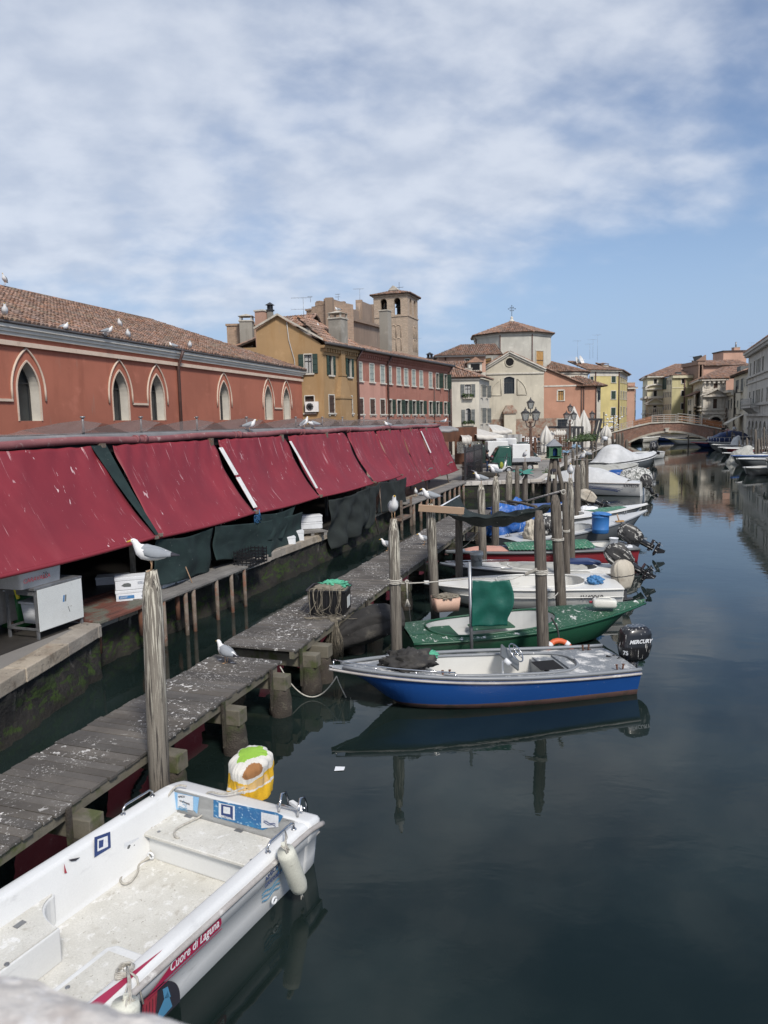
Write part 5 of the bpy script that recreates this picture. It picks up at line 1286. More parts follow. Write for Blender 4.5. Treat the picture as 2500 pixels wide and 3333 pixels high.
HM=Matrix.Translation(EO)@Matrix.Rotation(math.atan2(ED.y,ED.x),4,'Z')
hall=thing('market_canopy','long open market canopy frame with a faded red top pipe above the quay','market canopy',EO,math.atan2(ED.y,ED.x))
hs0,hs1=sOf(4),sOf(49.3);RB=1.38;RZ=4.72
b=MB();b.tube([(hs0+i*(hs1-hs0)/40,RB-.02,RZ+.03*math.sin(i*1.3))for i in range(41)],.095,10)
for s_ in range(int(hs0),int(hs1),5):b.cyl((s_+.2,RB-.02,RZ),(s_+.34,RB-.02,RZ),.115,.115,10);b.cyl((s_-.1,RB-.02,RZ),(s_,RB-.02,RZ),.112,.112,10)
b.build('top_pipe','pipered',hall)
b=MB();b.b2(hs0,hs1,RB+.1,6.6,RZ+.05,RZ+.13,0)
for i in range(24):b.b2(hs0,hs1,RB+.15+i*.22,RB+.2+i*.22,RZ+.13,RZ+.16,0)
b.build('roof_sheet','roofsheet',hall)
surf('netthin',(.20,.16,.15),None,3,rough=.9,bump=0,alpha=.45)
b=MB()
pk=[hs0+1.5+i*3.1+rnd.uniform(-.6,.6)for i in range(16)]
def nf(u,v):
 s_=hs0+(hs1-hs0)*u;d_=min(abs(s_-p)for p in pk);return(s_,RB+.25+v*2.5,RZ+.17+.40*max(0,1-d_/1.0)**1.6*(1-abs(v-.3))+.015*math.sin(s_*9))
b.grid(nf,220,4,0,False);b.build('bird_net','netthin',hall)
b=MB()
for p in pk:b.cyl((p,RB+.9,RZ+.1),(p,RB+.9,RZ+.58),.03,.03,8);b.cyl((p,RB+.9,RZ+.56),(p,RB+.9,RZ+.60),.06,.06,8)
b.build('net_supports','steel',hall)
b=MB();b.quad((hs0,6.6,GZ),(hs1,6.6,GZ),(hs1,6.6,RZ+.1),(hs0,6.6,RZ+.1));b.quad((hs0,RB,GZ),(hs0,6.6,GZ),(hs0,6.6,RZ),(hs0,RB,RZ));b.build('added_dark_backing','netblack',hall)  # added dark sheets, standing in for the deep shade inside the hall
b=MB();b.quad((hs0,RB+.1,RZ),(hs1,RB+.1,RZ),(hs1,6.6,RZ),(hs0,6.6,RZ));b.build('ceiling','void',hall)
for i in range(11):
 b=MB();x=hs0+2+i*4.4;b.b2(x-.05,x+.05,RB+.25,RB+.35,GZ,RZ);b.build('column','steel',hall)
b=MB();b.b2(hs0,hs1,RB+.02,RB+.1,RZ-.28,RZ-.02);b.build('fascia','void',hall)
for s_,d_ in((18.4,0),(9.4,0),(4.55,0),(14.2,0),(27,0),(31,0),(34.5,0)):
 b=MB();b.b2(s_-.07,s_+.07,RB-.16,RB-.02,RZ-.42,RZ-.06);b.build('bracket','scaff',hall)
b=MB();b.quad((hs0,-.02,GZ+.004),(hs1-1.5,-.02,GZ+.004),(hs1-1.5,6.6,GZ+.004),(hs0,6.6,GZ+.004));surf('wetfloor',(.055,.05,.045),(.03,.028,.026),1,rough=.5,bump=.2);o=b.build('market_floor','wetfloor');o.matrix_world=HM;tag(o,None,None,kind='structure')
B0,B1,B2_,B3,B4=sOf(17.25),sOf(21.9),sOf(26.6),sOf(32.4),sOf(36.3)
EM=HM.inverted()
def wv(p):return EM@p
lz=1.72
def lowS(x,y):return wv(Ws(x,y,lz)).x
e5,e6,e7=lowS(910,1040),lowS(952,1031),lowS(985,1021)
panels=[(sOf(7.0),sOf(12.35),2.5,.02,.02),(sOf(12.4),B0-.04,2.45,.20,.06),(B0+.06,B1-.05,2.42,.15,.05),(B1+.15,B2_-.06,2.4,.05,.12),(B2_+.12,B3-.05,2.38,.05,.10),(B3+.1,B4,2.4,.05,.10),(B4+.25,B4+4.9,1.75,.05,.03),(B4+4.95,B4+9.1,1.72,.04,.05),(B4+9.25,hs1-.3,1.7,.03,.04)]
panels=panels[:6]
def panel(s0,s1,ze,bulge,gap,top0,top1,label,yo=0.0,sag=.10):
 th=thing('awning_panel',label,'awning',HM@Vector((s0,0,0)),math.atan2(ED.y,ED.x),'red awning panels of the market canopy')
 Wd=s1-s0;b=MB();sl=math.hypot(RB,RZ-ze)
 def f(u,v):
  x=u*Wd;
  xl=top0*(1-v)**2;xr=top1*(1-v)**2
  x=xl+(Wd-xl-xr)*u+(bulge*.8*math.sin(PI*v)*(1-u)-bulge*.8*math.sin(PI*v)*u)
  z=RZ-.12-(RZ-.12-ze)*v;y=RB-.1-(RB-.1-yo)*v
  dpt=sag*math.sin(PI*v)*(.55+.45*math.sin(PI*u))+.075*math.sin(PI*v)*fnz((x*.8,v*1.6,s0))+.012*math.sin(x*5.2+2*v)*math.sin(PI*v)
  edge=math.exp(-u*4.5)+math.exp(-(1-u)*4.5)
  dpt+=.055*edge*math.exp(-v*3.5)*math.sin((u*46+v*15))+.02*edge*math.sin(u*30+v*9)*v*(1-v)
  z-=.04*math.sin(PI*u)*v*v
  return(x,y+dpt*.8,z-dpt*.45)
 b.grid(f,44,34,0,True,uvf=lambda u,v:(u*Wd+s0*1.3,v*sl))
 b.build('cloth','awning',th,thick=.006)
 b=MB();P=[Vector(f(i/24,1.0))for i in range(25)];P[0].x-=.08;P[-1].x+=.08;b.tube(P,.042,8);b.build('hem_bar','awning',th)
 b=MB();
 for e_,sg in((0,-1),(-1,1)):b.box(tuple(P[e_]+Vector((sg*.05,0,.02))),(.12,.14,.07));
 b.cyl(tuple(P[-1]+Vector((.02,0,0))),tuple(P[-1]+Vector((.2,.02,.02))),.03,.03,6)
 b.build('hem_bracket','scaff',th)
 return th,f
LB_=['nearest red awning panel at the left edge of the market','big red awning panel streaked with droppings above the white steel table','red awning panel right of the dark net strip, above the green nets','red awning panel between the two pairs of white boards','red awning panel right of the single long white board','last of the high red awning panels, above the black draped net']
for i,(s0,s1,ze,bu,g)in enumerate(panels):panel(s0,s1,ze,bu,g,.1+.1*(i==2),.05+(.15 if i==1 else 0),LB_[i],0.0,.15+(.08 if i in(3,4,5)else 0))
fs_=[B4+.1,B4+4.3,B4+8.2,hs1-.25]
for i in range(3):panel(fs_[i]+.03,fs_[i+1]-.03,1.78,.04,.05,.02,.02,['first lower red awning panel where the canopy drops closer to the quay','middle lower red awning panel left of the small white strip','last red awning panel at the far end beside the iron fence'][i],.08,.05)
def onpanel(s_,v,ze=2.45,lift=.07):return Vector((s_,RB-.1-(RB-.1)*v-lift,RZ-.12-(RZ-.12-ze)*v+lift*.6))
b=MB()
def f(u,v):
 p=onpanel(B0-.28*(1-v)**1.2+(u-.5)*(.42*(1-v)+.12),v,2.45,.03);p.y+=.03*math.sin(PI*v);p.z-=.03*math.sin(PI*v);return p
b.grid(f,6,24);o=b.build('net_strip','netgreen');o.matrix_world=HM;tag(o,'dark green net strip filling the gap between the two nearest red awning panels','net')
def board(s_,v0,v1,ze,wd,label,tilt=0.0):
 th=MB();n=8;th.T=None
 P=[onpanel(s_+tilt*(v-v0),v,ze,.05)for v in(v0,v1)];d=(P[1]-P[0]);up=d.cross(Vector((1,0,0)))
 th.beam(P[0],P[1],wd,.02,0,up=up);m_=(P[0]+P[1])/2
 for q in(.04,.96):c=P[0].lerp(P[1],q);th.cyl(c-up.normalized()*.012,c+up.normalized()*.014,.018,.018,6,1)
 o=th.build('sign_board',['boardw','ink'],bev=.012);o.matrix_world=HM;tag(o,label,'board','white boards laced over the awning gaps')
board(B1+.03,.12,.50,2.42,.22,'upper of the two white boards laced over the same awning gap',.05);board(B1+.05,.53,.95,2.42,.24,'lower of the two white boards laced over the same awning gap',.05)
board(B2_+.02,.10,.88,2.4,.17,'long single white board over the third awning gap');board(fs_[2],.06,.52,1.75,.2,'small white board on the far end awning panels')
b=MB()
for i in range(26):
 p=onpanel(B1+.1,.985,2.42,.02)+Vector((rnd.uniform(-.12,.14),rnd.uniform(-.06,.04),rnd.uniform(-.2,.06)));b.tube([p,p+Vector((rnd.uniform(-.16,.16),rnd.uniform(-.05,.05),rnd.uniform(-.22,.08))),p+Vector((rnd.uniform(-.1,.25),0,rnd.uniform(-.3,-.1)))],.011,4)
o=b.build('blue_ties','blueprint');o.matrix_world=HM;tag(o,'tangle of bright blue ties at the foot of the boarded awning gap','ties')
nn_=0
def net(label,k,TL,TR,BR,BL,m='netgreen',wr=.07,yo=.02,scal=.0,fold=5):
 q=[fw(HM,*zp(k,*p))for p in(TL,TR,BR,BL)]
 L_=abs(q[1][0]-q[0][0])
 def f(u,v):
  t_=[q[0][i]*(1-u)+q[1][i]*u for i in(0,1)];b_=[q[3][i]*(1-u)+q[2][i]*u for i in(0,1)]
  x=t_[0]*(1-v)+b_[0]*v;z=t_[1]*(1-v)+b_[1]*v
  z-=.10*math.sin(PI*u)*(1-v)+scal*math.sin(PI*u)*v+.05*fnz((u*4,v,x))*v
  return(x,yo+wr*math.sin(u*fold*1.7+v*1.2+3.5*fnz((u*2,v*1.2,q[0][0])))*(.25+v)+wr*.9*fnz((x*1.6,z*2.2,1))+.15*math.sin(PI*v)*wr*8*.25,z)
 b=MB();b.grid(f,36,24);o=b.build('shade_net',m,thick=.004);o.matrix_world=HM;tag(o,label,'shade net','shade nets hung under the awnings');return o
net('green shade net behind the nearest standing gull',5,(1062,838),(1442,762),(1440,1068),(1052,1165),scal=-.02)
net('green shade net stretched right of the leaning broom handle',5,(1452,752),(2050,655),(2045,895),(1455,985),scal=.12)
net('short green shade net tied with a blue cord below the boarded gap',6,(290,672),(548,615),(460,838),(290,835),scal=.05,wr=.04)
net('big black net draped down to the mossy quay wall',6,(712,575),(1000,480),(975,770),(738,905),'netblack',.14,-.34,.05,7)
net('black net hanging beside the big drape',6,(985,478),(1085,455),(1045,712),(990,770),'netblack',.08,-.22,.02,4)
net('black net between two vertical cords at the end of the high awnings',6,(1088,452),(1272,418),(1268,610),(1085,668),'netblack',.08,-.2,.03,5)
def HT(o):o.matrix_world=HM@o.matrix_world;return o
for k_,(xa,ya,xb,yb)in enumerate(((1018,490,1060,850),(1085,455,1080,660))):
 p=fw(HM,*zp(6,xa,ya));q=fw(HM,*zp(6,xb,yb));b=MB();b.cyl((p[0],-.15,p[1]),(q[0],-.3,max(.2,q[1])),.025,.025,6);o=b.build('pole','scaff');o.matrix_world=HM;tag(o,['leaning pole right of the big black drape','upright pole holding the last black net'][k_],'pole')
# goods on the quay
def wpos(k,x,y,z=GZ):return W(*zp(k,x,y),z)
rzq=math.atan2(ED.y,ED.x)
surf('foamtext',(.08,.12,.2),None,2,rough=.8,bump=0,fine=0)
def foambox(label,loc,sz,rz=rzq,lid=True,group='polystyrene fish boxes on the quay',deco=None):
 th=thing('fish_box',label,'fish box',loc,rz,group);x,y,z=sz
 b=MB();h=z*(.72 if lid else 1)
 if lid:b.box((0,0,h/2),(x*.97,y*.97,h))
 else:
  for c,s2 in(((0,0,.02),(x,y,.04)),((-x/2+.02,0,z/2),(.04,y,z)),((x/2-.02,0,z/2),(.04,y,z)),((0,-y/2+.02,z/2),(x-.08,.04,z)),((0,y/2-.02,z/2),(x-.08,.04,z))):b.box(c,s2)
 b.build('box_body','foam',th,bev=.012)
 if lid:b=MB();b.box((0,0,h+z*.14),(x,y,z*.27));b.build('lid','foam',th,bev=.012)
 if deco:deco(th,x,y,z)
 return th
def deco1(th,x,y,z):
 b=MB();b.box((-x*.2,-y/2-.002,z*.42),(x*.42,.004,z*.26));b.build('label_print','blueprint',th)
 text('LEROY',z*.2,'foam',th,Matrix.Translation((-x*.38,-y/2-.006,z*.35))@UPR);text('SA',z*.2,'foamtext',th,Matrix.Translation((x*.2,-y/2-.006,z*.35))@UPR)
def deco2(th,x,y,z):
 b=MB();b.lathe((0,0,0),[(.001,0),(1,.3),(.8,.6),(.1,1)],8)if 0 else None
 P=[(-.4,0),(-.25,.12),(-.02,.14),(.12,.06),(.12,-.1),(-.02,-.1),(-.25,-.09)]
 b.prism([(-x*.12+px*x*.5,z*.38+pz*z*1.2)for px,pz in P],-y/2-.004,-y/2,0);b.build('fish_print','shut_grey',th)
 text('NORSK\nSALMON',z*.11,'foamtext',th,Matrix.Translation((x*.12,-y/2-.006,z*.52))@UPR)
def place(k,x,y,z=GZ):p=W(*zp(k,x,y),z);return p
p=place(16,1420,690,GZ);foambox('lower foam fish box with a blue printed label on the rust red platform',(p.x,p.y+.18,GZ+.01),(.80,.42,.27),R(20),deco=deco1)
foambox('upper foam fish box with a printed fish, stacked on the blue-labelled one',(p.x,p.y+.18,GZ+.285),(.80,.42,.30),R(20),deco=deco2)
p=place(16,1190,505);foambox('lone low foam box on the dark market floor',(p.x,p.y+.2,GZ),(.8,.5,.2),R(15))
for k,(x,y,sx,sz,lb)in enumerate(((392,885,.75,.2,'flat foam box nearest the black crate on the capstones'),(492,878,.45,.26,'small foam box right of the flat one'),(540,855,.55,.36,'tall foam box standing on the capstones behind the flat boxes'),)):
 p=place(6,x,y);foambox(lb,(p.x,p.y+.15,GZ+.01),(sx,.4,sz),R(15))
p=place(6,600,822);q_=thing('pallet','pale pallet on the quay under the strapped foam boxes','pallet',(p.x+.1,p.y+.3,GZ),R(30))
b=MB();[b.box((0,-.4+i*.2,.15),(1.2,.14,.03))for i in range(5)];[b.box((-.5+i*.5,0,.07),(.12,.9,.12))for i in range(3)];b.build('pallet_boards','deckgrey',q_)
p=place(6,632,768,GZ+.17);foambox('lower of the two strapped foam boxes on the pallet',(p.x,p.y+.1,GZ+.17),(.95,.5,.24),R(15));foambox('upper of the two strapped foam boxes on the pallet',(p.x,p.y+.1,GZ+.42),(.95,.5,.24),R(15))
tb=[W(*zp(16,*q),GZ)for q in((420,1108),(900,935),(188,1082))]
tv=(tb[1]-tb[0]);tl=tv.length;tw_=.75
th=thing('steel_table','steel work table with a big white sheet hung across its front','table',tb[0],math.atan2(tv.y,tv.x))
TH=.98
b=MB();b.box((tl/2,tw_/2,TH),(tl+.06,tw_+.04,.05));b.box((tl/2,tw_/2,TH-.08),(tl,tw_,.1),0);b.build('table_top','steel',th,bev=.008)
for x,y in((.02,.02),(tl-.02,.02),(.02,tw_-.02),(tl-.02,tw_-.02)):b=MB();b.box((x,y,TH/2),(.045,.045,TH));b.build('leg','steel',th)
b=MB();b.beam((0,0,.2),(0,tw_,.2),.03,.04);b.beam((0,tw_,.2),(tl,tw_,.2),.03,.04);b.beam((0,0,.16),(tl,0,.16),.03,.03);b.build('lower_rail','steel',th)
b=MB();b.box((tl/2,-.035,.56),(tl-.02,.012,.80));b.build('front_sheet','sheetw',th,bev=.004)
b=MB();b.box((tl*.56,-.043,.66),(.035,.003,.13),rx=0,ry=.2);b.box((tl*.60,-.043,.66),(.035,.003,.13),ry=.2,m=1);b.box((tl*.66,-.043,.42),(.012,.003,.12),ry=-.3,m=1);b.build('sticker',['blueprint','shut_grey'],th)
cr=thing('white_tub','large white lidless tub marked in dark red on top of the steel table','tub',Matrix.Translation(tb[0])@Matrix.Rotation(math.atan2(tv.y,tv.x),4,'Z')@Vector((.28,.40,TH+.03)),math.atan2(tv.y,tv.x)+.02)
b=MB()
def rr(x,y,r_,z,n=5):
 P=[]
 for cx,cy,a in((x/2-r_,y/2-r_,0),(-x/2+r_,y/2-r_,90),(-x/2+r_,-y/2+r_,180),(x/2-r_,-y/2+r_,270)):
  for i in range(n):t_=R(a+90*i/(n-1));P.append((cx+r_*math.cos(t_),cy+r_*math.sin(t_),z))
 return P
b.rings([rr(1.0,.6,.08,0),rr(1.06,.64,.09,.34),rr(1.12,.70,.1,.35),rr(1.12,.70,.1,.38),rr(1.04,.62,.08,.38),rr(.98,.56,.07,.05)],0)
b.build('tub_body','foam',cr);text('CARAVALLA',.12,'inkred',cr,Matrix.Translation((-.5,-.345,.12))@UPR,shear=.2);
b2_=MB();[b2_.box((.02+.03*(i%4),-.338,.14+.03*(i//4)),(.02,.004,.02))for i in(0,1,3,4,6,9,11,12,14)];b2_.build('stamp','ink',cr)
t_=thing('storage_tub','pale lidded tub on the lower rail inside the steel table','tub',HM@Vector(((EM@tb[0]).x+.50,(EM@tb[0]).y+.45,GZ+.21)),math.atan2(tv.y,tv.x))
b=MB();b.rings([rr(.36,.4,.04,0),rr(.42,.46,.04,.4)],0);[b.box((-.15+i*.1,-.22,.2),(.02,.03,.38))for i in range(4)];b.build('tub_body','foam',t_);b=MB();b.rings([rr(.5,.52,.05,.4),rr(.5,.52,.05,.44)],0);b.build('lid','foam',t_)
pg=W(*zp(16,40,1120),GZ);th=thing('trestle_stand','grey sheet on a wooden trestle at the left edge of the quay','stand',(pg.x-.3,pg.y,GZ),R(68))
b=MB();b.box((0,0,.9),(1.6,.02,1.3));b.build('sheet','deckgrey',th);b=MB();b.beam((.7,.05,0),(.4,.05,.6),.05,.05);b.beam((.75,.05,0),(.75,.05,1.3),.05,.05);b.build('trestle','scaff',th)
pg=W(*zp(16,125,1020),GZ);th=thing('wheelie_bin','green plastic bin in the dark behind the grey panel','bin',(pg.x,pg.y+.3,GZ),R(70))
b=MB();b.rings([rr(.45,.45,.05,.05),rr(.55,.6,.06,.85)],0);b.build('bin_body','greenplastic',th);b=MB();b.rings([rr(.6,.65,.06,.86),rr(.58,.62,.06,.93)],0);b.build('lid','greenplastic',th)
pb,pb2=D(*zp(16,150,510),tb[0].y+.2),D(*zp(16,200,660),tb[0].y+.2);th=thing('squeegee','yellow floor squeegee propped head-up beside the steel table','squeegee',pb)
b=MB();b.beam((0,0,0),pb2-pb,.07,.05);b.build('head','yellow',th,bev=.01);b=MB();b.cyl((pb2-pb)*.5,(pb2-pb)*.5+Vector((-.6,.3,-.02)),.015,.015,8);b.build('handle','foam',th)
rp=[W(*zp(16,*q),GZ+.0)for q in((1070,935),(1525,765))]
rv=rp[1]-rp[0];th=thing('platform','rust red timber platform bridging a gap in the quay edge','platform',(rp[0].x,rp[0].y,0),math.atan2(rv.y,rv.x))
b=MB();L_=3.2
for i in range(9):b.box((L_/2,.1+i*.2,GZ+.015+rnd.uniform(-.003,.003)),(L_,.185,.05))
b.build('deck','rustdeck',th)
for x in(.1,1.45,2.8):
 b=MB();b.cyl((x,.12,.4),(x,.12,GZ),.06,.055,8);b.build('leg','rust',th)
sh0=EM@W(*zp(17,990,185),GZ+.05);sh1=EM@W(*zp(17,1480,10),GZ+.05)
th=thing('platform','long grey plank shelf on rusty posts over the water below the green nets','platform',EO,rzq)
b=MB()
for i in range(3):b.b2(sh0.x-.2,sh1.x+1.0,sh0.y+i*.3,sh0.y+i*.3+.28,GZ+.01,GZ+.06)
b.build('planks','deckgrey',th)
for x in[sh0.x,sh0.x+.9]+[(EM@W(*zp(17,xx,yy),GZ)).x for xx,yy in((1150,125),(1285,70),(1382,35),(1475,5))]:
 b=MB();b.cyl((x,sh0.y+.05,-.4),(x,sh0.y+.05,GZ),.055,.05,8);b.build('post','scaff',th)
fb=EM@W(*zp(5,1262,1165),GZ+.06)
for i,lb in enumerate(('foam box half hidden behind the green net, near end of the shelf','foam box half hidden behind the green net, far end of the shelf')):
 q=HM@Vector((fb.x+i*.62,.34,GZ+.06));foambox(lb,q,(.55,.4,.22+.12*i),rzq)
p=D(*zp(5,1172,828),(HM@Vector((B0+1.2,0,0))).y);q=D(*zp(5,1320,1190),p.y-.2);b=MB();b.cyl(p,q,.014,.014,8);tag(b.build('broom_handle','wood'),'brown broom handle leaning out from the awning hem over the water','broom handle')
p=W(*zp(6,235,1020),GZ);
def crate(label,loc,sz,rz,m='black',cat='crate'):
 th=thing('plastic_crate',label,cat,loc,rz,'black plastic crates');x,y,z=sz;b=MB()
 for k in range(int(z/.09)):
  zz_=.03+k*.09
  for s_ in(-1,1):b.box((0,s_*y/2,zz_),(x,.015,.035));b.box((s_*x/2,0,zz_),(.015,y,.035))
 for s_ in(-1,1):
  for i in range(7):b.box((-x/2+i*x/6,s_*y/2,z/2),(.025,.02,z));
  for i in range(5):b.box((s_*x/2,-y/2+i*y/4,z/2),(.02,.025,z))
 b.box((0,0,.02),(x,y,.02));b.build('lattice',m,th);return th
crate('black plastic crate on the quay edge under the green net',(p.x,p.y+.2,GZ+.01),(1.0,.5,.45),rzq)
p=W(*zp(9,735,675),GZ)
for i,lb in enumerate(('bottom black crate of the stack by the iron fence','second black crate from the bottom by the iron fence','second black crate from the top by the iron fence','top black crate of the stack by the iron fence')):crate(lb,(p.x,p.y+.3,GZ+i*.31),(.75,.5,.29),R(12+i))
f0,f1=D(*zp(9,680,300),48.6),D(*zp(9,905,250),55.0)
v=Vector((f1.x-f0.x,f1.y-f0.y,0));L_=v.length
th=thing('iron_fence','tall spiked iron fence closing off the far end of the market','fence',(f0.x,f0.y,GZ),math.atan2(v.y,v.x))
FH=2.15
b=MB()
for z in(.15,FH-.25,FH*.5):b.b2(0,L_,-.02,.02,z,z+.05)
for i in range(int(L_/.14)):b.cyl((i*.14,0,.05),(i*.14,0,FH+.06*(i%2)),.012,.012,5)
for i in range(60):
 x=rnd.uniform(0,L_);a=rnd.uniform(0,PI);b.beam((x-.12*math.cos(a),0,FH-.1-.12*math.sin(a)),(x+.12*math.cos(a),0,FH-.1+.12*math.sin(a)+.05),.012,.012)
b.build('bars','iron',th)
for x in(0,L_*.5,L_):b=MB();b.b2(x-.06,x+.06,-.06,.06,0,FH+.1);b.build('post','iron',th)
surf('peelpink',(.30,.06,.10),(.22,.05,.09),4,[((.36,.34,.34),(20,20,1.2),.5,.6,.8)],.8,.2)
b=MB();b.b2(.25,L_*.48,.06,.09,.35,FH-.3);b.build('panel','peelpink',th)
for(xb,yb,xt,yt,xe_,ye_,lb)in((172,820,128,575,215,517,'nearer gooseneck pipe lamp in front of the lower awnings'),(462,720,410,490,490,435,'farther gooseneck pipe lamp in front of the lower awnings')):
 p=W(*zp(9,xb,yb),GZ);t1_,t2_=D(*zp(9,xt,yt),p.y),D(*zp(9,xe_,ye_),p.y)
 th=thing('pipe_lamp',lb,'lamp',p);b=MB();b.tube([(0,0,0),t1_-p,(t2_-p)],.035,6);b.build('pole','scaff',th);b=MB();b.beam((t2_-p)-Vector((.1,0,0)),(t2_-p)+Vector((.12,0,.02)),.08,.06);b.build('lamp_head','steel',th)
th=thing('platform','plank quay extension on piles below the far lower awnings','platform',EO,rzq)
x0_,x1_=B4-.5,hs1-.5
b=MB()
for i in range(3):b.b2(x0_,x1_,-.75+i*.28,-.49+i*.28,GZ-.03,GZ+.03)
b.build('planks','deckgrey',th)
for i in range(11):b=MB();x=x0_+.3+i*(x1_-x0_-.6)/10;b.cyl((x,-.68,-.4),(x,-.68,GZ-.03),.09,.08,8);b.build('post','scaff',th)
b=MB();b.b2(x0_-1.8,x0_,-.7,-.2,.45,.55);b.b2(x0_-1.7,x0_-1.6,-.7,-.6,-.3,1.4);b.b2(x0_-.1,x0_,-.7,-.6,-.3,1.4);b.b2(x0_-1.7,x0_,-.68,-.62,1.0,1.06);b.build('step_frame','scaff',th)
# mooring posts
surf('postwood',(.15,.13,.105),(.085,.072,.06),1.6,[((.035,.03,.027),(38,38,1.1),.52,.62,.9),((.26,.235,.195),(42,42,1.4),.54,.66,.7),((.02,.019,.016),(3,3,2),.2,.4,.92,.42,.16)],.92,.9,13,stretch=(1,1,.09),dist=.02,fine=.1)
surf('posttop',(.19,.17,.14),(.10,.088,.072),2.2,[((.035,.03,.027),(38,38,1.1),.52,.60,.9),((.56,.53,.44),(42,42,1.5),.49,.58,.9,.6,2.8),((.02,.019,.016),(3,3,2),.2,.4,.92,.42,.16)],.92,.9,13,stretch=(1,1,.09),dist=.02,fine=.1)
POSTS={}
def post(key,base,zt,r_,top,label,group=None,m='postwood',nf=16,cone=.35):
 """base xy, top z, radius, top xy offset"""
 th=MB();sd=rnd.uniform(0,50);nz=16
 if group is None:group='mooring posts'
 bx,by=base;rs=[]
 for k in range(nz+1):
  q=k/nz;z=-.8+(zt+.8)*q;rr_=r_*(1.04-.06*q)
  d_=zt-z
  if d_<cone:rr_*=.55+.45*(d_/cone)**.7
  if z<.5:rr_*=1-.08*(1-abs(z-.1)/.5)if abs(z-.1)<.5 else 1
  f_=max(0,z)/max(zt,.1)
  rs.append([Vector((top[0]*f_+rr_*math.cos(2*PI*j/nf)*(1+.05*noise.noise(Vector((j*1.3,sd,z*.5)))-(.04 if j%4==int(sd)%4 else 0)),top[1]*f_+rr_*math.sin(2*PI*j/nf)*(1+.05*noise.noise(Vector((j*1.3,sd+9,z*.5)))),z+(.02*noise.noise(Vector((j*2.,sd,1)))if k==nz else 0)))for j in range(nf)])
 th.rings(rs)
 o=th.build('mooring_post',m);o.location=(bx,by,0);tag(o,label,'mooring post',group)
 POSTS[key]=(Vector((bx,by,0)),Vector(top),zt,r_);return o
def pS(key,b_,t_,wpx,label,k=None,m='postwood',group=None,zb=0.0,cone=.35,Y=None):
 bp=(b_[0]*S,b_[1]*S)if k is None else zp(k,*b_);tp=(t_[0]*S,t_[1]*S)if k is None else zp(k,*t_)
 B_=D(*bp,Y)if Y else W(*bp,zb)
 if key[0]in 'cfr':
  Yn=B_.y;ix=lambda Q,y:next((x0+(x1-x0)*(y-y0)/(y1-y0)for(x0,y0),(x1,y1)in zip(Q,Q[1:])if y0<=y<=y1 and y1>y0),0)
  while Yn>30 and((key[0]!='r' and D(*bp,Yn).x<ix(QL,Yn)+.7)or(key[0]=='r' and D(*bp,Yn).x>ix(QR,Yn)-.7)):Yn-=.5
  if Yn<B_.y:Y=Yn;B_=D(*bp,Y)
 T_=D(*tp,B_.y);wp=wpx*(S if k is None else ZR[k][2])
 return post(key,(B_.x-((T_.x-B_.x)*B_.z/max(.5,T_.z-B_.z)if Y else 0),B_.y),T_.z,wp/FPX*math.hypot(B_.y,3)/2*.98,((T_.x-B_.x)*(T_.z/max(.5,T_.z-B_.z)if Y else 1),0),label,group,m,cone=cone)
pS('n1',(345,1700),(327,1232),44,'big pale peeling mooring post in the left foreground with a gull on top',m='posttop',cone=.34,Y=8.95)
pS('n2',(857,1400),(850,1121),26,'weathered post at the blue boat bow with a front-facing gull on top',m='posttop',Y=14.75)
pS('n3',(940,1330),(930,1088),21,'post carrying the raw timber end of the black net canopy',m='posttop',Y=18.3)
pS('n4',(992,1250),(991,1095),17,'dark straight post under the left part of the black net canopy',Y=20.95)
pS('n5',(1173,1385),(1164,1103),26,'thick dark post standing behind the blue boat steering wheel',cone=.4,Y=14.6)
pS('n6',(1211,1290),(1199,1070),24,'thick leaning post where the striped pole is lashed',cone=.2,Y=18.15)
pS('n7',(1225,1236),(1220,1060),14,'thinner post lashed against the thick leaning post',Y=20.9)
pS('n8',(1235,1206),(1232,1033),15,'slim pointed post with a gull on top right of the lashed pair',m='posttop',Y=24.0)
pS('n9',(1043,1204),(1039,1046),17,'flat-capped post with a gull left of the quay corner',m='posttop',cone=.22,Y=24.0)
pS('n10',(1070,1182),(1071,1029),16,'second post of the row before the quay corner with a gull on top',m='posttop',Y=27.0)
pS('n11',(1097,1126),(1100,1017),15,'third post of the row before the quay corner, blunt pointed top',m='posttop')
pS('n12',(1117,1126),(1117,1006),11,'fourth slimmer post of the row before the quay corner')
pS('n13',(1134,1110),(1134,998),12,'dark post with a torn green flag and a gull, end of the quay corner row')
pS('c1',(1248,1136),(1247,1004),14,'left post of the tight cluster before the covered speedboat')
pS('c2',(1259,1108),(1258,996),13,'tallest middle post of the tight cluster before the covered speedboat',m='posttop')
pS('c3',(1267,1100),(1267,990),9,'thin right post of the tight cluster before the covered speedboat')
_ORD=['first','second','third','fourth','fifth','sixth','seventh','eighth','ninth','tenth','eleventh','twelfth','thirteenth','fourteenth','fifteenth','sixteenth']
def _lf(i):return '%s post from the left in the grey cluster along the left quay before the bridge'%_ORD[i]
def _rt(i):return '%s post from the left among the dark posts along the right bank'%_ORD[i]
gf='mooring posts along the left quay'
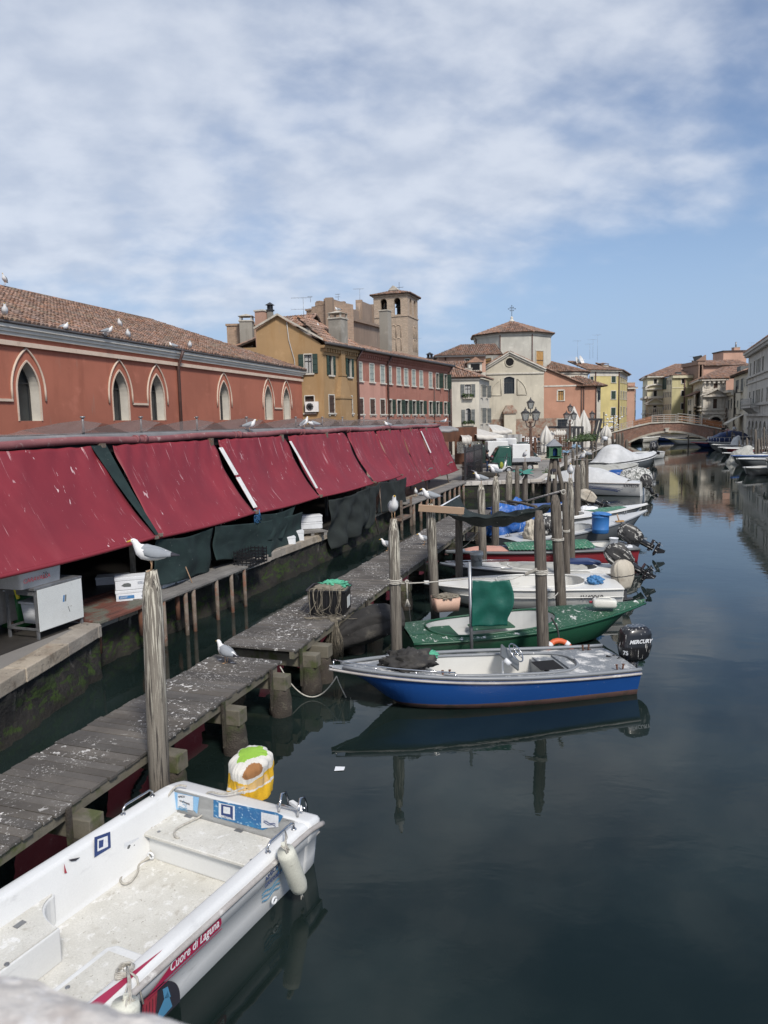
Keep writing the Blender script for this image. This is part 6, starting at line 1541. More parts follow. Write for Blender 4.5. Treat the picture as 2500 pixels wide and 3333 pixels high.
for i,(x,yb,yt,w_)in enumerate(((470,478,215,40),(548,455,208,34),(590,390,140,24),(660,330,260,40),(760,395,120,26),(795,395,120,24),(840,430,228,36),(893,455,95,34),(946,390,155,26),(978,385,40,28),(915,300,60,22),(1021,260,30,28),(1052,390,28,34),(1084,260,24,24),(1127,248,100,34))):
 lb={0:'pale post beside the green shrine with a blue cloth tied on top',6:'pale short post with blue rags at its head',7:'post with a white cap before the grey hulled cruiser',14:'short stout post nearest the brick bridge on the left side',12:'leaning post in front of the white covered cruiser'}.get(i,_lf(i))
 pS('f%d'%i,(x,yb),(x,yt),w_,lb,11,group=gf)
gr_='mooring posts along the right bank'
for i,(x,yb,yt,w_)in enumerate(((585,205,60,22),(932,115,-5,20),(985,125,-5,20),(1022,150,15,34),(1105,160,-10,18),(1175,220,20,26),(1203,250,40,20),(1271,322,140,24),(1320,300,-10,20),(1374,350,105,34),(1430,240,-20,20),(1490,415,-10,34),(1530,415,115,36),(1570,408,100,30),(1606,345,-40,22),(1640,330,60,18))):
 lb={0:'lone dark post rising beside the yellow boat under the bridge',9:'stout post behind the grey cloth cover on the right bank',12:'thick dark brown post at the right edge boats',7:'dark post foot showing between the white boats on the right bank'}.get(i,_rt(i))
 pS('r%d'%i,(x,yb),(x,yt),w_,lb,13,group=gr_)
b=MB();bp_,tp_,zt_,r_=POSTS['n1']
# boats
def gel(name,c,dirt=.5,**k):surf(name,c,tuple(q*.9 for q in c),.8,[(tuple(q*.45+.05 for q in c),(2,2,6),.6,.75,dirt),(WS,17,.66,.70,k.pop('dr',.0))],k.pop('rough',.35),.02,10,fine=.04)
gel('g_white',(.68,.68,.65),.6);gel('g_white2',(.62,.62,.59),.5);gel('g_blue',(.012,.07,.26),.25,dr=.15);gel('g_green',(.018,.082,.045),.4,dr=.0)
gel('g_greend',(.022,.09,.05),.4,dr=.9,rough=.6);gel('g_grey',(.21,.225,.24),.5,dr=.6);gel('g_dgrey',(.12,.13,.135),.4);gel('g_red',(.28,.03,.04),.4);gel('g_navy',(.02,.04,.12),.3);gel('g_yellow',(.60,.52,.2),.3)
gel('g_ired',(.30,.025,.03),.3);gel('g_lgrey',(.50,.51,.50),.5)
surf('deckdrop',(.21,.225,.24),(.17,.185,.2),1.5,[(WS,(3,3,3),.50,.66,.8),(WS,22,.6,.66,.8),((.12,.10,.08),6,.66,.75,.6)],.8,.2,40)
surf('greendrop',(.03,.095,.055),(.025,.08,.045),1.5,[(WS,(9,5,5),.58,.66,.9),(WS,26,.62,.67,.8)],.6,.2,40)
surf('whitedirty',(.62,.61,.57),(.55,.54,.50),3,[((.36,.33,.28),2.2,.50,.72,.45),((.22,.19,.15),(18,18,18),.63,.70,.55),((.74,.74,.72),7,.55,.7,.6)],.7,.25,60)
surf('antifoul',(.16,.085,.07),(.11,.065,.055),2,[((.04,.05,.03),4,.5,.7,.7)],.8,.2,30)
surf('rubber',(.05,.05,.05),None,3,rough=.6,bump=0);surf('rubgrey',(.40,.38,.36),(.30,.28,.26),3,[((.62,.61,.58),(4,4,4),.58,.68,.8)],.6,.2,30)
surf('cover_w',(.54,.55,.55),(.45,.46,.46),1.2,[((.30,.30,.29),(1,1,2),.52,.75,.55)],.75,.7,4,dist=.06)
surf('cover_g',(.38,.38,.35),(.30,.30,.27),1.2,[((.17,.17,.15),(2,2,2),.52,.72,.6)],.85,.7,6,dist=.05)
surf('cover_blk',(.025,.025,.026),(.04,.04,.04),2,[((.55,.54,.5),(11,11,2.0),.54,.58,.85),((.07,.065,.06),3,.5,.7,.6)],.6,.5,9)
surf('cover_cream',(.52,.48,.40),(.44,.40,.33),1.4,[((.10,.07,.05),(14,14,3),.62,.68,.8),((.3,.25,.19),2.5,.5,.7,.6)],.85,.6,9)
surf('tarp_blue',(.03,.13,.42),(.02,.09,.32),2,[((.35,.42,.55),(7,7,2),.56,.66,.8)],.45,.7,9,dist=.03)
surf('tarp_green',(.012,.10,.072),(.010,.08,.06),2,[(WS,(12,12,1),.70,.73,.8)],.35,.4,7,dist=.03)
surf('tarp_gr2',(.06,.20,.12),(.05,.16,.10),2,[((.40,.45,.38),(9,9,9),.56,.64,.8)],.7,.5,14)
surf('tarp_blk',(.020,.019,.018),(.038,.036,.034),2.2,[((.13,.12,.10),3,.55,.75,.6),(WS,(18,18,5),.68,.71,.8)],.8,.6,12,dist=.02)
surf('motor',(.014,.014,.016),None,2,[((.62,.61,.58),(26,26,2.0),.60,.64,.9)],.3,.03,10,fine=0,coat=.3)
surf('motorg',(.06,.062,.068),None,2,[((.5,.5,.48),(16,16,2.5),.66,.70,.7)],.4,.03,10,fine=0)
surf('metalg',(.33,.34,.35),None,4,rough=.4,bump=0,metal=.7)
surf('bluebar',(.035,.16,.42),(.03,.14,.38),2,[((.4,.45,.5),(4,4,1),.6,.75,.4)],.45,.05,20)
surf('orange',(.60,.12,.04),None,2,rough=.5,bump=0);surf('peach',(.56,.38,.29),(.5,.32,.24),3,rough=.7,bump=.2)
surf('trans',(.62,.62,.56),(.56,.55,.5),3,rough=.35,bump=0)
surf('netpile',(.28,.25,.19),(.16,.14,.11),12,rough=.95,bump=.8,bsc=60,dist=.03)
surf('netmint',(.10,.42,.27),(.08,.32,.2),12,rough=.8,bump=.6,bsc=60)
def outboard(par,M,tilt=0.0,sc=1.0,cowl='motor',low='motor',cover=None,seed=0,long_=1.0):
 """origin at the transom clamp, +x forward, z up"""
 T_=M@Matrix.Diagonal((sc,sc,sc,1))@Matrix.Rotation(tilt,4,'Y')
 b=MB()
 def rb(cx,cz,lx,ly,z,sq=.55):
  return[Vector((cx+lx*math.copysign(abs(math.cos(a))**sq,math.cos(a)),ly*math.copysign(abs(math.sin(a))**sq,math.sin(a)),z))for a in[2*PI*i/20 for i in range(20)]]
 if cover is None:
  b.rings([rb(-.26,0,.20,.13,.02),rb(-.26,0,.27,.19,.10),rb(-.27,0,.32,.215,.30),rb(-.27,0,.33,.22,.34),rb(-.27,0,.315,.215,.36),rb(-.28,0,.31,.21,.56),rb(-.29,0,.27,.185,.66),rb(-.30,0,.18,.12,.72)],0)
  cw=b.build('cowling',cowl,None)
 else:
  def rc(z,lx,ly,cx=-.27):
   kf=lambda a:1+.18*noise.noise(Vector((math.cos(a)*1.5,math.sin(a)*1.5+z*2.5,seed)))+.20*noise.noise(Vector((math.cos(a)*5,math.sin(a)*5,seed+z*1.2)))-.10*abs(noise.noise(Vector((math.cos(a)*9,math.sin(a)*9,seed+z*.8))))
   return[Vector((cx+lx*kf(a)*math.copysign(abs(math.cos(a))**.5,math.cos(a)),ly*kf(a)*math.copysign(abs(math.sin(a))**.5,math.sin(a)),z+.03*noise.noise(Vector((math.cos(a)*2,seed,z)))))for a in[2*PI*i/36 for i in range(36)]]
  b.rings([rc(-.20,.15,.13),rc(-.12,.19,.16),rc(-.02,.24,.19),rc(.08,.28,.21),rc(.20,.30,.225),rc(.34,.30,.225),rc(.46,.28,.21),rc(.56,.23,.17),rc(.63,.15,.11),rc(.66,.06,.05)],0)
  b2=MB();b2.tube([p+Vector((0,0,.05))for p in[q*1.0 for q in rc(.16,.30,.225)]+[rc(.16,.30,.225)[0]]],.014,5);b2.build('strap','roped',None)
  cw=b.build('cowling_cover',cover,None)
  st_=COL.objects[-2]
 b=MB();L_=long_
 b.rings([[Vector((-.22+lx*math.cos(a),ly*math.sin(a),z))for a in[2*PI*i/12 for i in range(12)]]for lx,ly,z in((.15,.11,.05),(.12,.09,-.15),(.10,.06,-.45*L_),(.11,.045,-.62*L_))],0)
 b.box((-.26,0,-.52*L_),(.42,.18,.02));b.rings([[Vector((x,r_*math.cos(a),-.72*L_+r_*math.sin(a)))for a in[2*PI*i/10 for i in range(10)]]for x,r_ in((.02,.01),(-.05,.05),(-.25,.065),(-.42,.055),(-.50,.03))],0)
 b.add([(-.10,-.01,-.78*L_),(-.32,-.01,-.78*L_),(-.34,-.005,-.98*L_),(-.24,-.005,-.98*L_),(-.10,.01,-.78*L_),(-.32,.01,-.78*L_),(-.34,.005,-.98*L_),(-.24,.005,-.98*L_)],[(0,1,2,3),(7,6,5,4),(0,4,5,1),(1,5,6,2),(2,6,7,3),(3,7,4,0)],0)
 for k in range(3):
  a=2*PI*k/3+.3;c=Vector((-.44,0,-.72*L_));d_=Vector((0,math.cos(a),math.sin(a)));e_=Vector((.35,-math.sin(a),math.cos(a))).normalized()
  b.add([c+d_*.04-e_*.03,c+d_*.13-e_*.07,c+d_*.18+e_*.01,c+d_*.12+e_*.07,c+d_*.04+e_*.03],[(0,1,2,3,4)],1)
 b.box((-.06,0,-.06),(.14,.24,.30));b.box((.03,0,.03),(.10,.3,.08));b.beam((0,0,.0),(.3,-.05,.12),.05,.05)
 for yy in(-.06,.06):b.tube([(-.1,yy,.05),(.12,yy*1.5,.12),(.35,yy*3,-.05)],.012,5)
 o=b.build('outboard_motor',[low,'metalg'],par);o.matrix_local=T_
 cw.parent=o
 if cover:st_.parent=o
 return o
def hull(L,Bm,zs,zb,ms=('g_blue','antifoul','rubgrey','g_grey','g_white'),th=None,ws=.86,p=2.3,rake=.5,draft=.18,cock=None,floor=.12,camber=.04,deckm=None,chine=.80,railr=.028,wl=.06,inner=None,n=36,cockp=4.0,railw=.10,coam=True,side2=None,transx=0.0,aftdeck=None):
 """x from stern (0) to bow (L). zs/zb: sheer height stern/bow"""
 tm=.38
 def hw(t):return Bm/2*(ws+(1-ws)*math.sin(min(1,t/tm)*PI/2))if t<tm else Bm/2*max(.015,(1-((t-tm)/(1-tm))**p))
 def sh(t):return zs+(zb-zs)*t**1.8
 def kz_(t):return-draft+(sh(1)*.55+draft)*max(0,(t-.72)/.28)**2.4
 def X(t,lev):return t*L-rake*(1-lev)*max(0,(t-.5)/.5)**2
 rs=[];T_=[1-(1-i/n)**1.15 for i in range(n+1)]
 def sec(t):
  w_,s_,k_=hw(t),sh(t),kz_(t);zc_=k_+(s_-k_)*(.18+.12*t);zw=max(wl+(zb*.12)*t**3,zc_+.02)
  pts=[(0,k_,0),(w_*chine*(1-.25*t**3),zc_,.2),(w_*(chine+.25*(1-chine))*(1-.12*t**3),zw,.35),(w_*.97,s_-(s_-zw)*.28,.75),(w_,s_,1)]
  return pts
 for t in T_:
  P=sec(t);r=[Vector((X(t,l),y,z))for y,z,l in P[::-1]]+[Vector((X(t,l),-y,z))for y,z,l in P[1:]]
  rs.append(r)
 mi=[0,0,1,1,1,1,0,0];
 if side2:mi=[2,0,1,1,1,1,0,2]
 b=MB();b.rings(rs,0,True,cap=False,close=False,ms=lambda i,j:mi[j])
 k=len(rs[0]);b.add(rs[0],[tuple(range(k))],0);
 mh=[ms[0],ms[1]]+([side2]if side2 else[])
 b.build('hull',mh,th)
 b=MB()
 for s_ in(1,-1):
  b.tube([Vector((X(t,1),s_*(hw(t)+railr*.4),sh(t)-.03))for t in T_],railr,6)
 b.build('rub_rail',ms[2],th)
 dm=deckm or ms[3];t0,t1,cw=cock if cock else(2,3,0)
 def c_(t):
  if not(t0<t<t1):return 0.0
  s_=abs(2*(t-t0)/(t1-t0)-1);return min(hw(t)-railw,cw*Bm/2)*(1-s_**cockp)**(1/2.2)
 TT=sorted(set(T_+[t0+(t1-t0)*q for q in(0,.01,.03,.07,.12,.5,.88,.93,.97,.99,1)]if cock else T_));TT=[t for t in TT if 0<=t<=1]
 def dz_(t,y):return sh(t)+camber*(1-(y/max(.02,hw(t)))**2)
 b=MB()
 for s_ in(1,-1):
  rs2=[]
  for t in TT:
   a_,c2=hw(t),c_(t);rs2.append([Vector((X(t,1),s_*(a_+(c2-a_)*q),dz_(t,a_+(c2-a_)*q)))for q in(0,.12,.35,.7,1)])
  b.rings(rs2,0,True,cap=False,close=False)
 b.build('deck',dm,th)
 if cock:
  C=[t for t in TT if t0<=t<=t1]
  loop=[Vector((X(t,1),c_(t),dz_(t,c_(t))))for t in C]+[Vector((X(t,1),-c_(t),dz_(t,c_(t))))for t in C[::-1]]
  if coam:b=MB();b.tube([p_+Vector((0,0,.012))for p_ in loop+[loop[0]]],.026,6);b.build('coaming',ms[3]if not inner else inner[1]if len(inner)>1 else ms[3],th)
  b=MB();lo_=[Vector((p_.x,p_.y*.95,floor))for p_ in loop];b.rings([loop,lo_],0,False,cap=False);m_=len(lo_)//2
  b.build('inner_side',inner[0]if inner else ms[4],th)
  b=MB();L2=[Vector((p_.x,p_.y*.96,floor))for p_ in loop]
  h_=len(C);b.rings([L2[:h_],[L2[-1-i]for i in range(h_)]],0,False,cap=False,close=False);b.build('floor',inner[0]if inner else ms[4],th)
 return dict(hw=hw,sh=sh,X=X,dz=dz_,c=c_)
def boat(label,bow,stern,Bm,cat='boat',group='moored boats',name='moored_boat',**k):
 L=math.hypot(bow[0]-stern[0],bow[1]-stern[1]);th=thing(name,label,cat,(stern[0],stern[1],0),math.atan2(bow[1]-stern[1],bow[0]-stern[0]),group)
 H_=hull(L,Bm,th=th,**k);H_['L']=L;H_['o']=th;return H_
def bollards(th,pts,m='rust'):
 for x,y,z in pts:
  b=MB();b.box((x,y,z+.008),(.26,.13,.016))
  for d_ in(-.05,.05):b.cyl((x+d_,y,z),(x+d_*1.3,y,z+.12),.014,.018,7);b.cyl((x+d_*1.3,y,z+.12),(x+d_*1.3,y,z+.128),.026,.026,7)
  b.build('mooring_bitt',m,th)
def lump(name,mat_,par,c,sz,seed=0,amp=.25,n=26,fr=1.6,loc=True,flat=.0,sx=2.2):
 b=MB();rs=[]
 for i in range(1,n):
  th_=PI*i/n;r=[]
  for j in range(n*2):
   ph=PI*j/n;d=Vector((math.sin(th_)*math.cos(ph),math.sin(th_)*math.sin(ph),math.cos(th_)))
   k_=1+amp*noise.noise(d*fr+Vector((seed,seed*2,0)))+amp*.6*noise.noise(d*fr*3+Vector((0,seed,0)))+amp*.35*noise.noise(Vector((d.x*9,d.y*9,d.z*2+seed)))
   p=Vector((d.x*sz[0],d.y*sz[1],max(-sz[2]*flat if flat else-9,d.z*sz[2])))*k_
   if flat and p.z<-sz[2]*flat:p.z=-sz[2]*flat
   r.append(p+Vector(c))
  rs.append(r)
 b.rings(rs);return b.build(name,mat_,par)
# blue boat
bl=boat('royal blue motorboat with grey deck and a big black outboard, nearest boat on the right',(-1.02,12.50),(4.42,13.52),1.66,zs=.46,zb=.77,ms=('g_blue','antifoul','rubgrey','g_grey','g_white2'),deckm='deckdrop',cock=(.17,.70,.70),railw=.13,inner=('g_white2','g_grey'),ws=.90,p=2.4,rake=.95,draft=.16,wl=.10,side2=None,cockp=5,railr=.024)
o=bl['o']
b=MB()
for s_ in(1,-1):b.tube([Vector((bl['X'](t,1),s_*(bl['hw'](t)-.01),bl['sh'](t)+.045))for t in[i/24 for i in range(24)]],.035,6)
b.build('gunwale_band','g_grey',o)
b=MB();b.b2(.95,1.55,-.62,.62,.40,.46,0);b.b2(.45,.95,-.62,.62,.36,.42,0);b.b2(1.0,1.2,-.5,.5,.462,.50,0);b.build('engine_deck','deckdrop',o,bev=.01)
b=MB();b.b2(1.25,1.7,-.25,.25,.463,.468);b.build('hatch_opening','void',o)
b=MB();b.b2(1.55,1.6,-.6,.6,.12,.42);b.build('bulkhead','g_grey',o)
wc=Vector((1.98,-.28,.66));ax=Vector((-.60,.50,.62)).normalized();u_=Vector((0,1,0));v_=ax.cross(u_).normalized();u_=v_.cross(ax)
b=MB();P=[wc+Vector((.12,.02,-.08))+v_*a_+u_*c_ for a_,c_ in((-.24,-.17),(.24,-.14),(.24,.14),(-.24,.17))];b.add(P+[p_+ax*-.03 for p_ in P],[(0,1,2,3),(7,6,5,4),(0,4,5,1),(1,5,6,2),(2,6,7,3),(3,7,4,0)]);b.build('console','g_dgrey',o)
b=MB();b.tube([wc+(u_*math.cos(i*PI/12)+v_*math.sin(i*PI/12))*.19 for i in range(25)],.013,6,cap=False);b.tube([wc+(u_*math.cos(i*PI/12)+v_*math.sin(i*PI/12))*.19 for i in range(25)],.013,6)if 0 else None
for k in range(3):a=PI/2+k*2*PI/3;b.cyl(wc,wc+(u_*math.cos(a)+v_*math.sin(a))*.19,.012,.009,5)
b.cyl(wc-ax*.02,wc+ax*.02,.03,.025,8);b.cyl(wc,wc-ax*.12,.02,.02,6);b.build('steering_wheel','chrome',o)
b=MB();b.cyl(wc+Vector((.28,.22,-.12)),wc+Vector((.22,.22,-.06)),.07,.07,12);b.beam(wc+Vector((.3,.1,-.1)),wc+Vector((.3,.1,-.5)),.05,.02);b.build('throttle','foam',o)
bollards(o,[(.35,.62,.46),(.42,-.60,.46),(3.55,.48,.58)])
b=MB();b.tube([Vector((bl['X'](t,1),(bl['hw'](t)-.09),bl['sh'](t)+.12))for t in(.62,.70,.8,.88,.94,.985)],.012,6)
for t in(.62,.74,.86,.985):q=Vector((bl['X'](t,1),(bl['hw'](t)-.09),bl['sh'](t)));b.cyl(q,q+Vector((0,0,.10)),.02,.015,6)
b.build('hand_rail','chrome',o)
lump('netting_heap','tarp_blk',None,(0,0,0),(.46,.30,.21),3,.4,fr=2.6);hp=bpy.context.scene.objects[-1]if 0 else COL.objects[-1]
hp.matrix_world=o.matrix_basis if 0 else(Matrix.Translation(o.location)@Matrix.Rotation(o.rotation_euler.z,4,'Z')@Matrix.Translation((4.12,.05,.76)));tag(hp,'heap of black cloth and netting lying on the blue boat foredeck','netting heap');hp.name='netting_heap'
lump('mint_net','netmint',None,(0,0,0),(.22,.12,.08),7,.5,fr=3);hp=COL.objects[-1];hp.matrix_world=Matrix.Translation(o.location)@Matrix.Rotation(o.rotation_euler.z,4,'Z')@Matrix.Translation((3.72,-.30,.74));tag(hp,'small crumpled mint green net behind the black heap','net')
om=outboard(o,Matrix.Translation((-.03,-.02,.40)),0,.95,'motor','motor')
text('MERCURY',.105,'foam',om,Matrix.Translation((-.04,.226,.42))@Matrix.Rotation(PI,4,'Z')@UPR,shear=.3,bold=.0035)
text('75',.11,'foam',om,Matrix.Translation((.055,.15,.20))@Matrix.Rotation(R(130),4,'Z')@UPR,bold=.003)
# green boat
gb=boat('dark green wooden-topped boat with a droppings-spattered foredeck behind the blue boat',(6.02,16.75),(.42,15.75),1.9,zs=.42,zb=.74,ms=('g_green','g_green','g_green','g_greend','g_lgrey'),deckm='greendrop',cock=(.08,.60,.84),railw=.15,inner=('g_lgrey','g_green'),ws=.84,p=2.1,rake=1.0,draft=.14,wl=.06,cockp=5,camber=.07)
o=gb['o']
b=MB();b.b2(.62,1.15,-.6,.6,.30,.34);b.build('stern_thwart','g_greend',o,bev=.01)
b=MB();b.b2(1.6,2.6,.2,.66,.28,.32);b.build('side_bench','g_greend',o,bev=.01)
b=MB()
for i in range(4):b.b2(.06,.62,-.62+i*.05+.2,-.59+i*.05+.2,.47,.485)
b.build('deck_ribs','g_green',o)
q=W(*zp(21,1065,290),.85);jm=Matrix.Translation((q.x,q.y,.79))@Matrix.Rotation(R(-12),4,'Z');th=thing('jerrycan','translucent white jerrycan with red cap lying on the green boat foredeck','jerrycan',(q.x,q.y,.77),R(-10))
b=MB();b.rings([rr(.50,.26,.06,0),rr(.52,.28,.06,.05),rr(.52,.28,.06,.15),rr(.46,.22,.06,.18)],0);b.build('can_body','trans',th);b=MB();b.cyl((-.25,0,.1),(-.33,0,.1),.03,.03,10);b.build('cap','inkred',th);b=MB();b.tube([(-.18,0,.17),(-.1,0,.21),(.1,0,.21),(.18,0,.17)],.018,6);b.build('handle','trans',th)
th=thing('outboard_motor','tilted outboard shrouded in black cloth with a white hose tied round it','outboard motor',(.05,15.5,.22),R(192))
def f(u,v):
 a=2*PI*v;x=-.35+1.95*u;rr_=(.24+.12*math.sin(PI*u)-.16*u*u)*(1+.22*noise.noise(Vector((u*3,math.cos(a)*1.6,math.sin(a)*1.6)))+.16*abs(noise.noise(Vector((u*7,math.cos(a)*4,math.sin(a)*4))))+(.35*max(0,-math.sin(a))*math.sin(PI*u)**2))*(0.25 if u==0 else 1)
 return(x,rr_*.8*math.cos(a),.55-.62*u+.25*math.sin(PI*u)+rr_*math.sin(a))
b=MB();b.grid(f,44,54);b.build('cloth_cover','tarp_blk',th)
b=MB();b.tube([(.25,-.30,.62),(.8,-.36,.34),(1.45,-.22,-.05)],.022,6);b.tube([(-.15,-.25,.3),(-.18,-.1,.65),(-.1,.1,.72)],.022,6);b.build('hose','foam',th)
b=MB();b.box((1.65,0,-.22),(.5,.10,.12),ry=.4);b.rings([[Vector((1.5+x,.09*k_*math.cos(a),-.16+.09*k_*math.sin(a)))for a in[i*PI/5 for i in range(10)]]for x,k_ in((0,1),(.25,.8),(.4,.2))]);b.build('lower_unit','motorg',th)
# white boat 3
s3=((6.20,19.45),(6.3,18.7))
wb=boat('white open motorboat with registration letters on its side and a cream hooded outboard',(1.05,19.75),(6.2,19.6),1.9,zs=.62,zb=.66,ms=('g_white','g_white2','g_white','g_white','g_white'),cock=(.16,.62,.80),inner=('g_white','g_white'),ws=.94,p=2.4,rake=.7,draft=.12,floor=.18,railw=.14)
o=wb['o'];b=MB()
for s_ in(1,-1):b.tube([Vector((wb['X'](t,.6),s_*wb['hw'](t)*.985,wb['sh'](t)*.62))for t in[i/20 for i in range(19)]],.018,5)
b.build('side_strake','g_white2',o)
b=MB();b.b2(.12,.75,-.6,.6,.4,.44);b.add([(.85,-.85,.64),(1.7,-.85,.64),(1.35,-.85,.36),(.95,-.5,.36)],[(0,1,2,3)])if 0 else None;b.build('stern_thwart','g_white',o,bev=.01)
b=MB();b.b2(2.6,3.0,-.7,.7,.36,.4);b.build('mid_thwart','g_white',o,bev=.01)
text('1V40069',.17,'ink',o,Matrix.Translation((1.15,wb['hw'](.1)+.012,.33))@Matrix.Rotation(PI,4,'Z')@UPR,bold=.004)
outboard(o,Matrix.Translation((-.02,-.05,.54)),.12,.92,low='motorg',cover='cover_cream',seed=4)
lump('bag','blueprint',None,(0,0,0),(.2,.13,.12),5,.4,fr=3);hp=COL.objects[-1];q=W(*zp(15,985,990),.75);hp.location=q;tag(hp,'crumpled light blue bag on the white boat stern beside the cream hood','bag')
pc=W(*zp(8,650,235),.62);th=thing('peach_box','peach coloured plastic crate with a torn lid at the white boat bow','box',(pc.x,pc.y,.42),R(10))
b=MB();b.rings([rr(.56,.46,.04,.04),rr(.64,.5,.05,.36)],0);b.build('box_body','peach',th);lump('torn_lid','netpile',th,(0,.0,.37),(.30,.24,.05),9,.5,fr=3)
# grey/white boat with brown cover
wc4=boat('low white boat with grey hull, half covered by a worn grey green sheet',(1.7,22.55),(7.1,22.0),1.75,zs=.46,zb=.62,ms=('g_dgrey','g_dgrey','rubber','whitedirty','g_lgrey'),cock=(.12,.62,.7),inner=('g_lgrey','g_white2'),ws=.88,p=2.2,rake=.7,railr=.03)
o=wc4['o']
def cov(H_,t0,t1,hh,m,name='cover',seed=0,over=.04,ridge=None,n=24,wr=.05,par=None,drop=.06):
 def f(u,v):
  t=t0+(t1-t0)*u;w_=H_['hw'](min(.999,t))+over;y=w_*(2*v-1);h_=(ridge(u)if ridge else hh*math.sin(PI*u)**.5)
  z=H_['sh'](t)+h_*(1-abs(2*v-1)**2.3)-drop*(abs(2*v-1)>.97)+.02
  z+=wr*noise.noise(Vector((t*7,v*4,seed)))*(1-abs(2*v-1))+wr*.5*noise.noise(Vector((t*22,v*9,seed)))*(1-abs(2*v-1));return(H_['X'](t,1),y,z)
 b=MB();b.grid(f,n*2,n);return b.build(name,m,H_['o']if par is None else par)
cov(wc4,.18,.66,.06,'cover_g',seed=2,over=-.12,wr=.14,drop=0)
b=MB()
for s_ in(1,-1):b.tube([Vector((wc4['X'](t,1),s_*(wc4['hw'](t)-.08),wc4['sh'](t)+.07))for t in(.6,.7,.8,.9,.97)],.014,6)
b.build('hand_rail','chrome',o)
bo=W(*zp(14,635,815),.66);th=thing('bucket','white plastic bucket with a faded print standing on the low white boat foredeck','bucket',(bo.x,bo.y+.12,.655))
b=MB();b.lathe((0,0,0),[(.14,0),(.155,.02),(.185,.36),(.20,.36),(.205,.40),(.19,.44),(.198,.46),(.18,.46),(.17,.05),(.01,.04)],24);b.build('bucket_body','sheetw',th);b=MB();b.tube([(.20*math.cos(a),.20*math.sin(a)-.01,.42-.22*abs(math.sin(a)))for a in[PI+i*PI/12 for i in range(13)]],.006,5);b.build('handle','steel',th)
b=MB();[b.box((.06+.02*math.cos(k),-.178,.2+.03*k),(.03,.006,.02),rx=-.09)for k in range(4)];[b.box((-.07,-.176,.15+.02*k),(.07,.006,.006),rx=-.09)for k in range(4)];b.build('faded_print','ink',th)
q=W(*zp(15,800,770),.5);b=MB();b.prism([(-.75,0),(.45,-.02),(.6,.05),(.2,.14),(-.7,.12)],-.22,.22,0);ob=b.build('seat_cushion','g_navy',bev=.03);ob.location=(q.x,q.y,.52);ob.rotation_euler=(0,0,R(-8));tag(ob,'navy blue boat cushion lying near the stern of the low white boat','cushion')
outboard(o,Matrix.Translation((-.02,.1,.50)),1.0,1.05,low='motor',cover='cover_blk',seed=8)
# red boat with green sheeting
rd=boat('long red boat with green corrugated sheeting over its middle',(2.1,25.4),(8.75,25.95),1.75,zs=.50,zb=.50,ms=('g_red','g_red','g_dgrey','g_grey','g_lgrey'),cock=(.03,.22,.8),inner=('g_white2','g_grey'),ws=.9,p=2.0,rake=.5,railr=.05)
o=rd['o']
def f(u,v):t=.23+.45*u;w_=rd['hw'](t)-.06;y=w_*(2*v-1);return(rd['X'](t,1),y,rd['sh'](t)+.07+.14*(1-(2*v-1)**2)+.018*math.sin(rd['X'](t,1)*2*PI/.12))
b=MB();b.grid(f,130,8,0,False);b.build('corrugated_sheet','tarp_gr2',o)
cov(rd,.68,.9,.10,'pl_pink','faded_foredeck_cover',5,-.08,wr=.02,drop=0)
outboard(o,Matrix.Translation((-.02,.1,.55)),1.05,1.05,low='motor',cover='cover_blk',seed=12,long_=1.2)
q=W(*zp(15,1235,520),.55);th=thing('bucket','small white bucket at the red boat stern','bucket',(q.x,q.y,.5));b=MB();b.lathe((0,0,0),[(.11,0),(.15,.3),(.16,.3),(.16,.32),(.14,.32),(.1,.04),(.01,.04)],18);b.build('bucket_body','foam',th)
q=W(*zp(15,1320,540),.52);b=MB();b.grid(lambda u,v:(u*.8,v*.3,.03*math.sin(u*7)-.18*(v<.1)),12,6);ob=b.build('white_cloth','foam');ob.location=(q.x-.4,q.y-.15,.56);tag(ob,'white cloth draped over the red boat rail at the stern','cloth')
# blue tarp bundle
q=W(*zp(14,1040,480),.1);th=lump('tarp_bundle','tarp_blue',None,(0,0,0),(.95,.6,.95),21,.35,34,1.6);th.location=(q.x+.2,q.y+.6,.75);th.rotation_euler=(0,.35,0);tag(th,'big crumpled blue tarpaulin bundle behind the second row of posts','tarpaulin')
# grey boat with barrel
gy=boat('grey flat boat with raised pointed bow carrying a blue barrel',(11.5,32.0),(4.6,27.9),2.0,zs=.46,zb=.95,ms=('g_dgrey','g_dgrey','g_grey','g_lgrey','g_lgrey'),cock=(.12,.55,.78),inner=('g_lgrey','g_lgrey'),ws=.82,p=1.9,rake=.9,railr=.03)
bollards(gy['o'],[(.45,.3,.5),(6.9,.2,.85),(3.9,-.75,.6)],'steel')
q=W(*zp(15,1085,340),.6);th=thing('barrel','royal blue plastic barrel with a dented lid on the grey boat','barrel',(q.x,q.y+.3,.52));b=MB();b.lathe((0,0,0),[(.29,0),(.315,.03),(.32,.14),(.33,.16),(.315,.18),(.33,.45),(.33,.62),(.345,.64),(.33,.66),(.325,.72),(.34,.74),(.34,.78),(.30,.80)],28);b.build('barrel_body','bluebar',th);b=MB();b.lathe((0,0,0),[(.335,.765),(.335,.79),(.25,.81),(.01,.82)],24);ob=b.build('lid','bluebar',th);ob.rotation_euler=(.08,.1,0)
q=W(*zp(15,1315,200),.75);th=thing('brush','small wooden brush lying on the grey boat foredeck','brush',(q.x,q.y,.74),R(20));b=MB();b.box((0,0,.03),(.38,.1,.06));b.build('bristles','board',th);b=MB();b.cyl((-.03,0,.05),(-.06,.1,.32),.03,.025,7);b.build('handle','wood',th)
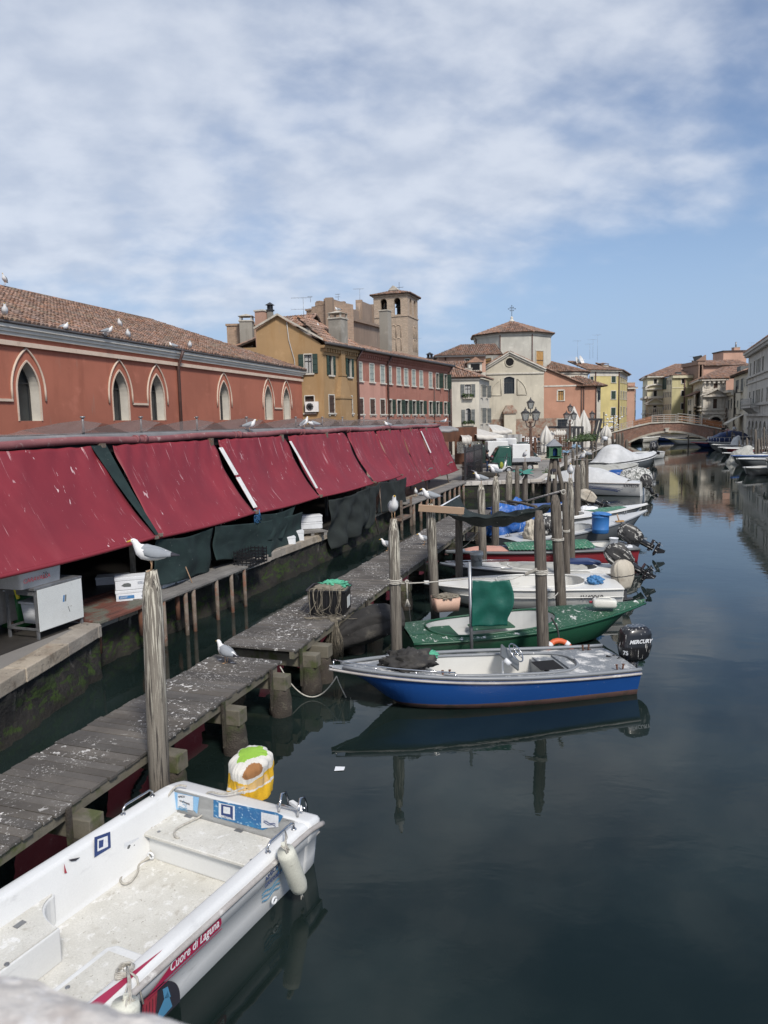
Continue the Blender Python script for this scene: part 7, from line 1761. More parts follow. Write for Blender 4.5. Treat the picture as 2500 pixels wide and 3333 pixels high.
lump('cloth_bundle','cover_blk',None,(0,0,0),(.6,.5,.45),31,.3);ob=COL.objects[-1];q=W(*zp(15,350,330),.6);ob.location=(q.x,q.y+.3,.75);tag(ob,'bundled dark net and cloth in the grey boat behind the posts','cloth bundle')
lump('pink_net','cover_cream',None,(0,0,0),(.3,.3,.5),33,.4);ob=COL.objects[-1];q=W(*zp(15,140,400),.6);ob.location=(q.x,q.y+.2,.7);tag(ob,'pale pinkish net heap in the grey boat left of the thick post','net')
# white/green topped boat
wg=boat('long white decked boat with dark hull and green spattered foredeck',(12.7,35.3),(5.6,32.6),2.0,zs=.55,zb=.85,ms=('g_dgrey','g_dgrey','g_white','g_white','g_lgrey'),cock=(.1,.5,.8),inner=('g_white2','g_white'),ws=.85,p=1.9,rake=.9)
def f(u,v):t=.56+.25*u;w_=wg['hw'](t)-.2;y=w_*(2*v-1);return(wg['X'](t,1),y,wg['dz'](t,y)+.02)
b=MB();b.grid(f,10,6);b.build('green_deck_panel','tarp_gr2',wg['o'])
bb=boat('small blue boat seen between the posts behind the white decked boat',(9.6,38.5),(5.5,37.5),1.7,zs=.5,zb=.65,ms=('g_blue','g_blue','g_white','g_blue','g_white2'),cock=(.15,.55,.7))
tilt_m=W(*zp(11,720,800),.5);th=thing('outboard_motor','tilted outboard with a striped cloth over it, below the covered speedboat reflection','outboard motor',(tilt_m.x,tilt_m.y,.55),R(170))
om=outboard(th,Matrix(),1.1,1.1,low='motor',cover='cover_cream',seed=17)
lump('white_bag','foam',None,(0,0,0),(.5,.35,.28),41,.25);ob=COL.objects[-1];q=W(*zp(11,710,880),.6);ob.location=q;tag(ob,'white sack on the green spattered deck beside the posts','sack')
# covered speedboats
sb=boat('white speedboat with blue and grey curved stripes under a tight pale cover',(10.3,50.9),(16.7,47.3),2.5,zs=.85,zb=.95,ms=('g_white','g_white','rubgrey','g_white','g_white'),ws=.86,p=2.6,rake=1.0,railr=.04,name='moored_boat')
cov(sb,.12,.86,.0,'cover_w','boat_cover',3,.0,ridge=lambda u:.10+.80*max(0,math.sin(PI*u))**1.1,wr=.10)
b=MB()
def side_pt(H_,t,fz,sd,off=.015):w_=H_['hw'](t);s_=H_['sh'](t);return Vector((H_['X'](t,.5+fz*.5),sd*(w_*(.93+.06*fz)+off),s_*fz))
for sd in(1,-1):
 for k,(t0,t1,f0,f1,w_)in enumerate(((.16,.62,.42,.80,.035),(.18,.58,.36,.66,.05),(.14,.55,.50,.84,.02))):
  P=[side_pt(sb,t0+(t1-t0)*i/12,f0+(f1-f0)*(i/12)**.6,sd,.02)for i in range(13)]
  for p_,q_ in zip(P,P[1:]):b.beam(p_,q_,.01,w_,0)
b.build('hull_stripe','g_navy',sb['o'])
for sd,rz_ in((1,PI),(-1,0)):
 text('LV76228',.26,'ink',sb['o'],Matrix.Translation(side_pt(sb,.13 if sd>0 else .02,.72,sd,.06))@Matrix.Rotation(rz_,4,'Z')@UPR,bold=.006)
outboard(sb['o'],Matrix.Translation((-.1,0,.55)),.5,1.1,low='motor',cover='cover_blk',seed=23)
surf('camo',(.55,.55,.52),(.5,.5,.48),2,[((.12,.13,.12),7,.5,.53,.95)],.8,.4,10)
lump('motor_hood','camo',None,(0,0,0),(1.15,.75,.8),51,.18);ob=COL.objects[-1];q=D(*zp(11,1225,525),52);ob.location=q;tag(ob,'black and white mottled cloth hood over a motor behind the covered speedboat','motor hood')
lump('blue_hood','g_blue',None,(0,0,0),(.85,.5,.42),53,.08);ob=COL.objects[-1];q=D(*zp(11,1020,485),54);ob.location=q;tag(ob,'smooth blue hood over a motor right of the covered speedboat hump','motor hood')
g2=boat('low boat under a sagging beige grey cover with a row of creases',(22.0,63.5),(14.5,58.5),2.5,zs=.7,zb=1.0,ms=('g_dgrey','g_dgrey','rubber','g_white','g_white'),ws=.85,p=2.6,rake=1.0)
cov(g2,.02,.97,.35,'cover_g','boat_cover',8,.04,ridge=lambda u:.55*(1-u)+.08,wr=.12,drop=.25)
cr_=boat('grey hulled cruiser with raised bow under a tall white cover',(26.9,72.6),(19.3,66.0),2.7,zs=1.0,zb=1.5,ms=('g_dgrey','g_dgrey','rubber','g_white','g_white'),ws=.86,p=2.5,rake=1.6,railr=.05)
cov(cr_,.02,.96,.0,'cover_w','boat_cover',9,.05,ridge=lambda u:min(1,u*9)*(.2+1.35*math.exp(-((u-.22)/.26)**2)),wr=.10,drop=.2)
b=MB();q=Vector((cr_['L']-.1,0,1.6));b.beam(q,q+Vector((.5,0,-.05)),.12,.1);b.box(q+Vector((.45,0,-.15)),(.12,.3,.3));b.build('anchor','iron',cr_['o'])
wd=boat('small white open dinghy with dark motor near the bridge on the left side',(27.6,84.5),(33.6,90.5),2.4,zs=.8,zb=1.0,ms=('g_white','g_white','rubgrey','g_white','g_lgrey'),cock=(.12,.6,.75),floor=.3)
outboard(wd['o'],Matrix.Translation((4.2,1.3,.9)),0,1.8,low='motor',cowl='motor')
for lb,bw,st,bm,zs_,zb_,ms_,cv in(('grey dinghy moored under the left end of the brick arch',(44.0,139.5),(49.5,143.0),2.6,.9,1.2,('g_dgrey','g_dgrey','g_lgrey','g_grey','g_grey'),None),('flat white boat showing just under the left part of the arch',(56.5,150.5),(50.5,146),2.4,.9,1.1,('g_white','g_white','g_white','g_white','g_white'),None),('long dark blue boat lying across under the middle of the arch',(52,152.5),(61.5,150),2.6,.8,1.1,('g_navy','g_navy','g_white','g_navy','g_navy'),None),('white boat with yellow gunwale below the right half of the arch',(50.7,131.5),(57.0,130.5),2.3,.8,1.1,('g_white2','g_white2','g_yellow','g_white2','g_yellow'),None),('second white boat moored alongside the yellow edged one',(51.5,134.6),(58,133.2),2.3,.8,1.1,('g_white','g_white','g_white','g_white','g_white2'),None),('bright red topped boat with dark hull near the right foot of the arch',(48.6,116.5),(55,116),2.4,.6,.9,('g_navy','g_navy','g_ired','g_ired','g_navy'),None),('boat under a big navy blue cover on the right bank before the arch',(49.8,113.8),(58.6,120),2.9,.9,1.2,('g_navy','g_navy','g_navy','g_navy','g_navy'),('g_navy',1.6)),('white motorboat with a chrome bow rail on the right bank',(46.3,105.5),(53.5,109),2.7,1.0,1.3,('g_lgrey','g_lgrey','g_lgrey','g_white','g_white'),'rail'),('white topped boat just nearer than the chrome railed one',(43.9,98.4),(51.2,102),2.6,.9,1.2,('g_lgrey','g_lgrey','g_white','g_white','g_white'),None),('grey hulled boat wedged between two white boats on the right bank',(41.6,91.5),(49,96.5),2.4,.8,1.1,('g_dgrey','g_dgrey','g_lgrey','g_lgrey','g_lgrey'),None),('white boat with a red waist stripe on the right bank',(40.0,86.5),(47.3,90.8),2.5,.9,1.2,('g_red','g_dgrey','g_white','g_white','g_white'),None),('blue decked boat whose grey cloth hangs over the motor on the right bank',(36.8,79.8),(43.5,85.5),2.4,.7,1.0,('g_dgrey','g_dgrey','g_white','g_navy','g_white'),None),('pale boat with a long blue side stripe on the right bank',(34.0,71.9),(41.8,78.5),2.6,.8,1.1,('g_lgrey','g_lgrey','g_blue','g_lgrey','g_white'),None),('black hulled boat with white rail, second nearest on the right bank',(32.1,66.8),(39.5,72.5),2.5,.8,1.1,('g_dgrey','g_dgrey','g_white','g_grey','g_grey'),None),('small pale dinghy in front of the big covered boat at the right edge',(29.6,60.2),(33.5,63.5),2.0,.55,.75,('g_white2','g_white2','g_lgrey','g_white2','g_white2'),None),('big white boat with an off-white cover at the right edge of the view',(29.2,56.0),(36.5,62.5),3.0,1.1,1.6,('g_white','g_white','rubgrey','g_white','g_white'),('cover_g',1.0))):
 ck=None if cv or 'topped' in lb else(.15,.55,.7)
 H_=boat(lb,bw,st,bm,zs=zs_,zb=zb_,ms=ms_,cock=ck,rake=1.3,p=2.3,railr=.06,n=20,floor=.3)
 if isinstance(cv,tuple):cov(H_,.02,.95,0,cv[0],'boat_cover',rnd.random()*9,.05,ridge=lambda u,h=cv[1]:h*(.15+.85*math.sin(PI*min(1,.25+u*.75))**1.2),wr=.1,drop=.2)
 if cv=='rail':
  b=MB()
  for s_ in(1,-1):
   P=[Vector((H_['X'](t,1),s_*H_['hw'](t)*.9,H_['sh'](t)+.7))for t in(.5,.6,.7,.8,.9,.98)];b.tube(P,.04,5);[b.cyl(q,q-Vector((0,0,.7)),.03,.03,5)for q in P]
  b.build('hand_rail','chrome',H_['o'])
ob=lump('cloth_hood','cover_g',None,(0,0,0),(1.6,1.0,.9),61,.2);q=D(*zp(13,1270,385),77);ob.location=q;ob.rotation_euler=(0,-.7,.2);tag(ob,'grey cloth hood hanging over a motor among the right bank boats','motor hood')
ob=lump('white_hood','cover_w',None,(0,0,0),(.8,.6,1.4),63,.2);q=D(*zp(13,1232,225),100);ob.location=q;tag(ob,'upright pale hood standing among the right bank boats','motor hood')
ob=lump('green_cover','tarp_gr2',None,(0,0,0),(1.4,1.0,.8),65,.1);q=D(*zp(13,1035,128),119);ob.location=q;tag(ob,'mint green cover beside the navy covered boat','cover')
# foreground white workboat
HO=Vector((-1.83,8.09,0));HA=R(-117.07);HSC=(1.015,1.015,.92);HBM=Matrix.Translation(HO)@Matrix.Rotation(HA,4,'Z')@Matrix.Diagonal((*HSC,1));HBI=HBM.inverted()
gel('hero',(.68,.69,.68),.45)
surf('herofloor',(.60,.59,.54),(.52,.51,.46),2.5,[((.30,.27,.21),(7,7,7),.58,.70,.45),((.14,.11,.07),(26,26,26),.64,.70,.75),((.74,.74,.72),9,.55,.68,.7),((.22,.18,.12),1.6,.60,.75,.35)],.85,.3,50)
surf('banner',(.34,.022,.07),(.30,.02,.06),2,rough=.4,bump=0,fine=.03);surf('wave',(.03,.20,.40),(.02,.12,.30),4,[((.45,.62,.72),(22,22,30),.56,.64,.75)],.4,0,10);surf('lightblue',(.16,.36,.62),(.26,.48,.70),1.5,rough=.4,bump=0)
surf('logonavy',(.02,.05,.18),None,2,rough=.4,bump=0,fine=0);surf('logosky',(.10,.30,.48),None,2,rough=.4,bump=0,fine=0);surf('fender',(.62,.62,.53),(.54,.54,.46),3,[((.3,.28,.22),9,.6,.72,.4)],.55,.1,40)
hb_=thing('workboat','large white open workboat with a crimson banner along its side, moored in the foreground','boat',HO,HA);hb_.scale=HSC
def hwx(x):return 1.03 if x<3.7 else 1.03-.62*((x-3.7)/2.1)**1.8
def zr_(x):return .72 if x>.1 else .72-.10*((.1-x)/.5)**1.5
xsH=[.02,.05,.12,.4,.9,1.5,2.1,2.7,3.3,3.7,4.1,4.5,4.9,5.3,5.6,5.8]
def outer(x,sg):
 w_=hwx(x);z=zr_(x);k=w_/1.03
 return[(sg*.82*k,-.14),(sg*.93*k,.02),(sg*.955*k,.20),(sg*(w_-.045),.44),(sg*(w_-.012),.465),(sg*(w_+.0),z-.12),(sg*(w_-.0),z-.035),(sg*(w_-.03),z-.004),(sg*(w_-.06),z)]
def inner_(x,sg):w_=hwx(x);z=zr_(x);return[(sg*(w_-.145),z),(sg*(w_-.165),z-.01),(sg*(w_-.18),z-.05),(sg*(w_-.215),.12),(sg*(w_-.25),.07),(sg*(w_-.32),.055)]
rs=[]
for x in xsH:
 P=[(0,-.18)]+outer(x,1)+inner_(x,1)+[(0,.05)]+inner_(x,-1)[::-1]+outer(x,-1)[::-1]
 rs.append([Vector((x,y,z))for y,z in P])
nO=len(outer(0,1));nI=len(inner_(0,1))
b=MB();b.rings(rs,0,True,cap=False,ms=lambda i,j:1 if nO+nI-1<=j<=nO+nI+2 else 0)
xe=[-.27,-.24,-.16,-.06,.02];rs=[]
for x in xe:
 P=[(0,-.18)]+outer(x,1)+[(.55,zr_(x)),(.5,zr_(x)),(-.5,zr_(x)),(-.55,zr_(x))]+outer(x,-1)[::-1]
 sc=1-.03*((.02-x)/.29)**3
 rs.append([Vector((x,y*sc,z))for y,z in P])
b.rings(rs,0,True);b.build('hull',['hero','herofloor'],hb_)
b=MB();b.quad((.02,-.86,.05),(.02,.86,.05),(.02,.86,.72),(.02,-.86,.72));b.build('transom_inside','hero',hb_)
for s_ in(1,-1):
 b=MB();b.tube([Vector((x,s_*(hwx(x)+.012),zr_(x)-.085))for x in[-.26,-.2,-.1,0,.2]+xsH[4:]],.032,8);b.build('rub_rail','rubgrey',hb_)
b=MB()
for s_ in(1,-1):b.beam((-.26,s_*.995,.452),(3.7,s_*1.005,.452),.012,.012)
b.build('hull_seam','rubgrey',hb_)
def rb2(x0,x1,y0,y1,r_,z,n=6):return[(x+(x0+x1)/2,y+(y0+y1)/2,z)for x,y,z in rr(x1-x0,y1-y0,r_,z,n)]
b=MB();b.b2(.02,.50,-.83,.83,.05,.375);b.build('bench_box','hero',hb_,bev=.02)
b=MB();b.rings([rb2(.03,.56,-.845,.845,.03,.378),rb2(.03,.56,-.845,.845,.03,.405),rb2(.04,.55,-.835,.835,.03,.412)],0,False);lid=b.build('bench_lid','herofloor',hb_)
for y in(-.62,.12,.72):b=MB();b.box((.06,y,.416),(.05,.10,.008));b.build('hinge','steel',lid)
for y in(-.7,.6):b=MB();b.cyl((.46,y,.41),(.46,y,.418),.02,.02,10);b.build('lock','steel',lid)
def LP(k,x,y,z):return HBI@W(*zp(k,x,y),z*.92)
fc=LP(18,295,935,.42);fy=fc.y
b=MB();
P0=[(fc.x+.30*(1-math.sin(a)),-.80+(fy+.80)*(1-math.cos(a))if 0 else 0)for a in()]
pl=[(5.2,-.86),(fc.x-.35,-.86),(fc.x-.30,-.80)]+[(fc.x-.30+.30*math.sin(a),-.80+(fy+.80)*(1-math.cos(a)))for a in[i*PI/16 for i in range(1,9)]]+[(5.2,fy+.02)]
b.slab(pl[::-1],.05,.42,0);b.build('forward_locker','hero',hb_,bev=.015)
pl2=[(x+(.02 if x<5 else 0),y-.01)for x,y in pl];b=MB();b.slab(pl2[::-1],.425,.437,0);lk=b.build('locker_lid','herofloor',hb_)
q=LP(18,97,918,.44);q2=LP(18,33,1113,.44);b=MB();b.box((q.x,q.y,.44),(.10,.06,.008));b.build('hinge','steel',lk);b=MB();b.cyl((q2.x,q2.y,.437),(q2.x,q2.y,.445),.022,.022,10);b.build('lock','steel',lk)
q=LP(18,560,1025,.16);b=MB();b.slab([(q.x-.05,.84),(q.x-.02,q.y+.02),(q.x+.05,q.y-.05),(4.6,q.y-.12),(4.6,.84)][::-1],.05,.17,0);b.build('side_step','hero',hb_,bev=.02)
b=MB();b.slab([(q.x+.05,.80),(q.x+.08,q.y+.02),(4.6,q.y-.06),(4.6,.80)][::-1],.172,.178);b.build('step_pad','herofloor',hb_)
q=LP(18,332,1232,.17);b=MB();b.cyl((q.x,q.y,.172),(q.x,q.y,.185),.022,.022,10);b.build('lock','steel',hb_)
FP=HBM@frame((.024,-.86),(.024,.86));FPL=frame((.024,-.86),(.024,.86))
FSL=frame((5,1.03),(-.4,1.03));FS=HBM@FSL
FWL=frame((5,-.835),(0,-.835));FW=HBM@FWL
def fl(M,k,x,y):return fw(M,*zp(k,x,y))
def poly(M,L_,pts,m,name='graphic',off=.003,par=None,ymap=None):
 b=MB();b.T=L_;n=len(pts);b.add([(x,-off-(ymap(z)if ymap else 0),z)for x,z in pts],[tuple(range(n))]);return b.build(name,m,par or hb_)
def pk(M,k,P):return[fl(M,k,*p)for p in P]
poly(FP,FPL,pk(FP,19,[(360,412),(590,462),(575,590),(545,560),(358,556)]),'lightblue','graphic_panel')
poly(FP,FPL,pk(FP,19,[(700,480),(1190,580),(1240,605),(1200,668),(1080,715),(700,612)]),'wave','graphic_panel')
def rrect(P,r_=.012):
 return P
for P in([(425,430),(545,455),(545,565),(425,540)],[(742,503),(866,528),(866,640),(742,612)],[(1070,575),(1203,603),(1203,690),(1070,698)]):poly(FP,FPL,pk(FP,19,P),'foam','logo_card',.006)
poly(FP,FPL,pk(FP,19,[(762,512),(852,530),(852,632),(762,612)]),'logonavy','logo_mark',.009);poly(FP,FPL,pk(FP,19,[(780,528),(833,538),(833,590),(780,580)]),'foam','logo_mark',.012)
x,z=fl(FP,19,765,608);text('BERTAGGIA',.034,'foam',hb_,FPL@Matrix.Translation((x,-.013,z))@UPR,bold=.001,sx=.82)
x,z=fl(FP,19,432,462);text('AMICO',.035,'ink',hb_,FPL@Matrix.Translation((x,-.01,z))@UPR@Matrix.Rotation(.25,4,'Z'));x,z=fl(FP,19,440,488);text('GIARDINIERE',.03,'ink',hb_,FPL@Matrix.Translation((x,-.01,z))@UPR@Matrix.Rotation(-.12,4,'Z'),sx=.9)
def waves(L_,x,z,w_,off,m='logosky',n=3):
 b=MB();b.T=L_
 for k in range(n):
  P=[(x+w_*i/10,-off,z-k*w_*.14+w_*.05*math.sin(i*.9+k))for i in range(11)]
  for p_,q_ in zip(P,P[1:]):b.beam(p_,q_,.002,w_*.05)
 b.build('logo_mark',m,hb_)
def drops(L_,x,z,w_,off,m='logosky'):
 b=MB();b.T=L_
 for i,(dx,dz)in enumerate(((.55,.30),(.68,.42),(.80,.30),(.92,.16),(.62,.12),(.76,.10),(.88,.0))):c=(x+w_*dx,-off,z+w_*dz);r_=w_*.05;b.add([(c[0]-r_,c[1],c[2]-r_),(c[0]+r_,c[1],c[2]-r_),(c[0]+r_*.3,c[1],c[2]+2*r_)],[(0,1,2)])
 b.build('logo_mark',m,hb_)
x,z=fl(FP,19,435,530);waves(FPL,x,z,.13,.01);drops(FPL,x-.02,z+.03,.15,.01)
x,z=fl(FP,19,1090,655);waves(FPL,x,z+.02,.16,.01,'logonavy',2)
sy=lambda z:0.0
P=pk(FS,18,[(718,1192),(905,1010),(1050,875),(1078,858),(1088,868),(1086,925),(1000,1005),(862,1135),(790,1185)])
P=[(x,max(.455,min(.655,z))if 0 else z)for x,z in P]
zl=[p[1]for p in P]
x0b,z0b=fl(FS,18,718,1192);x1b,z1b=fl(FS,18,1086,925);x2b,z2b=fl(FS,18,1070,860)
zt_b,zb_b=.600,.474
poly(FS,FSL,[(x0b,zb_b),(x1b-.03,zb_b),(x1b,zb_b+.03),(x1b,zt_b-.04),(x1b-.05,zt_b),(x0b+.42,zt_b),(x0b+.28,zt_b-.03),(x0b+.12,zt_b-.09)],'banner','banner',.006)
text('Cuore di Laguna',.125,'foam',hb_,FSL@Matrix.Translation((x0b+.27*(x1b-x0b),-.009,zb_b+.030))@UPR,shear=.25,bold=.001,fit=.69*(x1b-x0b))
b=MB();b.T=FSL;b.beam((x0b,-.006,zb_b-.022),(x1b,-.006,zb_b-.022),.003,.006);b.build('pinstripe','banner',hb_)
xp=x0b+.28
xp=5-1.96
def hy(z):return .012 if z>.47 else(.05+(.44-z)*.09 if z<.44 else .04)
b=MB();b.T=FSL;zz_=[.03+.46*i/24 for i in range(25)]
def xr_(z):q=(z-.03)/.46;return xp-.5*(1-math.sqrt(max(0,1-q**2.4)))
for z0,z1 in zip(zz_,zz_[1:]):b.add([(xp-1.7,hy(z0)-.012,z0),(xr_(z0),hy(z0)-.012,z0),(xr_(z1),hy(z1)-.012,z1),(xp-1.7,hy(z1)-.012,z1)],[(0,1,2,3)])
b.build('picture_panel','ink',hb_)
b=MB();b.T=FSL
def pq(P,m):b.add([(xp+x,hy(z*1.18)-.016,z*1.18)for x,z in P],[tuple(range(len(P)))],m)
pq([(-.95,.06),(-.52,.05),(-.50,.36),(-.88,.33)],0);pq([(-.46,.10),(-.30,.08),(-.28,.34),(-.44,.37)],0);pq([(-.85,.04),(-.6,.04),(-.7,.12)],2)
pq([(-.26,.04),(-.10,.06),(-.16,.24),(-.27,.12)],1);pq([(-.20,.2),(-.12,.16),(-.16,.28),(-.22,.3)],1);pq([(-.5,.04),(-.3,.04),(-.36,.08)],1)
for k in range(5):pq([(-.44+k*.035,.12),(-.432+k*.035,.12),(-.432+k*.035,.3),(-.44+k*.035,.3)],3)
b.build('picture_detail',['inkred','logosky','banner','ink'],hb_)
x,z=fl(FS,18,1300,670);text('AMICO',.075,'logonavy',hb_,FSL@Matrix.Translation((x,-.008,.50))@UPR@Matrix.Rotation(.2,4,'Z'));text('GIARDINIERE',.06,'logonavy',hb_,FSL@Matrix.Translation((x-.02,-.008,.445))@UPR,sx=.8);waves(FSL@Matrix.Translation((0,.05,0)),x,.33,.30,.006);drops(FSL,x+.02,.44,.32,.006)
x,z=fl(FS,18,1352,730);b=MB();b.T=FSL;b.tube([(x+.035*math.cos(a),.02,.17+.035*math.sin(a))for a in[i*PI/6 for i in range(13)]],.012,6);b.build('drain','foam',hb_)
g0,g1=LP(18,420,1300,.722),LP(18,770,1025,.722);b=MB();b.add([(g0.x,.90,.7225),(g0.x,1.0,.7205),(g1.x,.985,.7215)],[(0,1,2)]);b.build('gunwale_stripe','banner',hb_)
P=pk(FW,18,[(462,490),(540,462),(543,540),(462,590)]);poly(FW,FWL,P,'logonavy','logo_mark',.004)
poly(FW,FWL,pk(FW,18,[(476,500),(526,482),(528,535),(476,560)]),'foam','logo_mark',.008);poly(FW,FWL,pk(FW,18,[(482,507),(505,500),(503,535),(482,545)]),'logonavy','logo_mark',.011)
poly(FW,FWL,pk(FW,18,[(313,618),(328,665),(315,668)]),'inkred','logo_mark',.004);poly(FW,FWL,pk(FW,18,[(335,600),(392,588),(372,605),(350,608)]),'ink','logo_mark',.004)
poly(FW,FWL,pk(FW,18,[(608,520),(682,490),(682,575),(612,610)]),'foam','faded_sticker',.003)
for k in range(3):x,z=fl(FW,18,615,583+k*10);text('associazione della laguna',.018,'inkred',hb_,FWL@Matrix.Translation((x,-.006,z))@UPR)if 0 else None
b=MB();b.T=FWL
for k in range(26):x,z=fl(FW,18,rnd.uniform(625,665),rnd.uniform(530,565));b.box((x,-.005,z),(rnd.uniform(.01,.03),.002,rnd.uniform(.006,.02)),ry=rnd.uniform(-1,1))
for k in range(3):x,z=fl(FW,18,617,580+k*11);x2,z2=fl(FW,18,680,553+k*11);b.beam((x,-.005,z),(x2,-.005,z2),.002,.006,1)
b.build('sticker_print',['shut_grey','inkred'],hb_)
q=fl(FW,18,738,588);
q=LP(18,740,585,.12);b=MB();b.tube([(q.x+.0,q.y+.04*math.cos(a),.13+.04*math.sin(a))for a in[i*PI/6 for i in range(13)]],.013,6);b.build('drain_ring','foam',hb_)
def hrail(P0,P1,h=.10):
 b=MB();a,c=Vector(P0),Vector(P1);up=Vector((0,0,h));b.tube([a,a+up*.7,a.lerp(c,.10)+up,a.lerp(c,.9)+up,c+up*.7,c],.013,8)
 for q_ in(a,c):b.cyl(q_,q_+Vector((0,0,.012)),.032,.028,10)
 b.build('grab_rail','chrome',hb_)
a,c=LP(18,605,378,.72),LP(18,755,290,.72);hrail((a.x,-.96,.72),(c.x,-.96,.72));a,c=LP(18,1252,545,.72),LP(18,1372,432,.72);hrail((a.x,.95,.72),(c.x,.95,.72))
b=MB()
for y0 in(.55,.80):
 b.tube([(-.08,y0+.03,.70),(-.12,y0+.03,.82),(-.19,y0,.87),(-.27,y0,.85),(-.31,y0,.74),(-.33,y0,.30)],.014,8)
for z in(.66,.5):b.cyl((-.33,.55,z),(-.33,.80,z),.014,.014,8)
b.cyl((-.18,.5,.73),(-.18,.84,.73),.016,.016,8);b.build('swim_ladder','chrome',hb_)
b=MB();b.beam((-.24,.64,.76),(-.12,.84,.80),.05,.04);b.build('ladder_step','white',hb_)
om=outboard(hb_,Matrix.Translation((-.36,-.16,.50)),.12,.70,low='motor',cowl='motor')
surf('towel',(.62,.40,.03),(.58,.36,.03),2,[((.70,.68,.62),3.2,.50,.53,1.0,.22,.26)],.95,.5,60)
def f(u,v):
 a=2*PI*u;z=.80-(.22*(1-math.cos(min(1,v/.3)*PI/2))+max(0,v-.3)*.92);r0=math.sin(min(1,v/.3)*PI/2);fl_=1+.10*math.sin(3*a+4*v)*v+.16*noise.noise(Vector((math.cos(a)*1.6,math.sin(a)*1.6,v*2)))+.12*noise.noise(Vector((math.cos(a)*5,math.sin(a)*5,v*3)))
 zz_=z-.10*max(0,math.sin(a*2+1))*v*v-(.12 if .45<u<.75 else 0)*v**3
 return(-.28+.385*r0*fl_*math.cos(a),.285*r0*fl_*math.sin(a),zz_+.02*math.sin(a*4)*v)
b=MB();nU,nV=150,80;b.grid(f,nU,nV,0,True)
cols=[]
for fi,fc_ in enumerate(b.f):
 c=sum((Vector(b.v[i])for i in fc_),Vector())/4;p=c-Vector((-.27,0,.35));
 e=noise.noise(c*5)*.05
 d_=Vector((p.x*.6-.10,(p.y-.16)*.9,p.z-.22)).length+e
 m_=0
 if p.z>.40+e*2:m_=1
 elif p.z>.10+e*2+.1*p.y:m_=2
 if d_<.20:m_=2
 if d_<.13:m_=3
 if p.z<.02+e and p.z>-.12 and p.x>-.05 and p.y>0:m_=4
 if p.z<-.12 and p.z>-.17+e:m_=2
 b.m[fi]=m_
surf('tw_y',(.66,.40,.02),(.60,.35,.02),3,rough=.95,bump=.5,bsc=70);surf('tw_g',(.28,.50,.06),None,3,rough=.95,bump=.5,bsc=70);surf('tw_w',(.68,.66,.60),None,3,rough=.95,bump=.5,bsc=70);surf('tw_b',(.34,.16,.06),None,3,rough=.95,bump=.5,bsc=70);surf('tw_s',(.66,.44,.18),None,3,rough=.95,bump=.5,bsc=70)
tw=b.build('beach_towel',['tw_y','tw_g','tw_w','tw_b','tw_s'],None,thick=.008);tw.matrix_world=HBM@Matrix.Translation((-.36,-.16,.56))@Matrix.Diagonal((.76,.80,.66,1))@Matrix.Rotation(.12,4,'Y');tag(tw,'yellow, white and green beach towel with a brown blob draped over the workboat outboard','towel')
def fender(label,k,top,bot,r_,tie):
 a,c=fl(HBM@frame((5,1.17),(-.4,1.17)),k,*top),fl(HBM@frame((5,1.17),(-.4,1.17)),k,*bot);FL=frame((5,1.17),(-.4,1.17))
 A_,C_=FL@Vector((a[0],0,a[1])),FL@Vector((c[0],0,c[1]))
 th=thing('fender',label,'fender',HO,HA,'cream boat fenders');th.scale=HSC;ax=(C_-A_);L_=ax.length;u=ax.normalized()
 prof=[(0,.02),(.04,.035),(.10,.05),(.14,.9),(.22,1),(.8,1),(.90,.85),(.95,.5),(.97,.25),(1.0,.22)]
 b=MB();b.tube([A_+ax*q for q,_ in prof],[max(.02,r_*s_)for _,s_ in prof],16);b.build('fender_body','fender',th)
 b=MB();tp_=Vector((tie[0],tie[1],.80));
 for k_ in range(5):b.tube([tp_,tp_.lerp(A_,.5)+Vector((rnd.uniform(-.02,.02),.03,0)),A_+Vector((rnd.uniform(-.03,.03),rnd.uniform(-.01,.03),-.03)),A_+ax*.13+Vector((rnd.uniform(-.06,.06),.05,0))],.007,5)
 b.build('fender_rope','ropew',th);b=MB()
 for k_ in range(4):b.tube([C_,C_+Vector((rnd.uniform(-.03,.03),0,-.07))],.008,4)
 b.build('rope_tail','ropew',th)
t_=LP(18,1330,440,.8);fender('cream cylindrical fender hanging from the grab rail at the workboat stern',18,(1388,520),(1480,765),.094,(t_.x,.96))
t_=LP(18,570,1130,.74);fender('cream fender hanging low on the workboat side next to the stone parapet',18,(618,1262),(600,1560),.11,(t_.x,.93))
def ropeobj(label,pts,r_=.012,m='ropew',name='rope',group=None,tw_=True):
 b=MB();b.tube(pts,r_,7);o=b.build(name,m);tag(o,label,'rope',group);return o
def HP(x,y,z):return HBM@Vector((x,y,z))
def cat(P,n=24,sag=0.0):
 out=[]
 for a,c in zip(P,P[1:]):
  a,c=Vector(a),Vector(c)
  for i in range(n//max(1,len(P)-1)):q=i/(n//max(1,len(P)-1));out.append(a.lerp(c,q)-Vector((0,0,sag*4*q*(1-q))))
 return out+[Vector(P[-1])]
def smooth(P,it=2):
 P=[Vector(p)for p in P]
 for _ in range(it):
  Q=[P[0]]
  for a,c in zip(P,P[1:]):Q+=[a*.75+c*.25,a*.25+c*.75]
  P=Q+[P[-1]]
 return P
def CT(p):return p+(Vector((0,0,CH))-p).normalized()*.04
qa=LP(18,880,245,.73);L1p=[LP(18,*p,z)for p,z in(((915,240),.74),((880,232),.76),((850,250),.73),((800,330),.56),((775,395),.42),((735,450),.40),((735,500),.25),((745,560),.12),((720,600),.07),((650,640),.065),((585,690),.065),((600,722),.065),((640,715),.065),((680,660),.065),((678,620),.065),((735,592),.10))]
ropeobj('thin grey line trailing from the stern corner down to the workboat floor',[CT(HBM@p)for p in smooth(L1p)],.012)
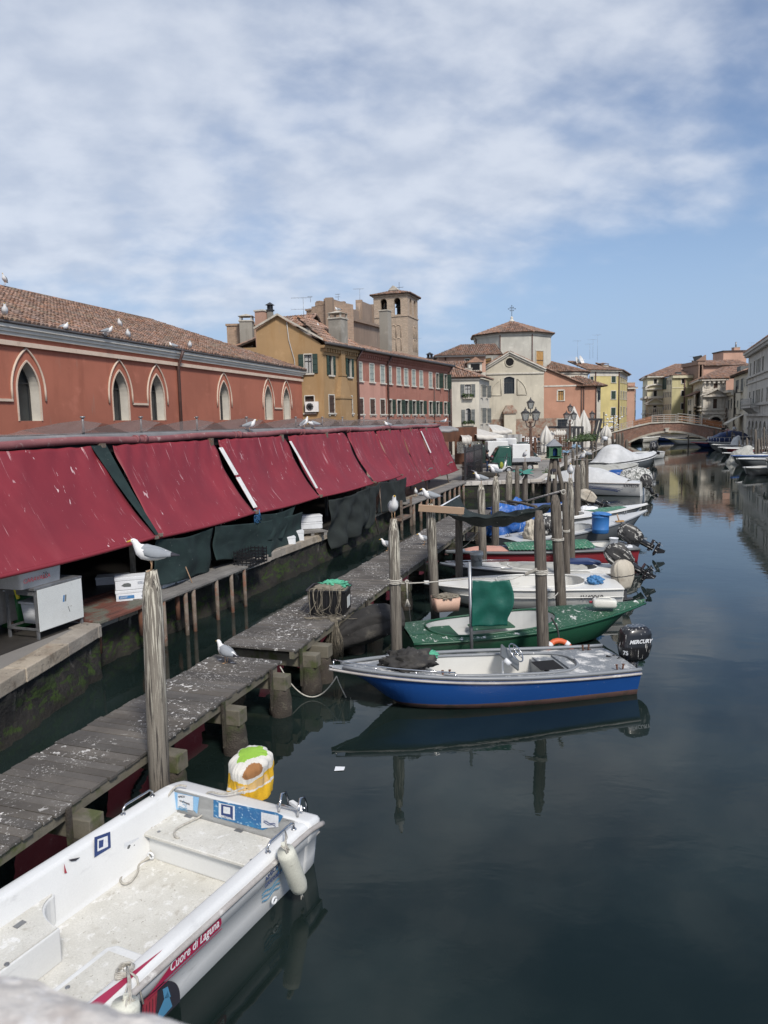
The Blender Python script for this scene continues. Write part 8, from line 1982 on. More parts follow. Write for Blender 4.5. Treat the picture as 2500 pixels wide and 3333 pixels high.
L2p=[LP(18,*p,z)for p,z in(((1200,245),.80),((1100,285),.74),((1020,262),.73),((1005,300),.6),((1010,345),.44),((990,390),.42),((905,425),.42),((852,458),.42),((860,490),.41),((880,495),.40))]
ropeobj('grey line running from the towelled outboard over the bench lid',[CT(HBM@p)for p in smooth(L2p)],.012)
cl=LP(18,572,1130,.74);b=MB();
for k in range(7):b.tube([(cl.x+.09*math.cos(a+k)*(1-.05*k),.90+.05*math.sin(a+k),.735+.006*k+.008*math.sin(3*a))for a in[i*PI/8 for i in range(17)]],.008,5)
b.tube([(cl.x,.93,.76),(cl.x+.0,1.03,.73),(cl.x+.0,1.08,.5)],.009,5);b.tube([(cl.x,.88,.76),(cl.x-.1,.80,.60),(cl.x+.1,.55,.19)],.006,5);rc_=b.build('rope_coil','ropew');rc_.matrix_world=HBM;tag(rc_,'small coil of rope hitched round a cleat on the workboat gunwale','rope')
b=MB();e0,e1=W(0,3135,4.33),W(640,3300,4.33);dv=(e1-e0).normalized();nv=Vector((dv.y,-dv.x,0));
if nv.y>0:nv=-nv
th=thing('parapet','rough pale marble parapet edge close to the lens in the bottom left corner','parapet')
def f(u,v):
 s_=-.9+2.2*u;p=e0+dv*s_;k=noise.noise(Vector((s_*9,0,3)))*.012+noise.noise(Vector((s_*28,0,5)))*.006
 prof=[(.0,-.20),(.0,-.10),(.0,-.03),(-.008,-.01),(-.03,.0),(-.10,.004),(-.2,.005),(-.3,.004),(-.37,0),(-.38,-.03),(-.38,-.2)]
 i=v*10;a=prof[int(min(9,i))];c=prof[int(min(9,i))+1];q=i-int(min(9,i));y,z=a[0]+(c[0]-a[0])*q,a[1]+(c[1]-a[1])*q
 p=p-nv*0+nv*(-y);z+=.006*noise.noise(Vector((s_*14,v*9,2)))+.004*noise.noise(Vector((s_*40,v*30,2)))
 return(p.x-nv.x*k,p.y-nv.y*k,4.33+z)
b.grid(f,200,60);b.build('coping_stone','marble',th)
# gulls
surf('gw',(.74,.74,.73),(.68,.68,.67),6,rough=.8,bump=.1,bsc=60,fine=.02);surf('gg',(.27,.29,.31),(.24,.26,.28),6,rough=.8,bump=.15,bsc=60,fine=.03);surf('gbeak',(.65,.42,.06),None,3,rough=.5,bump=0);surf('gleg',(.55,.35,.20),None,3,rough=.6,bump=0)
surf('gbrown',(.36,.33,.29),(.50,.48,.44),14,rough=.9,bump=.1)
def gull_mesh(pose):
 SP=[(-.30,.190,.018,.006),(-.235,.196,.040,.014),(-.17,.200,.064,.050),(-.09,.208,.086,.080),(0,.224,.096,.098),(.07,.244,.092,.100),(.115,.272,.070,.080),(.145,.310,.046,.050),(.160,.340,.039,.041),(.172,.366,.037,.037),(.192,.380,.033,.031),(.213,.381,.023,.022),(.228,.378,.012,.012),(.250,.373,.008,.010),(.272,.364,.003,.005)]
 if pose=='up':SP=[(x*.72 if x>0 else x*.85,z+max(0,x+.12)*.32-(.03 if x<-.1 else 0),a,c)for x,z,a,c in SP]
 if pose=='down':SP=[(x+(.03 if x>.13 else 0),z-max(0,x-.09)*1.0,a,c)for x,z,a,c in SP]
 if pose=='sit':SP=[(x*.95 if x<.1 else x*.8,z-.105-max(0,x-.1)*.3,a*1.1,c)for x,z,a,c in SP]
 b=MB();rs=[]
 for i,(x,z,ry,rz_)in enumerate(SP):
  x0,z0=SP[max(0,i-1)][:2];x1,z1=SP[min(len(SP)-1,i+1)][:2];d=Vector((x1-x0,0,z1-z0)).normalized();up=Vector((-d.z,0,d.x))
  rs.append([Vector((x,0,z))+Vector((0,1,0))*ry*math.cos(a)+up*rz_*math.sin(a)for a in[2*PI*k/16 for k in range(16)]])
 b.rings(rs,0,True,ms=lambda i,j:(2 if i>=11 else(1 if 2<=i<=5 and 1<=j<=6 else 0)))
 body=b.mesh('seagull',['gw','gg','gbeak'])
 ws=[]
 for sg in(1,-1):
  b=MB();off=SP[4][1]-.232;rs=[]
  tl=0
  for x,z,hh,y in((.085,.268,.012,.066),(.05,.266,.052,.088),(-.03,.250,.066,.098),(-.11,.234,.058,.086),(-.18,.220,.042,.060),(-.245,.206,.026,.036),(-.30,.196,.014,.020),(-.345,.190,.005,.010)):
   if pose=='up':x,z=x*.8,z+max(0,x+.12)*.3-(.02 if x<-.1 else 0)-(.05 if x<-.2 else 0)
   z+=off;c=Vector((x,sg*y,z));rs.append([c+Vector((0,sg*.012*math.cos(a),hh*math.sin(a)-.25*0))+Vector((0,-sg*max(0,math.sin(a))*hh*.55,0))for a in[2*PI*k/10 for k in range(10)]])
  b.rings(rs,0,True,ms=lambda i,j:1 if i>=5 else 0);ws.append(b.mesh('wing',['gg','ink']))
 lg=[]
 if pose!='sit':
  for sg in(1,-1):
   b=MB();y=sg*.028;b.tube([(.0,y,SP[4][1]-.06),(-.012,y,.085),(.002,y,.008)],[.013,.006,.006],6);
   for a in(-.45,0,.45):b.beam((0,y,.006),(.055*math.cos(a),y+.055*math.sin(a),.004),.006,.006)
   b.add([(0,y,.004),(.05,y-.024,.004),(.055,y,.004),(.05,y+.024,.004)],[(0,1,2,3)]);lg.append(b.mesh('leg',['gleg']))
 hx,hz=SP[10][0],SP[10][1];b=MB()
 for sg in(1,-1):b.lathe((hx+.002,sg*.030,hz+.006-.006),[(.0005,0),(.006,.006),(.0005,.012)],6)
 return body,ws,lg,b.mesh('eyes',['ink'])
GM={p:gull_mesh(p)for p in('stand','up','down','sit')}
def gull(label,loc,hd,pose='stand',sc=1.0,group='seagulls'):
 me,ws,lg,ey=GM[pose];o=link('seagull',me);o.location=loc;o.rotation_euler=(0,0,R(hd));o.scale=(sc,)*3;tag(o,label,'seagull',group)
 for w_ in ws:link('wing',w_,o)
 for l_ in lg:link('leg',l_,o)
 link('eyes',ey,o);return o
def ptop(k):b_,t_,z,r_=POSTS[k];return Vector((b_.x+t_.x,b_.y,z-.01))
gull('large grey and white gull facing left on the big peeling post in the foreground',ptop('n1'),186,sc=1.02)
gull('gull facing the viewer on the post at the blue boat bow',ptop('n2'),-80,'up')
gull('gull facing left on the post that carries the raw timber',ptop('n3'),190)
gull('gull standing on the weed-tufted post left of the quay corner',ptop('n9'),185);gull('gull facing left on the second post before the quay corner',ptop('n10'),182)
gull('gull facing the viewer above the torn green flag',ptop('n13')+Vector((0,0,.15)),-70,'up');gull('gull facing the viewer on the slim pointed post by the speedboat',ptop('n8'),-105,'up')
gull('upright gull on the front post of the cluster by the speedboat',ptop('c2'),-60,'up');gull('gull leaning left just above the upright one on the cluster',ptop('c3')+Vector((.05,0,.05)),160)
b=MB();b.beam((0,0,-.17),(0,0,0),.03,.03);o_=b.build('post_spike','scaff');o_.location=ptop('n13')+Vector((0,0,.15));tag(o_,'short stick on the flagged post under the gull','stick')
JP=W(*zp(17,1358,570),JZ);gull('gull standing alone on the near jetty boards facing away',(JP.x,JP.y,JZ),142,sc=.98)
for lb,p,hd in(('gull on the jetty half hidden behind the raw timber post',(1412,878),200),('gull on the jetty whose head peeks out left of the blue boat post',(1165,918),180)):
 q=W(*zp(6,*p),JZ+.03);gull(lb,(q.x,q.y,JZ+.03),hd)
for lb,p,hd,po in(('small gull standing on the far quay boards left of the timber post',(1355,557),-100,'up'),('gull sitting on the far quay boards beside the timber post',(1398,550),0,'sit')):
 q=W(*zp(6,*p),GZ);gull(lb,(q.x,q.y,GZ+.03),hd,po)
for lb,x,hd,po in(('gull facing right on the red pipe in front of the last lancet windows',235,10,'stand'),('alert gull facing right on the red pipe before the ochre house',604,8,'up'),('preening gull beside the alert one on the red pipe',672,190,'down'),('gull peeping over the red pipe before the pink wall',1165,200,'sit'),('gull on the red pipe near its far end',1545,5,'stand')):
 s_,z_=fw(HM@Matrix.Translation((0,RB,0)),*zp(6,x,110));q=HM@Vector((s_,RB,RZ+.085));gull(lb,q,hd,po)
AV=math.degrees(math.atan2(A.M[1][0],A.M[0][0]))
def roofpt(x,y,off):
 Mi_=A.M.inverted();c=Mi_@Vector((0,0,CH));d=Mi_.to_3x3()@ray(*zp(1,x,y));k=2.78/7.0;n=Vector((0,-k,1));t_=(Vector((0,-.26,zc+.12))-c).dot(n)/d.dot(n);return A.M@(c+d*t_)
for lb,x,y,hd,po in(('gull on the tiles near the left edge of the photo',38,297,-60,'up'),('gull walking on the tiles above the second lancet',728,412,20,'stand'),('gull highest on the hall roof tiles',812,366,-90,'up')):
 gull(lb,roofpt(x,y,0)+Vector((0,0,.05)),hd,po,group='gulls on the hall roof')
for lb,x,y,hd,po in(('white gull sitting in the gutter, leftmost of the gutter gulls',437,402,0,'sit'),('white gull in the gutter below the walking one',716,448,-60,'sit'),('white gull standing in the gutter right of the second lancet pair',870,472,-80,'up'),('gull sitting in the gutter just left of the downpipe',1170,515,180,'sit'),('gull standing in the gutter just right of the downpipe',1285,535,-70,'up')):
 x_,z_=fw(A.M@Matrix.Translation((0,-.27,0)),*zp(1,x,y));gull(lb,A.M@Vector((x_,-.27,zc+.08)),hd,po,group='gulls on the hall roof')
Mi_=A.M.inverted();c=D(*zp(1,38,108),30);x_,z_=fw(A.M@Matrix.Translation((0,6.55,0)),*zp(1,38,108));gull('gull on the very ridge of the hall roof at the left edge',A.M@Vector((x_,6.55,zc+2.98)),-90,'up',group='gulls on the hall roof')
q=D(*zp(2,818,340),52.3);gull('gull on top of the grey chimney over the ochre house corner',B.M@Vector((c1x,.1,zB+2.60)),180,'sit');q=D(*zp(2,695,400),54);gull('gull on the tiles left of the grey chimney',q,-90,'up')
# canopy, tarps, ropes, crate of nets
def DP(k,x,y,Y):return D(*zp(k,x,y),Y)
C4=[DP(9,278,1098,18.4),DP(7,868,604,18.2),DP(7,862,586,19.5),DP(9,602,885,23.5)]
def f(u,v):
 a=C4[0].lerp(C4[1],u);c=C4[3].lerp(C4[2],u);p=a.lerp(c,v)
 bk=.75*(1-math.exp(-u*9))*(1-u);p.z+=-.20*math.sin(PI*min(1,u*1.05))*(1-v)-.30*math.sin(PI*v)*math.sin(PI*u)**.5-bk*v+.07*noise.noise(Vector((u*9,v*5,2)))+.05*math.sin(u*26+v*8)*.5*math.sin(PI*u)
 return p
b=MB();b.grid(f,50,18);surf('netblk2',(.010,.018,.017),(.018,.028,.026),3,[((.45,.44,.4),(14,14,14),.67,.70,.85)],.8,.6,60,dist=.01)
b2_=b.build('net_canopy','netblk2',thick=.01);tag(b2_,'sagging black net canopy stretched between the timber post and the lashed posts','net canopy')
b=MB();b.beam(DP(9,50,1050,18.05),DP(9,665,1092,18.1),.17,.05,up=(0,1,.2));o=b.build('timber_beam','wood',bev=.005);tag(o,'raw pale timber plank tied across the head of the canopy post','plank')
b=MB()
for i in range(30):a,c=DP(9,330+i*9,1045-i*5.2,19+i*.14),DP(9,345+i*9,1028-i*5.2,19.1+i*.14);b.cyl(a,c,.012,.012,5)
b.cyl(DP(9,330,1040,19),DP(9,600,885,23.4),.02,.02,6);o=b.build('edge_lacing','foam');tag(o,'white laced edge cord of the black net canopy','cord')
b=MB();b.tube([DP(9,1250,955,21),DP(9,1440,985,20.5),DP(9,1640,1035,19)],.04,6);o=b.build('driftwood','postwood');tag(o,'bent driftwood branch lying along the back of the black canopy','branch')
b=MB();b.beam(DP(9,1155,965,21.2),DP(9,1370,1010,20.8),.12,.05);o=b.build('board','plank');tag(o,'short grey board lying on the black canopy','board')
pa,pb_=DP(7,640,568,21.5),DP(7,968,478,18.0);th=thing('boat_pole','white pole with spiral dark stripe lashed to the thick leaning post','pole',pa);dv_=pb_-pa
b=MB();b.cyl((0,0,0),dv_,.028,.028,8);b.build('shaft','railw',th);b=MB();u=dv_.normalized();a_=u.orthogonal().normalized();c_=u.cross(a_)
b.tube([dv_*(i/120)+(a_*math.cos(i*.5)+c_*math.sin(i*.5))*.03 for i in range(121)],.008,4);b.tube([dv_*(-.12+i*.02)+a_*.01 for i in range(16)],.045,6);b.build('spiral_tape','roped',th)
b=MB();b.tube([DP(7,960+14*math.cos(a),490+16*math.sin(a),18.0)for a in[i*PI/8 for i in range(17)]],.014,5);o=b.build('rope_loop','ropew');tag(o,'loop of pale rope on the head of the thick leaning post','rope')
def ring_rope(key,z,label,n=3,r_=.016,m='ropew'):
 b_,t_,zt,rad=POSTS[key];b=MB();f_=z/zt
 for k in range(n):b.tube([Vector((b_.x+t_.x*f_+(rad*1.06+r_*.4)*math.cos(a),b_.y+(rad*1.06+r_*.4)*math.sin(a),z+k*r_*2.1+.01*math.sin(a)))for a in[i*PI/8 for i in range(17)]],r_,6)
 o=b.build('rope_lashing',m);tag(o,label,'rope','rope lashings on the posts')
 return Vector((b_.x+t_.x*f_,b_.y,z))
hz_=D(*zp(8,400,138),14.75).z;r1_=ring_rope('n2',hz_,'white rope wound round the post at the blue boat bow');hz2=D(*zp(8,1105,82),14.6).z;r2_=ring_rope('n5',hz2-.05,'white rope wound round the thick dark post behind the steering wheel')
h3=D(*zp(15,580,395),20).z;ring_rope('n7',h3,'rope band low on the thinner lashed post',2);h4=D(*zp(15,500,440),18.15).z;ring_rope('n6',h4,'rope band low on the thick leaning post',2)
pp=DP(8,768,118,14.66)
ropeobj('white line strung from the blue boat post to the steel pole',cat([r1_+Vector((.1,-.12,0)),pp],16,.02),.013);ropeobj('white line strung from the steel pole to the thick dark post',cat([pp,DP(8,960,125,14.62),DP(8,1030,98,14.6),r2_+Vector((-.12,-.05,.02))],18,.0),.007)
b=MB()
for k in range(14):a=DP(8,1025+k*4.3,100-k*1.9,14.55);b.tube([a+Vector((0,.03*math.cos(t_),.035*math.sin(t_)))for t_ in[i*PI/4 for i in range(9)]],.008,4)
o=b.build('rope_coil','ropew');tag(o,'tight spiral of white rope beside the thick dark post','rope')
b=MB();a,c=DP(8,468,135,14.6),DP(8,470,215,14.6);b.tube([a,c],.013,6);[b.tube([c,c+Vector((rnd.uniform(-.06,.06),rnd.uniform(-.04,.04),-.16))],.008,4)for _ in range(14)];b.tube([a+Vector((.03*math.cos(t_),.01,.03*math.sin(t_)))for t_ in[i*PI/5 for i in range(11)]],.016,5);o=b.build('rope_tassel','ropew');tag(o,'frayed rope tassel hanging from the white line','rope')
pw0,pw1=W(*zp(8,767,440),0),DP(8,762,42,14.66);b=MB();b.cyl((pp.x+.02,14.66,-.4),(pw1.x,14.66,pw1.z),.035,.035,10);o=b.build('steel_pole','metalg');tag(o,'galvanised steel pole holding the green tarpaulin','pole')
TL,TR,BR,BL=DP(8,775,128,14.6),DP(8,950,126,14.6),DP(8,940,340,14.6),DP(8,772,346,14.6)
def f(u,v):
 p=TL.lerp(TR,u).lerp(BL.lerp(BR,u),v);w_=math.sin(PI*v)
 p.x+=(.16*math.sin(PI*min(1,v*1.2))*max(0,u-.8)*5*.6 if u>.8 else 0);p.y+=.012*math.sin(u*11+v*5)*(.3+v)+.05*noise.noise(Vector((u*3,v*3,0)))-.10*max(0,u-.85)*6*w_;p.z-=.02*math.sin(PI*u)*(1-v)-.03*noise.noise(Vector((u*3,7,0)))*v;return p
b=MB();b.grid(f,30,26);o=b.build('tarpaulin','tarp_green',thick=.006);tag(o,'glossy green tarpaulin hanging from the line over the green boat','tarpaulin')
q=W(*zp(21,672,640),.35);b=MB();b.tube([(.26*math.cos(a),.26*math.sin(a),0)for a in[i*PI/10 for i in range(21)]],.06,10,0);th=b.build('life_ring','orange');th.location=(q.x,14.55,.26);th.rotation_euler=(R(62),0,R(10));tag(th,'faded orange life ring tied at the thick dark post','life ring')
b=MB();[b.tube([(.26*math.cos(a),.26*math.sin(a),0)for a in[s_+i*.08 for i in range(5)]],.064,10)for s_ in(.6,2.2,3.8,5.4)];b.build('white_band','foam',th)
q0=DP(21,625,410,15.0);ropeobj('dark rope and shackle dropping from the green boat rail beside the thick post',smooth([q0,q0+Vector((.15,0,-.25)),q0+Vector((.14,-.1,-.6)),q0+Vector((.10,-.2,-1.0))]),.02,'roped')
cb=[W(*zp(20,x,y),JZ+.03)for x,y in((55,640),(365,645),(600,560))]
cv_=(cb[1]-cb[0]).normalized();CA=math.atan2(cv_.y,cv_.x);ctr=cb[0]+cv_*.36+Vector((-cv_.y,cv_.x,0))*.34
th=thing('net_crate','black ribbed plastic crate full of pale green netting on the jetty','crate',(ctr.x-.02,ctr.y,JZ+.03),CA)
LX,LY,LZ=.86,.72,.56
b=MB();b.rings([rr(LX*.84,LY*.84,.04,0),rr(LX*.88,LY*.88,.04,.18),rr(LX*.90,LY*.90,.04,.19),rr(LX*.97,LY*.97,.04,LZ-.04),rr(LX*1.04,LY*1.04,.05,LZ-.035),rr(LX*1.04,LY*1.04,.05,LZ),rr(LX*.96,LY*.96,.04,LZ),rr(LX*.84,LY*.84,.04,.1)],0,False);b.build('crate_body','black',th)
b=MB();
for i in range(5):b.box((-LX*.4+i*LX*.2,-LY*.455,LZ*.45),(.02,.04,LZ*.75));b.box((LX*.46,-LY*.35+i*LY*.18,LZ*.45),(.04,.02,LZ*.75))
b.build('ribs','black',th)
b=MB();b.box((LX*.485,.02,LZ*.45),(.008,.30,.24));b.build('paper_notice','sheetw',th)
nt=lump('net_heap','netpile',None,(0,0,0),(.38,.31,.12),71,.3,fr=3);nt.location=(ctr.x,ctr.y,JZ+LZ-.02);tag(nt,'tangled beige fishing net heaped in the black crate','fishing net')
nt=lump('mint_netting','netmint',None,(0,0,0),(.30,.2,.10),73,.45,fr=4);nt.location=(ctr.x+.08,ctr.y+.12,JZ+LZ+.05);tag(nt,'mint green netting on top of the beige net in the crate','fishing net')
b=MB();cM=Matrix.Translation((ctr.x,ctr.y,JZ+.03))@Matrix.Rotation(CA,4,'Z')
for i in range(18):
 x0=rnd.choice((rnd.uniform(-.42,-.05),rnd.uniform(-.42,.42)));z1_=rnd.uniform(.0,.35)
 P=[Vector((x0*.8,-.25,LZ+.03)),Vector((x0,-.40,LZ+.03)),Vector((x0+rnd.uniform(-.05,.05),-.42,LZ*.6)),Vector((x0+rnd.uniform(-.1,.1),-.42-rnd.uniform(0,.1),z1_)),Vector((x0+rnd.uniform(-.25,.25),-.48,rnd.uniform(.0,.12)))]
 b.tube([cM@p for p in smooth(P,1)],rnd.choice((.003,.004,.008)),4)
hang0=cM@Vector((.15,-.62,.02));hp2=DP(20,330,1150,hang0.y-.1)
for i in range(120):
 a=rnd.uniform(0,2*PI);r0=rnd.uniform(.02,.08);r1=rnd.uniform(.03,.19);top_=cM@Vector((.10+rnd.uniform(-.1,.1),-.45,.05));e_=cM@Vector((.22,-.72,0))
 P=[top_,e_+Vector((r0*math.cos(a),r0*math.sin(a),0)),e_+Vector((r1*math.cos(a),r1*math.sin(a)-.05,-.35-rnd.uniform(0,.1))),e_+Vector((r1*1.1*math.cos(a+.5),r1*math.sin(a+.5)-.07,-.72-rnd.uniform(-.1,.12)))]
 b.tube(P,.0035,3)
for i in range(14):
 x0=rnd.uniform(-.5,.5);b.tube([cM@p for p in smooth([Vector((x0,-.46-rnd.uniform(0,.2),.012)),Vector((x0+rnd.uniform(-.3,.3),-.5-rnd.uniform(0,.2),.012)),Vector((x0+rnd.uniform(-.3,.3),-.55,.012))],2)],rnd.choice((.005,.009)),4)
o=b.build('hanging_net','netpile');tag(o,'beige net and cords spilling down the crate and off the jetty edge','fishing net')
pA_=W(*zp(17,1655,600),.6);bowp=Vector((-.93,13.02,.42));ropeobj('slack mooring rope from the jetty beam to the blue boat bow',cat([Ws(605,1440,.62),bowp],20,.48),.012)
ropeobj('short frayed rope end hanging below the blue boat bow',smooth([bowp,bowp+Vector((.05,0,-.16)),bowp+Vector((.16,.02,-.42))]),.010)
ropeobj('thin dark cord from the jetty to the green boat',cat([Ws(880,1230,.9),Vector((.55,16.2,.55))],16,.3),.008,'roped')
q=W(*zp(8,640,690),.01)if 0 else Ws(733,1660,.012);b=MB();b.add([(-.07,-.06,0),(.07,-.05,.002),(.08,.06,0),(-.06,.07,.002)],[(0,1,2,3)]);o=b.build('paper_scrap','foam',thick=.003);o.location=(q.x,q.y,.008);tag(o,'scrap of white paper floating on the open water','paper')
for lb,a,c,sg in(('mooring line from the thick dark post to the white lettered boat',ptop('n5')-Vector((0,0,1.6)),Vector((4.6,18.9,.66)),.25),('mooring line from the timber post to the bow of the white lettered boat',ptop('n3')-Vector((0,0,1.5)),Vector((1.2,19.7,.68)),.1),('mooring line from the slim pointed post to the red boat',ptop('n8')-Vector((0,0,1.5)),Vector((6.2,25.3,.55)),.15),('mooring line from the dark straight post to the low white boat',ptop('n4')-Vector((0,0,1.2)),Vector((2.4,22.0,.66)),.12),('mooring line from the flat-capped post to the red boat bow',ptop('n9')-Vector((0,0,1.4)),Vector((2.6,25.2,.6)),.1)):
 ropeobj(lb,cat([a,c],16,sg),.014,'ropew','mooring_line')
def rag(label,c,m,sz,n=9,cat_='cloth',seed=0):
 r_=random.Random(seed);b=MB()
 for i in range(n):
  a=r_.uniform(0,2*PI);d=Vector((math.cos(a),.4*math.sin(a),r_.uniform(-.7,.25)))*sz;e=Vector((-math.sin(a),.3,.3))*sz*.35;b.add([Vector((0,0,0)),d*.6+e,d,d*.55-e],[(0,1,2,3)])
 o=b.build('rag',m,thick=.006);o.location=c;tag(o,label,cat_);return o
surf('rag_green',(.05,.20,.17),None,3,rough=.8,bump=.2);surf('rag_blue',(.16,.28,.40),(.25,.36,.46),3,rough=.8,bump=.2)
rag('torn blue green flag wrapped round the last post before the quay',ptop('n13')+Vector((-.15,-.2,-.45)),'rag_green',.6,10,'flag',3)
b=MB();b.cyl(ptop('n13')+Vector((-.5,-.25,-.4)),ptop('n13')+Vector((.45,-.2,-.75)),.02,.02,6);o=b.build('flag_stick','steel');tag(o,'thin stick of the torn blue green flag','stick')
rag('blue rags tied on the pale short post',ptop('f6')+Vector((0,-.2,-.1)),'rag_blue',.35,12,'rags',5);rag('blue cloth tied on the post beside the shrine',ptop('f0')+Vector((0,-.2,-.05)),'rag_blue',.35,10,'rags',6);rag('blue rags snagged between the posts before the dark pergola',DP(11,585,165,70),'rag_blue',.5,14,'rags',8)
b=MB();b.lathe((0,0,0),[(.24,0),(.24,.28),(.2,.32),(.01,.33)],12);o=b.build('plastic_bucket','foam');o.location=ptop('f7')-Vector((0,0,.1));tag(o,'white upturned plastic tub capping the post before the cruiser','tub')
for k,(a,c)in enumerate((('f0','f6'),('f1','f7'),('f6','f8'),('f4','f7'),('r5','r11'),('r7','r12'),('n12','n13'))):
 pa_,pc_=ptop(a)-Vector((0,0,.5)),ptop(c)-Vector((0,0,.6));ropeobj('thin line slung between posts, %s of the far mooring lines'%_ORD[k],cat([pa_,pc_],12,.25),.02,'railw','mooring_line','far mooring lines')
sx_=DP(12,1005,800,40);SBz=sx_.z;ap_=DP(12,1000,588,40).z;eb_=DP(12,1005,668,40).z
th=thing('shrine','green lantern-shaped shrine with a grey pyramid roof standing on leaning posts','shrine',(sx_.x,40,0))
for i,(x0,x1,y0)in enumerate(((-.22,-.10,0),(.02,.04,-.12),(.36,.14,.15))):
 b=MB();b.tube([(x0*1.6,y0,-.5),(x0*1.3,y0,SBz*.5),(x1,y0,SBz-.02)],[.13,.12,.11],10);b.build('leg','postwood',th)
b=MB();b.box((-.05,-.2,SBz*.78),(.26,.08,.16));b.box((-.1,-.22,SBz*.66),(.22,.1,.2),1);b.build('small_box',['ink','fender'],th)
surf('shrineg',(.03,.10,.05),(.04,.12,.06),4,[((.2,.25,.2),12,.62,.7,.5)],.6,.1,20)
b=MB();hw_=.30;h_=eb_-SBz
b.box((0,0,SBz+.03),(.80,.70,.06));b.box((0,0,SBz+.09),(.68,.6,.06))
wall_ops=[(.17,.12,.26,h_-.22,'a')]
for rz_,tx,ty in((0,-hw_,-hw_),(PI/2,hw_,-hw_),(PI,hw_,hw_),(-PI/2,-hw_,hw_)):
 b.T=Tz(tx,ty,SBz,rz_);wall(b,2*hw_,h_,wall_ops,z0=.06,dep=.04,mr=0)
b.T=None;[b.box((sx*hw_,sy*hw_,SBz+h_/2+.03),(.07,.07,h_-.06))for sx in(-1,1)for sy in(-1,1)]
b.build('housing','shrineg',th);b=MB();b.box((0,.1,SBz+h_*.5),(.3,.05,h_*.7));b.lathe((0,0,SBz+.12),[(.01,0),(.07,.01),(.05,.1),(.07,.2),(.035,.3),(.045,.36),(.01,.4)],10,1);b.build('figurine',['g_blue','g_blue'],th)
b=MB();e_=.40;b.add([(-e_,-e_,eb_),(e_,-e_,eb_),(e_,e_,eb_),(-e_,e_,eb_),(0,0,ap_)],[(0,1,4),(1,2,4),(2,3,4),(3,0,4),(3,2,1,0)]);b.build('roof','metalg',th)
# quay furniture
def lamp_post(label,x,Y,ztop,arms=1,side_=0):
 th=thing('street_lamp',label,'street lamp',(x,Y,GZ),0,'cast iron street lamps');H_=ztop-GZ
 b=MB();b.box((0,0,.22),(1.1,1.1,.44));b.build('plinth','stone_w',th,bev=.03)
 b=MB();b.lathe((0,0,.44),[(.34,0),(.36,.15),(.26,.25),(.24,.9),(.28,.95),(.18,1.1),(.12,1.3),(.10,H_*.45),(.13,H_*.45+.1),(.09,H_*.45+.2),(.075,H_-2.6),(.2,H_-2.5),(.1,H_-2.4)],10);b.build('post','rustpost',th)
 for(dx,z,s_)in(((-.42,H_-1.9,1.0),(.42,H_-1.9,1.0),(0,H_-.95,.85))if not side_ else((0,H_-1.6,1.0),(-1.1,H_-1.7,.75))):
  ln=MB();w0,w1,hh=.16*s_,.30*s_,.62*s_
  ln.add([(dx+sx*a_,sy*a_,zz_)for a_,zz_ in((w0,z),(w1,z+hh))for sx,sy in((-1,-1),(1,-1),(1,1),(-1,1))],[(0,1,5,4),(1,2,6,5),(2,3,7,6),(3,0,4,7)],0);lo_=ln.build('lantern','lampglass',th)
  ln=MB()
  for sx,sy in((-1,-1),(1,-1),(1,1),(-1,1)):ln.beam((dx+sx*w0,sy*w0,z),(dx+sx*w1,sy*w1,z+hh),.035,.035)
  for(xa,ya),(xb,yb)in(((-1,-1),(1,-1)),((1,-1),(1,1)),((1,1),(-1,1)),((-1,1),(-1,-1))):ln.beam((dx+xa*w1,ya*w1,z+hh),(dx+xb*w1,yb*w1,z+hh),.06,.06);ln.beam((dx+xa*w0,ya*w0,z),(dx+xb*w0,yb*w0,z),.04,.04)
  ln.lathe((dx,0,z+hh),[(.36*s_,0),(.26*s_,.12*s_),(.10*s_,.2*s_),(.12*s_,.26*s_),(.03,.34*s_),(.05,.4*s_),(.005,.46*s_)],8)
  ln.tube([(0,0,z-.6),(dx*.7,0,z-.45),(dx,0,z)],.04,6);ln.build('lantern_frame','iron',lo_)
surf('rustpost',(.12,.07,.05),(.08,.05,.04),4,rough=.7,bump=.2);surf('lampglass',(.30,.33,.34),None,2,rough=.15,bump=0,alpha=.55,fine=0)
q=W(*zp(12,760,908),GZ);lamp_post('nearest ornate street lamp with three stacked lanterns, behind the parked vans',DP(12,752,900,q.y).x,q.y,DP(12,755,138,q.y).z)
q=DP(12,1180,300,86);lamp_post('second ornate street lamp standing among the closed parasols',q.x,86,DP(12,1180,205,86).z)
q=DP(12,1418,300,102);lamp_post('farthest street lamp with a small side lantern before the apse',q.x,102,DP(12,1418,240,102).z,1,1)
def parasol(label,x,Y,zt,w_=.45,zb=None,group='closed white parasols'):
 th=thing('parasol',label,'parasol',(x,Y,GZ),0,group);zb=zb or(.55);H_=zt-GZ;sd=rnd.uniform(0,9)
 def f(u,v):
  a=2*PI*u;prof=math.sin(min(1,v*1.7+.06)*PI/2)*(1-.35*max(0,v-.55))*(1+.0*v);r_=w_/2*prof*(1+.22*math.sin(a*7+sd+v*2)*min(1,v*3));r_*=1-.25*math.exp(-((v-.72)/.05)**2)
  return(r_*math.cos(a),r_*math.sin(a),H_-(H_-zb)*v)
 b=MB();b.grid(f,70,22);b.build('folded_canopy','canvas',th);b=MB();b.cyl((0,0,0),(0,0,H_+.12),.04,.03,8);b.build('pole','steel',th);b=MB();b.box((0,0,.08),(.9,.6,.16));b.build('base','stone',th,bev=.03)
